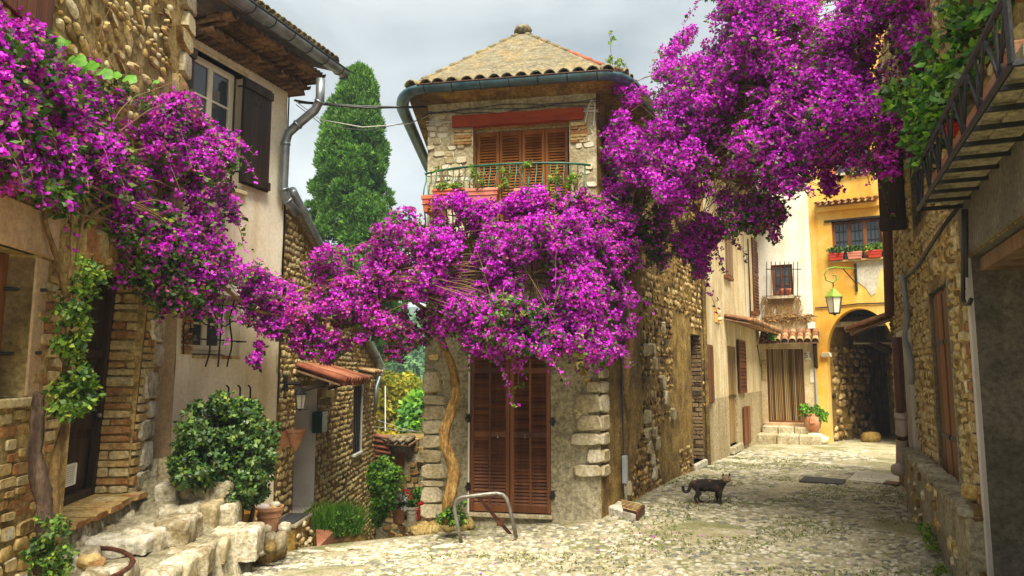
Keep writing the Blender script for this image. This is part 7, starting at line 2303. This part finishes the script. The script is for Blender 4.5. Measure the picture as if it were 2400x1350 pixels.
# pittosporum shrub before the plastered wall
shp = [(402, 1100), (408, 1060), (420, 1020), (425, 985), (445, 955), (490, 935), (535, 926), (580, 935), (602, 955), (606, 990), (640, 995), (648, 1050), (632, 1085), (640, 1120), (620, 1160), (612, 1195), (575, 1180), (555, 1195), (545, 1225), (522, 1228), (512, 1195), (480, 1165), (450, 1150), (425, 1120)]
def shst(R, cs):
    stems(R, [([at(562, 1240, 7.95), at(566, 1190, 7.9), at(560, 1120, 7.85), at(540, 1050, 7.8), at(520, 980, 7.8)], (.022, .008)),
              ([at(588, 1238, 8.0), at(592, 1180, 7.95), at(590, 1100, 7.9), at(600, 1030, 7.9)], (.028, .008)),
              ([at(560, 1120, 7.85), at(500, 1080, 7.8), at(450, 1060, 7.75)], (.014, .005)), ([at(560, 1100, 7.85), at(530, 1040, 7.7), at(470, 980, 7.75)], (.012, .005))], M_bark_dk, "stem")
    twigs(R, [at(560, 1100, 7.85), at(540, 1050, 7.8), at(500, 1080, 7.8)], cs, 110, 5, M_bark_dk, .004)
leafy("round_shrub", "dense rounded glossy green shrub against the plastered house", "shrub", shp, lambda x, y: 7.15 + .35 * sstep(420, 580, x), .60, 330, .05, .085, 15, .048, M_leaf_s, 41, at(575, 1240, 8.0), 5, 3.2, stemsf=shst, my=M_leaf_y, ys=.10, dens=.35, shell=.6)
yp = at(570, 1240, 8.1)
pot((yp.x, 8.1, yp.z - .02), .13, .2, M_leaf_yel if False else M_yellow, "yellow_pot", "low yellow clay pot half hidden under the round shrub", "pot")
# leafy shoots on the old trunk at the far left
old = root("old_vine_trunk", "thick dark cut-off vine trunk standing at the near left wall", "tree trunk", at(98, 1330, 4.8))
stems(old, [([at(100, 1345, 4.8), at(103, 1250, 4.82), at(104, 1180, 4.85), at(90, 1100, 4.85), at(85, 1020, 4.85), at(90, 960, 4.85), at(93, 922, 4.85)], (.058, .036))], M_bark_dk, "trunk")
leafy("climbing_vine", "bright green leafy vine climbing the stems left of the dark door", "vine", [(110, 640), (180, 600), (235, 640), (240, 680), (200, 700), (190, 740), (235, 760), (220, 830), (270, 850), (230, 870), (225, 930), (200, 990), (175, 1010), (150, 1060), (130, 1100), (100, 1060), (60, 1010), (45, 950), (95, 960), (130, 920), (150, 840), (120, 780), (150, 700)],
      lambda x, y: 5.0, .32, 95, .03, .075, 11, .050, M_leaf_b if False else M_leaf, 42, at(120, 1100, 5.2), 2, 2.0, my=M_leaf_y, ys=.55, dens=1)
leafy("ground_ivy", "dark green ivy tuft round the foot of the old vine trunk", "ivy", [(75, 1225), (150, 1215), (155, 1240), (130, 1260), (165, 1290), (160, 1330), (90, 1345), (65, 1300), (100, 1260)], lambda x, y: 4.8, .25, 46, .03, .07, 12, .035, M_leaf, 43, at(110, 1330, 5.1), 2, 2, my=M_leaf_y, ys=.3)
leafy("jasmine_vine", "fine leafed dark green vine trailing over the rubble wall top left", "vine", [(120, 20), (250, 40), (240, 120), (300, 170), (350, 200), (420, 230), (480, 260), (400, 300), (330, 250), (240, 210), (180, 150), (130, 100)], lambda x, y: dL(x, y) + .12, .2, 100, .03, .09, 7, .034, M_leaf, 44, at(200, 200, 5.4), 2, 3, stemsf=lambda R, cs: stems(R, [([at(150, 300, 5.3), at(180, 120, 5.3), at(215, -20, 5.2)], (.006, .003)), ([at(190, 260, 5.4), at(230, 90, 5.4), at(278, -20, 5.4)], (.006, .003)), ([at(240, 330, 5.5), at(300, 240, 5.7), at(420, 190, 6.5)], (.006, .003))], M_twig))
# grape leaves
GV = root("grape_vine", "trailing vine with large bright green grape leaves at the upper left", "vine", at(100, 110, 4.75))
def grape(c, r_, yaw, tilt, seed):
    rq = random.Random(seed)
    vs_ = [(0, 0, 0)]
    n_ = 24
    for i in range(n_):
        t = 2 * math.pi * i / n_
        R_ = .80 + .20 * abs(math.cos(2.5 * t)) + .05 * (i % 2)
        if abs(t - math.pi * 1.5) < .3: R_ *= .45
        vs_.append((math.cos(t) * R_, math.sin(t) * R_, -.15 * math.cos(2 * t) * R_ * .6 - .1 * R_))
    fs_ = [(0, i + 1, (i + 1) % n_ + 1) for i in range(n_)]
    M = Matrix.Translation(c) @ Matrix.Rotation(yaw, 4, 'Y') @ Matrix.Rotation(tilt, 4, 'X') @ Matrix.Diagonal((r_, r_, r_, 1))
    part(MB().add(vs_, fs_), "grape_leaf", M_grape, GV, smooth=True, M=M)
M_grape = mat("grape_leaf", [(.07, .22, .02), (.14, .38, .035), (.24, .50, .06)], 14, .3, fine=60, transl=.35, rough=.5)
for k, (x, y, w, ya) in enumerate([(-8, 62, 44, .3), (32, 48, 42, -.4), (72, 84, 48, .5), (95, 92, 34, -.3), (58, 74, 26, .1), (130, 98, 36, .6), (148, 104, 32, -.5), (178, 142, 44, .2), (206, 158, 46, -.4), (245, 172, 34, .5), (268, 178, 30, -.2), (304, 185, 30, .3), (365, 192, 14, 0)]):
    grape(at(x, y, 4.55 + max(0, x) * .003), w / 2 / 1700 * (4.6 + max(0, x) * .003) * 1.15, ya, math.radians(62), k)
stems(GV, [([at(-20, 50, 4.6), at(70, 75, 4.75), at(180, 130, 5.1), at(270, 170, 5.4), at(370, 190, 5.8), at(410, 215, 6.0)], (.006, .003))], M_twig)
# sprigs above the balcony planters
for k, (x, y, h, lb) in enumerate([(1030, 440, 42, "yellow-green sprig at the left end of the balcony planters"), (1065, 438, 30, "small yellowish sprig between the first two planters"), (1118, 440, 50, "leafy yellow-green sprig over the pink planter"), (1180, 442, 58, "tall green sprig before the shutters' left half"), (1235, 440, 48, "yellow-green sprig before the shutters' middle"), (1300, 450, 44, "spindly sprig on the bare stretch of the balcony rail"), (1345, 445, 60, "green sprig climbing at the right side of the shutters")]):
    c0 = at(x, y + 6, 8.45)
    leafy("balcony_plant", lb, "plant", [(x - 16, y), (x - 12, y - h), (x + 4, y - h * 1.2), (x + 14, y - h * .6), (x + 16, y)], lambda a, b: 8.45, .16, 12, .02, .05, 9, .034, M_leaf_y, 50 + k, c0, 2, 3, group="plants on the corner house's balcony", stemsf=lambda R, cs: twigs(R, [c0], cs, 8, 3, M_twig, .003))
# weeds on the tower gutter
leafy("roof_weed", "tall thin weed growing from the gutter at the right corner of the tower roof", "weed", [(1424, 80), (1432, 70), (1440, 100), (1442, 130), (1455, 140), (1475, 140), (1462, 160), (1425, 145), (1428, 110)], lambda x, y: 8.5, .1, 18, .015, .035, 9, .03, M_leaf_y, 61, at(1435, 150, 8.5), 2, 3, stemsf=lambda R, cs: stems(R, [([at(1436, 152, 8.5), at(1432, 110, 8.5), at(1428, 72, 8.5)], (.004, .002))], M_twig))
# balcony vine with red trumpets on the right
vpoly = [(2225, 60), (2215, 30), (2235, 5), (2265, 20), (2300, 25), (2340, 10), (2360, 20), (2345, 50), (2310, 120), (2285, 170), (2260, 200), (2240, 250), (2220, 300), (2200, 345), (2180, 380), (2150, 390), (2130, 340), (2100, 320), (2060, 230), (2080, 200), (2150, 180), (2160, 110), (2200, 90), (2240, 80)]
def dV(x, y):
    return 3.9 + (2340 - x) / 240.0 * 2.0
leafy("trumpet_vine", "glossy green vine with red flowers spilling over the iron balcony", "climbing plant", vpoly, dV, .35, 140, .05, .09, 8, .072, M_leaf_b, 45, FR.pt(4.8, 3.1, .2), 2, 2.8, my=M_leaf, ys=.5, dens=.8)
VR = bpy.data.objects["trumpet_vine"]
g = np.random.default_rng(12)
cs, rs = volume_clumps([(2150, 285), (2215, 280), (2240, 310), (2200, 360), (2160, 370), (2145, 320)], dV, .2, 13, .03, .05, 46)
for c in cs:
    P, N = ball_points([c], [.025], 6, g)
    V, Fc = leaf_cloud(P, N + np.array([0, -.6, -.2]), .05, 2, 47)
    quads_obj(V, Fc, "red_flower", M_red_f, VR)
part(MB().fbox(FR, sF + .2, sN - .3, bzz + .10, bzz + .22, .06, oB - .08), "balcony_planter", M_terra, None, label="long planter standing on the iron balcony under the glossy vine", cat="planter", bevel=.01)
# bush, flowers and pots in the alley
bp_ = at(900, 1250, 13.2)
leafy("alley_bush", "bright green rounded bush in the alley beside the alley house corner", "bush", [(872, 1080), (885, 1065), (915, 1085), (938, 1110), (930, 1140), (915, 1160), (925, 1190), (900, 1235), (885, 1240), (874, 1200)], lambda x, y: 13.0, .8, 160, .07, .13, 16, .065, M_leaf_b, 71, bp_, 2, 2, my=M_leaf, ys=.25)
leafy("geranium_bush", "dark leafy potted flowers with red and white blossoms at the alley's end", "flowering plant", [(920, 1160), (950, 1150), (990, 1150), (990, 1230), (960, 1215), (935, 1200)], lambda x, y: 13.4, .5, 70, .06, .12, 14, .07, M_leaf, 72, at(955, 1220, 13.4), 2, 2, my=M_leaf_b, ys=.3)
GR = bpy.data.objects["geranium_bush"]
for k, (x, y, m_) in enumerate([(950, 1152, M_red_f), (962, 1162, M_red_f), (933, 1162, M_white_f), (951, 1170, M_white_f), (926, 1176, M_white_f), (946, 1192, M_white_f), (985, 1180, M_red_f), (980, 1205, M_red_f), (986, 1215, M_red_f), (983, 1194, M_red_f), (940, 1166, M_white_f)]):
    P, N = ball_points([at(x, y, 13.0)], [.045], 10, g)
    V, Fc = leaf_cloud(P, N, .045, 2, 73 + k)
    quads_obj(V, Fc, "flower_head", m_, GR)
for k, (x, y) in enumerate([(935, 1225), (966, 1222)]):
    c = at(x, y, 13.2)
    pot((c.x, 13.2, c.z), .13, .26, M_terra if k == 0 else M_patch, "flower_pot", ["terracotta pot under the white flowers in the alley", "pale clay pot under the red flowers in the alley"][k], "flower pot")
# grass tuft beside the step
def grass(name, label, c, w, h, n, seed, m, cat="grass tuft"):
    R = root(name, label, cat, c)
    g_ = np.random.default_rng(seed)
    b = np.array(c) + np.stack([g_.normal(0, w, n), g_.normal(0, w * .6, n), np.zeros(n)], 1)
    tip = b + np.stack([g_.normal(0, w * .9, n), g_.normal(0, w * .5, n), h * (.5 + .6 * g_.random(n))], 1)
    side = np.stack([g_.normal(0, 1, n), g_.normal(0, 1, n), np.zeros(n)], 1)
    side /= np.linalg.norm(side, axis=1)[:, None]
    mid = b * .45 + tip * .55 + np.array([0, 0, .05 * h])
    ww_ = .006
    V = np.stack([b - side * ww_, b + side * ww_, mid + side * ww_ * .8, mid - side * ww_ * .8, mid - side * ww_ * .8, mid + side * ww_ * .8, tip + side * .001, tip - side * .001], 1).reshape(-1, 3)
    Fc = np.concatenate([np.arange(n * 8).reshape(-1, 8)[:, :4], np.arange(n * 8).reshape(-1, 8)[:, 4:]])
    quads_obj(V, Fc, "blades", m, R)
    return R
c = at(790, 1240, 10.2)
part(MB().blob(c + Vector((-.05, .15, -.25)), (.45, .35, .36), 8, .3, 14), "earth_bank", M_mortar_d, None, smooth=True, label="stony bank under the grass tuft beside the alley house", cat="bank")
grass("grass_tuft", "tuft of fine green grass at the foot of the pebble wall", (c.x, c.y, c.z - .05), .15, .40, 1500, 81, M_leaf_b)
leafy("bush_weed", "small leafy green weed at the foot of the grass tuft", "weed", [(750, 1210), (830, 1200), (835, 1245), (760, 1245)], lambda x, y: 10.1, .3, 40, .04, .08, 14, .04, M_leaf_b, 82, (c.x, c.y, c.z - .1), 2, 2, my=M_leaf, ys=.4)
leafy("trunk_ivy", "dark ivy leaves at the foot of the golden trunk", "ivy", [(1025, 1215), (1060, 1190), (1090, 1180), (1098, 1215), (1075, 1235), (1030, 1235)], lambda x, y: 8.65, .15, 26, .03, .06, 12, .045, M_leaf, 83, at(1060, 1235, 8.65), 2, 2, my=M_leaf_b, ys=.3)
# dry creeper on the far white house
DC = root("dry_creeper", "dry brown creeper hanging below the barred window of the white house", "creeper", FW.pt(.6, 2.8, .05))
mb = MB(); rq = random.Random(5)
for i in range(90):
    x = rq.uniform(1786, 1880); y = rq.uniform(692, 705)
    pts = []
    for k in range(5):
        pts.append(FW.pt(*FW.hit(x, y, .05), .05)); x += rq.uniform(-7, 7); y += rq.uniform(4, 26)
    mb.tube(pts, [.012, .010, .008, .006, .003], 4, cap=False)
for i in range(50):
    x = rq.uniform(1786, 1905); y = 742 + rq.uniform(-4, 4)
    mb.tube([FW.pt(*FW.hit(x, y, .05), .05), FW.pt(*FW.hit(x + 14, y + rq.uniform(-4, 4), .07), .07)], .014, 4, cap=False)
part(mb, "twigs", M_dry, DC, kind="stuff")
g = np.random.default_rng(4)
pts = np.array([FW.pt(*FW.hit(g.uniform(1786, 1900), 744 + g.normal(0, 5), .07), .07) for i in range(160)])
V, Fc = leaf_cloud(pts, np.tile([0, -1, 0.2], (160, 1)), .07, 2, 5)
quads_obj(V, Fc, "dry_foliage", M_dry, DC, kind="stuff")
leafy("hood_weed", "small green weed at the left corner of the tiled door hood", "weed", [(1785, 790), (1800, 780), (1812, 790), (1800, 815), (1786, 815)], lambda x, y: 19.9, .2, 14, .05, .09, 10, .07, M_leaf_b, 85, at(1798, 812, 19.9))
# moss and weeds between the cobbles
R = None
g = np.random.default_rng(15)
pts = []
while len(pts) < 5200:
    x, y = g.uniform(-2.5, 6), g.uniform(5.2, 16)
    q = noise.noise(Vector((x * .9, y * .9, 22)))
    if q > .02 and (x > .8 or q > .35) and street_ok(x, y):
        pts.append((x, y, gh(x, y) + .012))
pts = np.array(pts)
V, Fc = leaf_cloud(pts, np.tile([0, 0, 1.0], (len(pts), 1)), .022, 3, 7, .5)
quads_obj(V, Fc, "moss", mat("street_moss", [(.06, .09, .012), (.13, .16, .02), (.20, .22, .04)], 3, 0, rnd=.5), None, kind="stuff")
# low weeds at the foot of the right plinth
leafy("wall_weed", "thin green weeds along the foot of the right plinth", "weed", [(2148, 1200), (2168, 1195), (2200, 1300), (2225, 1345), (2190, 1345)], lambda x, y: 7.6 - (y - 1200) * .008, .15, 40, .02, .04, 9, .03, M_leaf_y, 86, gp(2170, 1260), 2, 2)

# petals dropped on the street
g = np.random.default_rng(33)
pts = []
while len(pts) < 260:
    x, y = (g.normal(.2, 1.3), g.normal(8.0, 1.0)) if g.random() < .5 else (g.uniform(1, 4.5), g.uniform(6, 12))
    if y > 5 and street_ok(x, y): pts.append((x, y, gh(x, y) + .016))
V, Fc = leaf_cloud(np.array(pts), np.tile([0, 0, 1.0], (len(pts), 1)), .024, 1, 8, .3)
quads_obj(V, Fc, "fallen_petals", M_flower, None, kind="stuff")
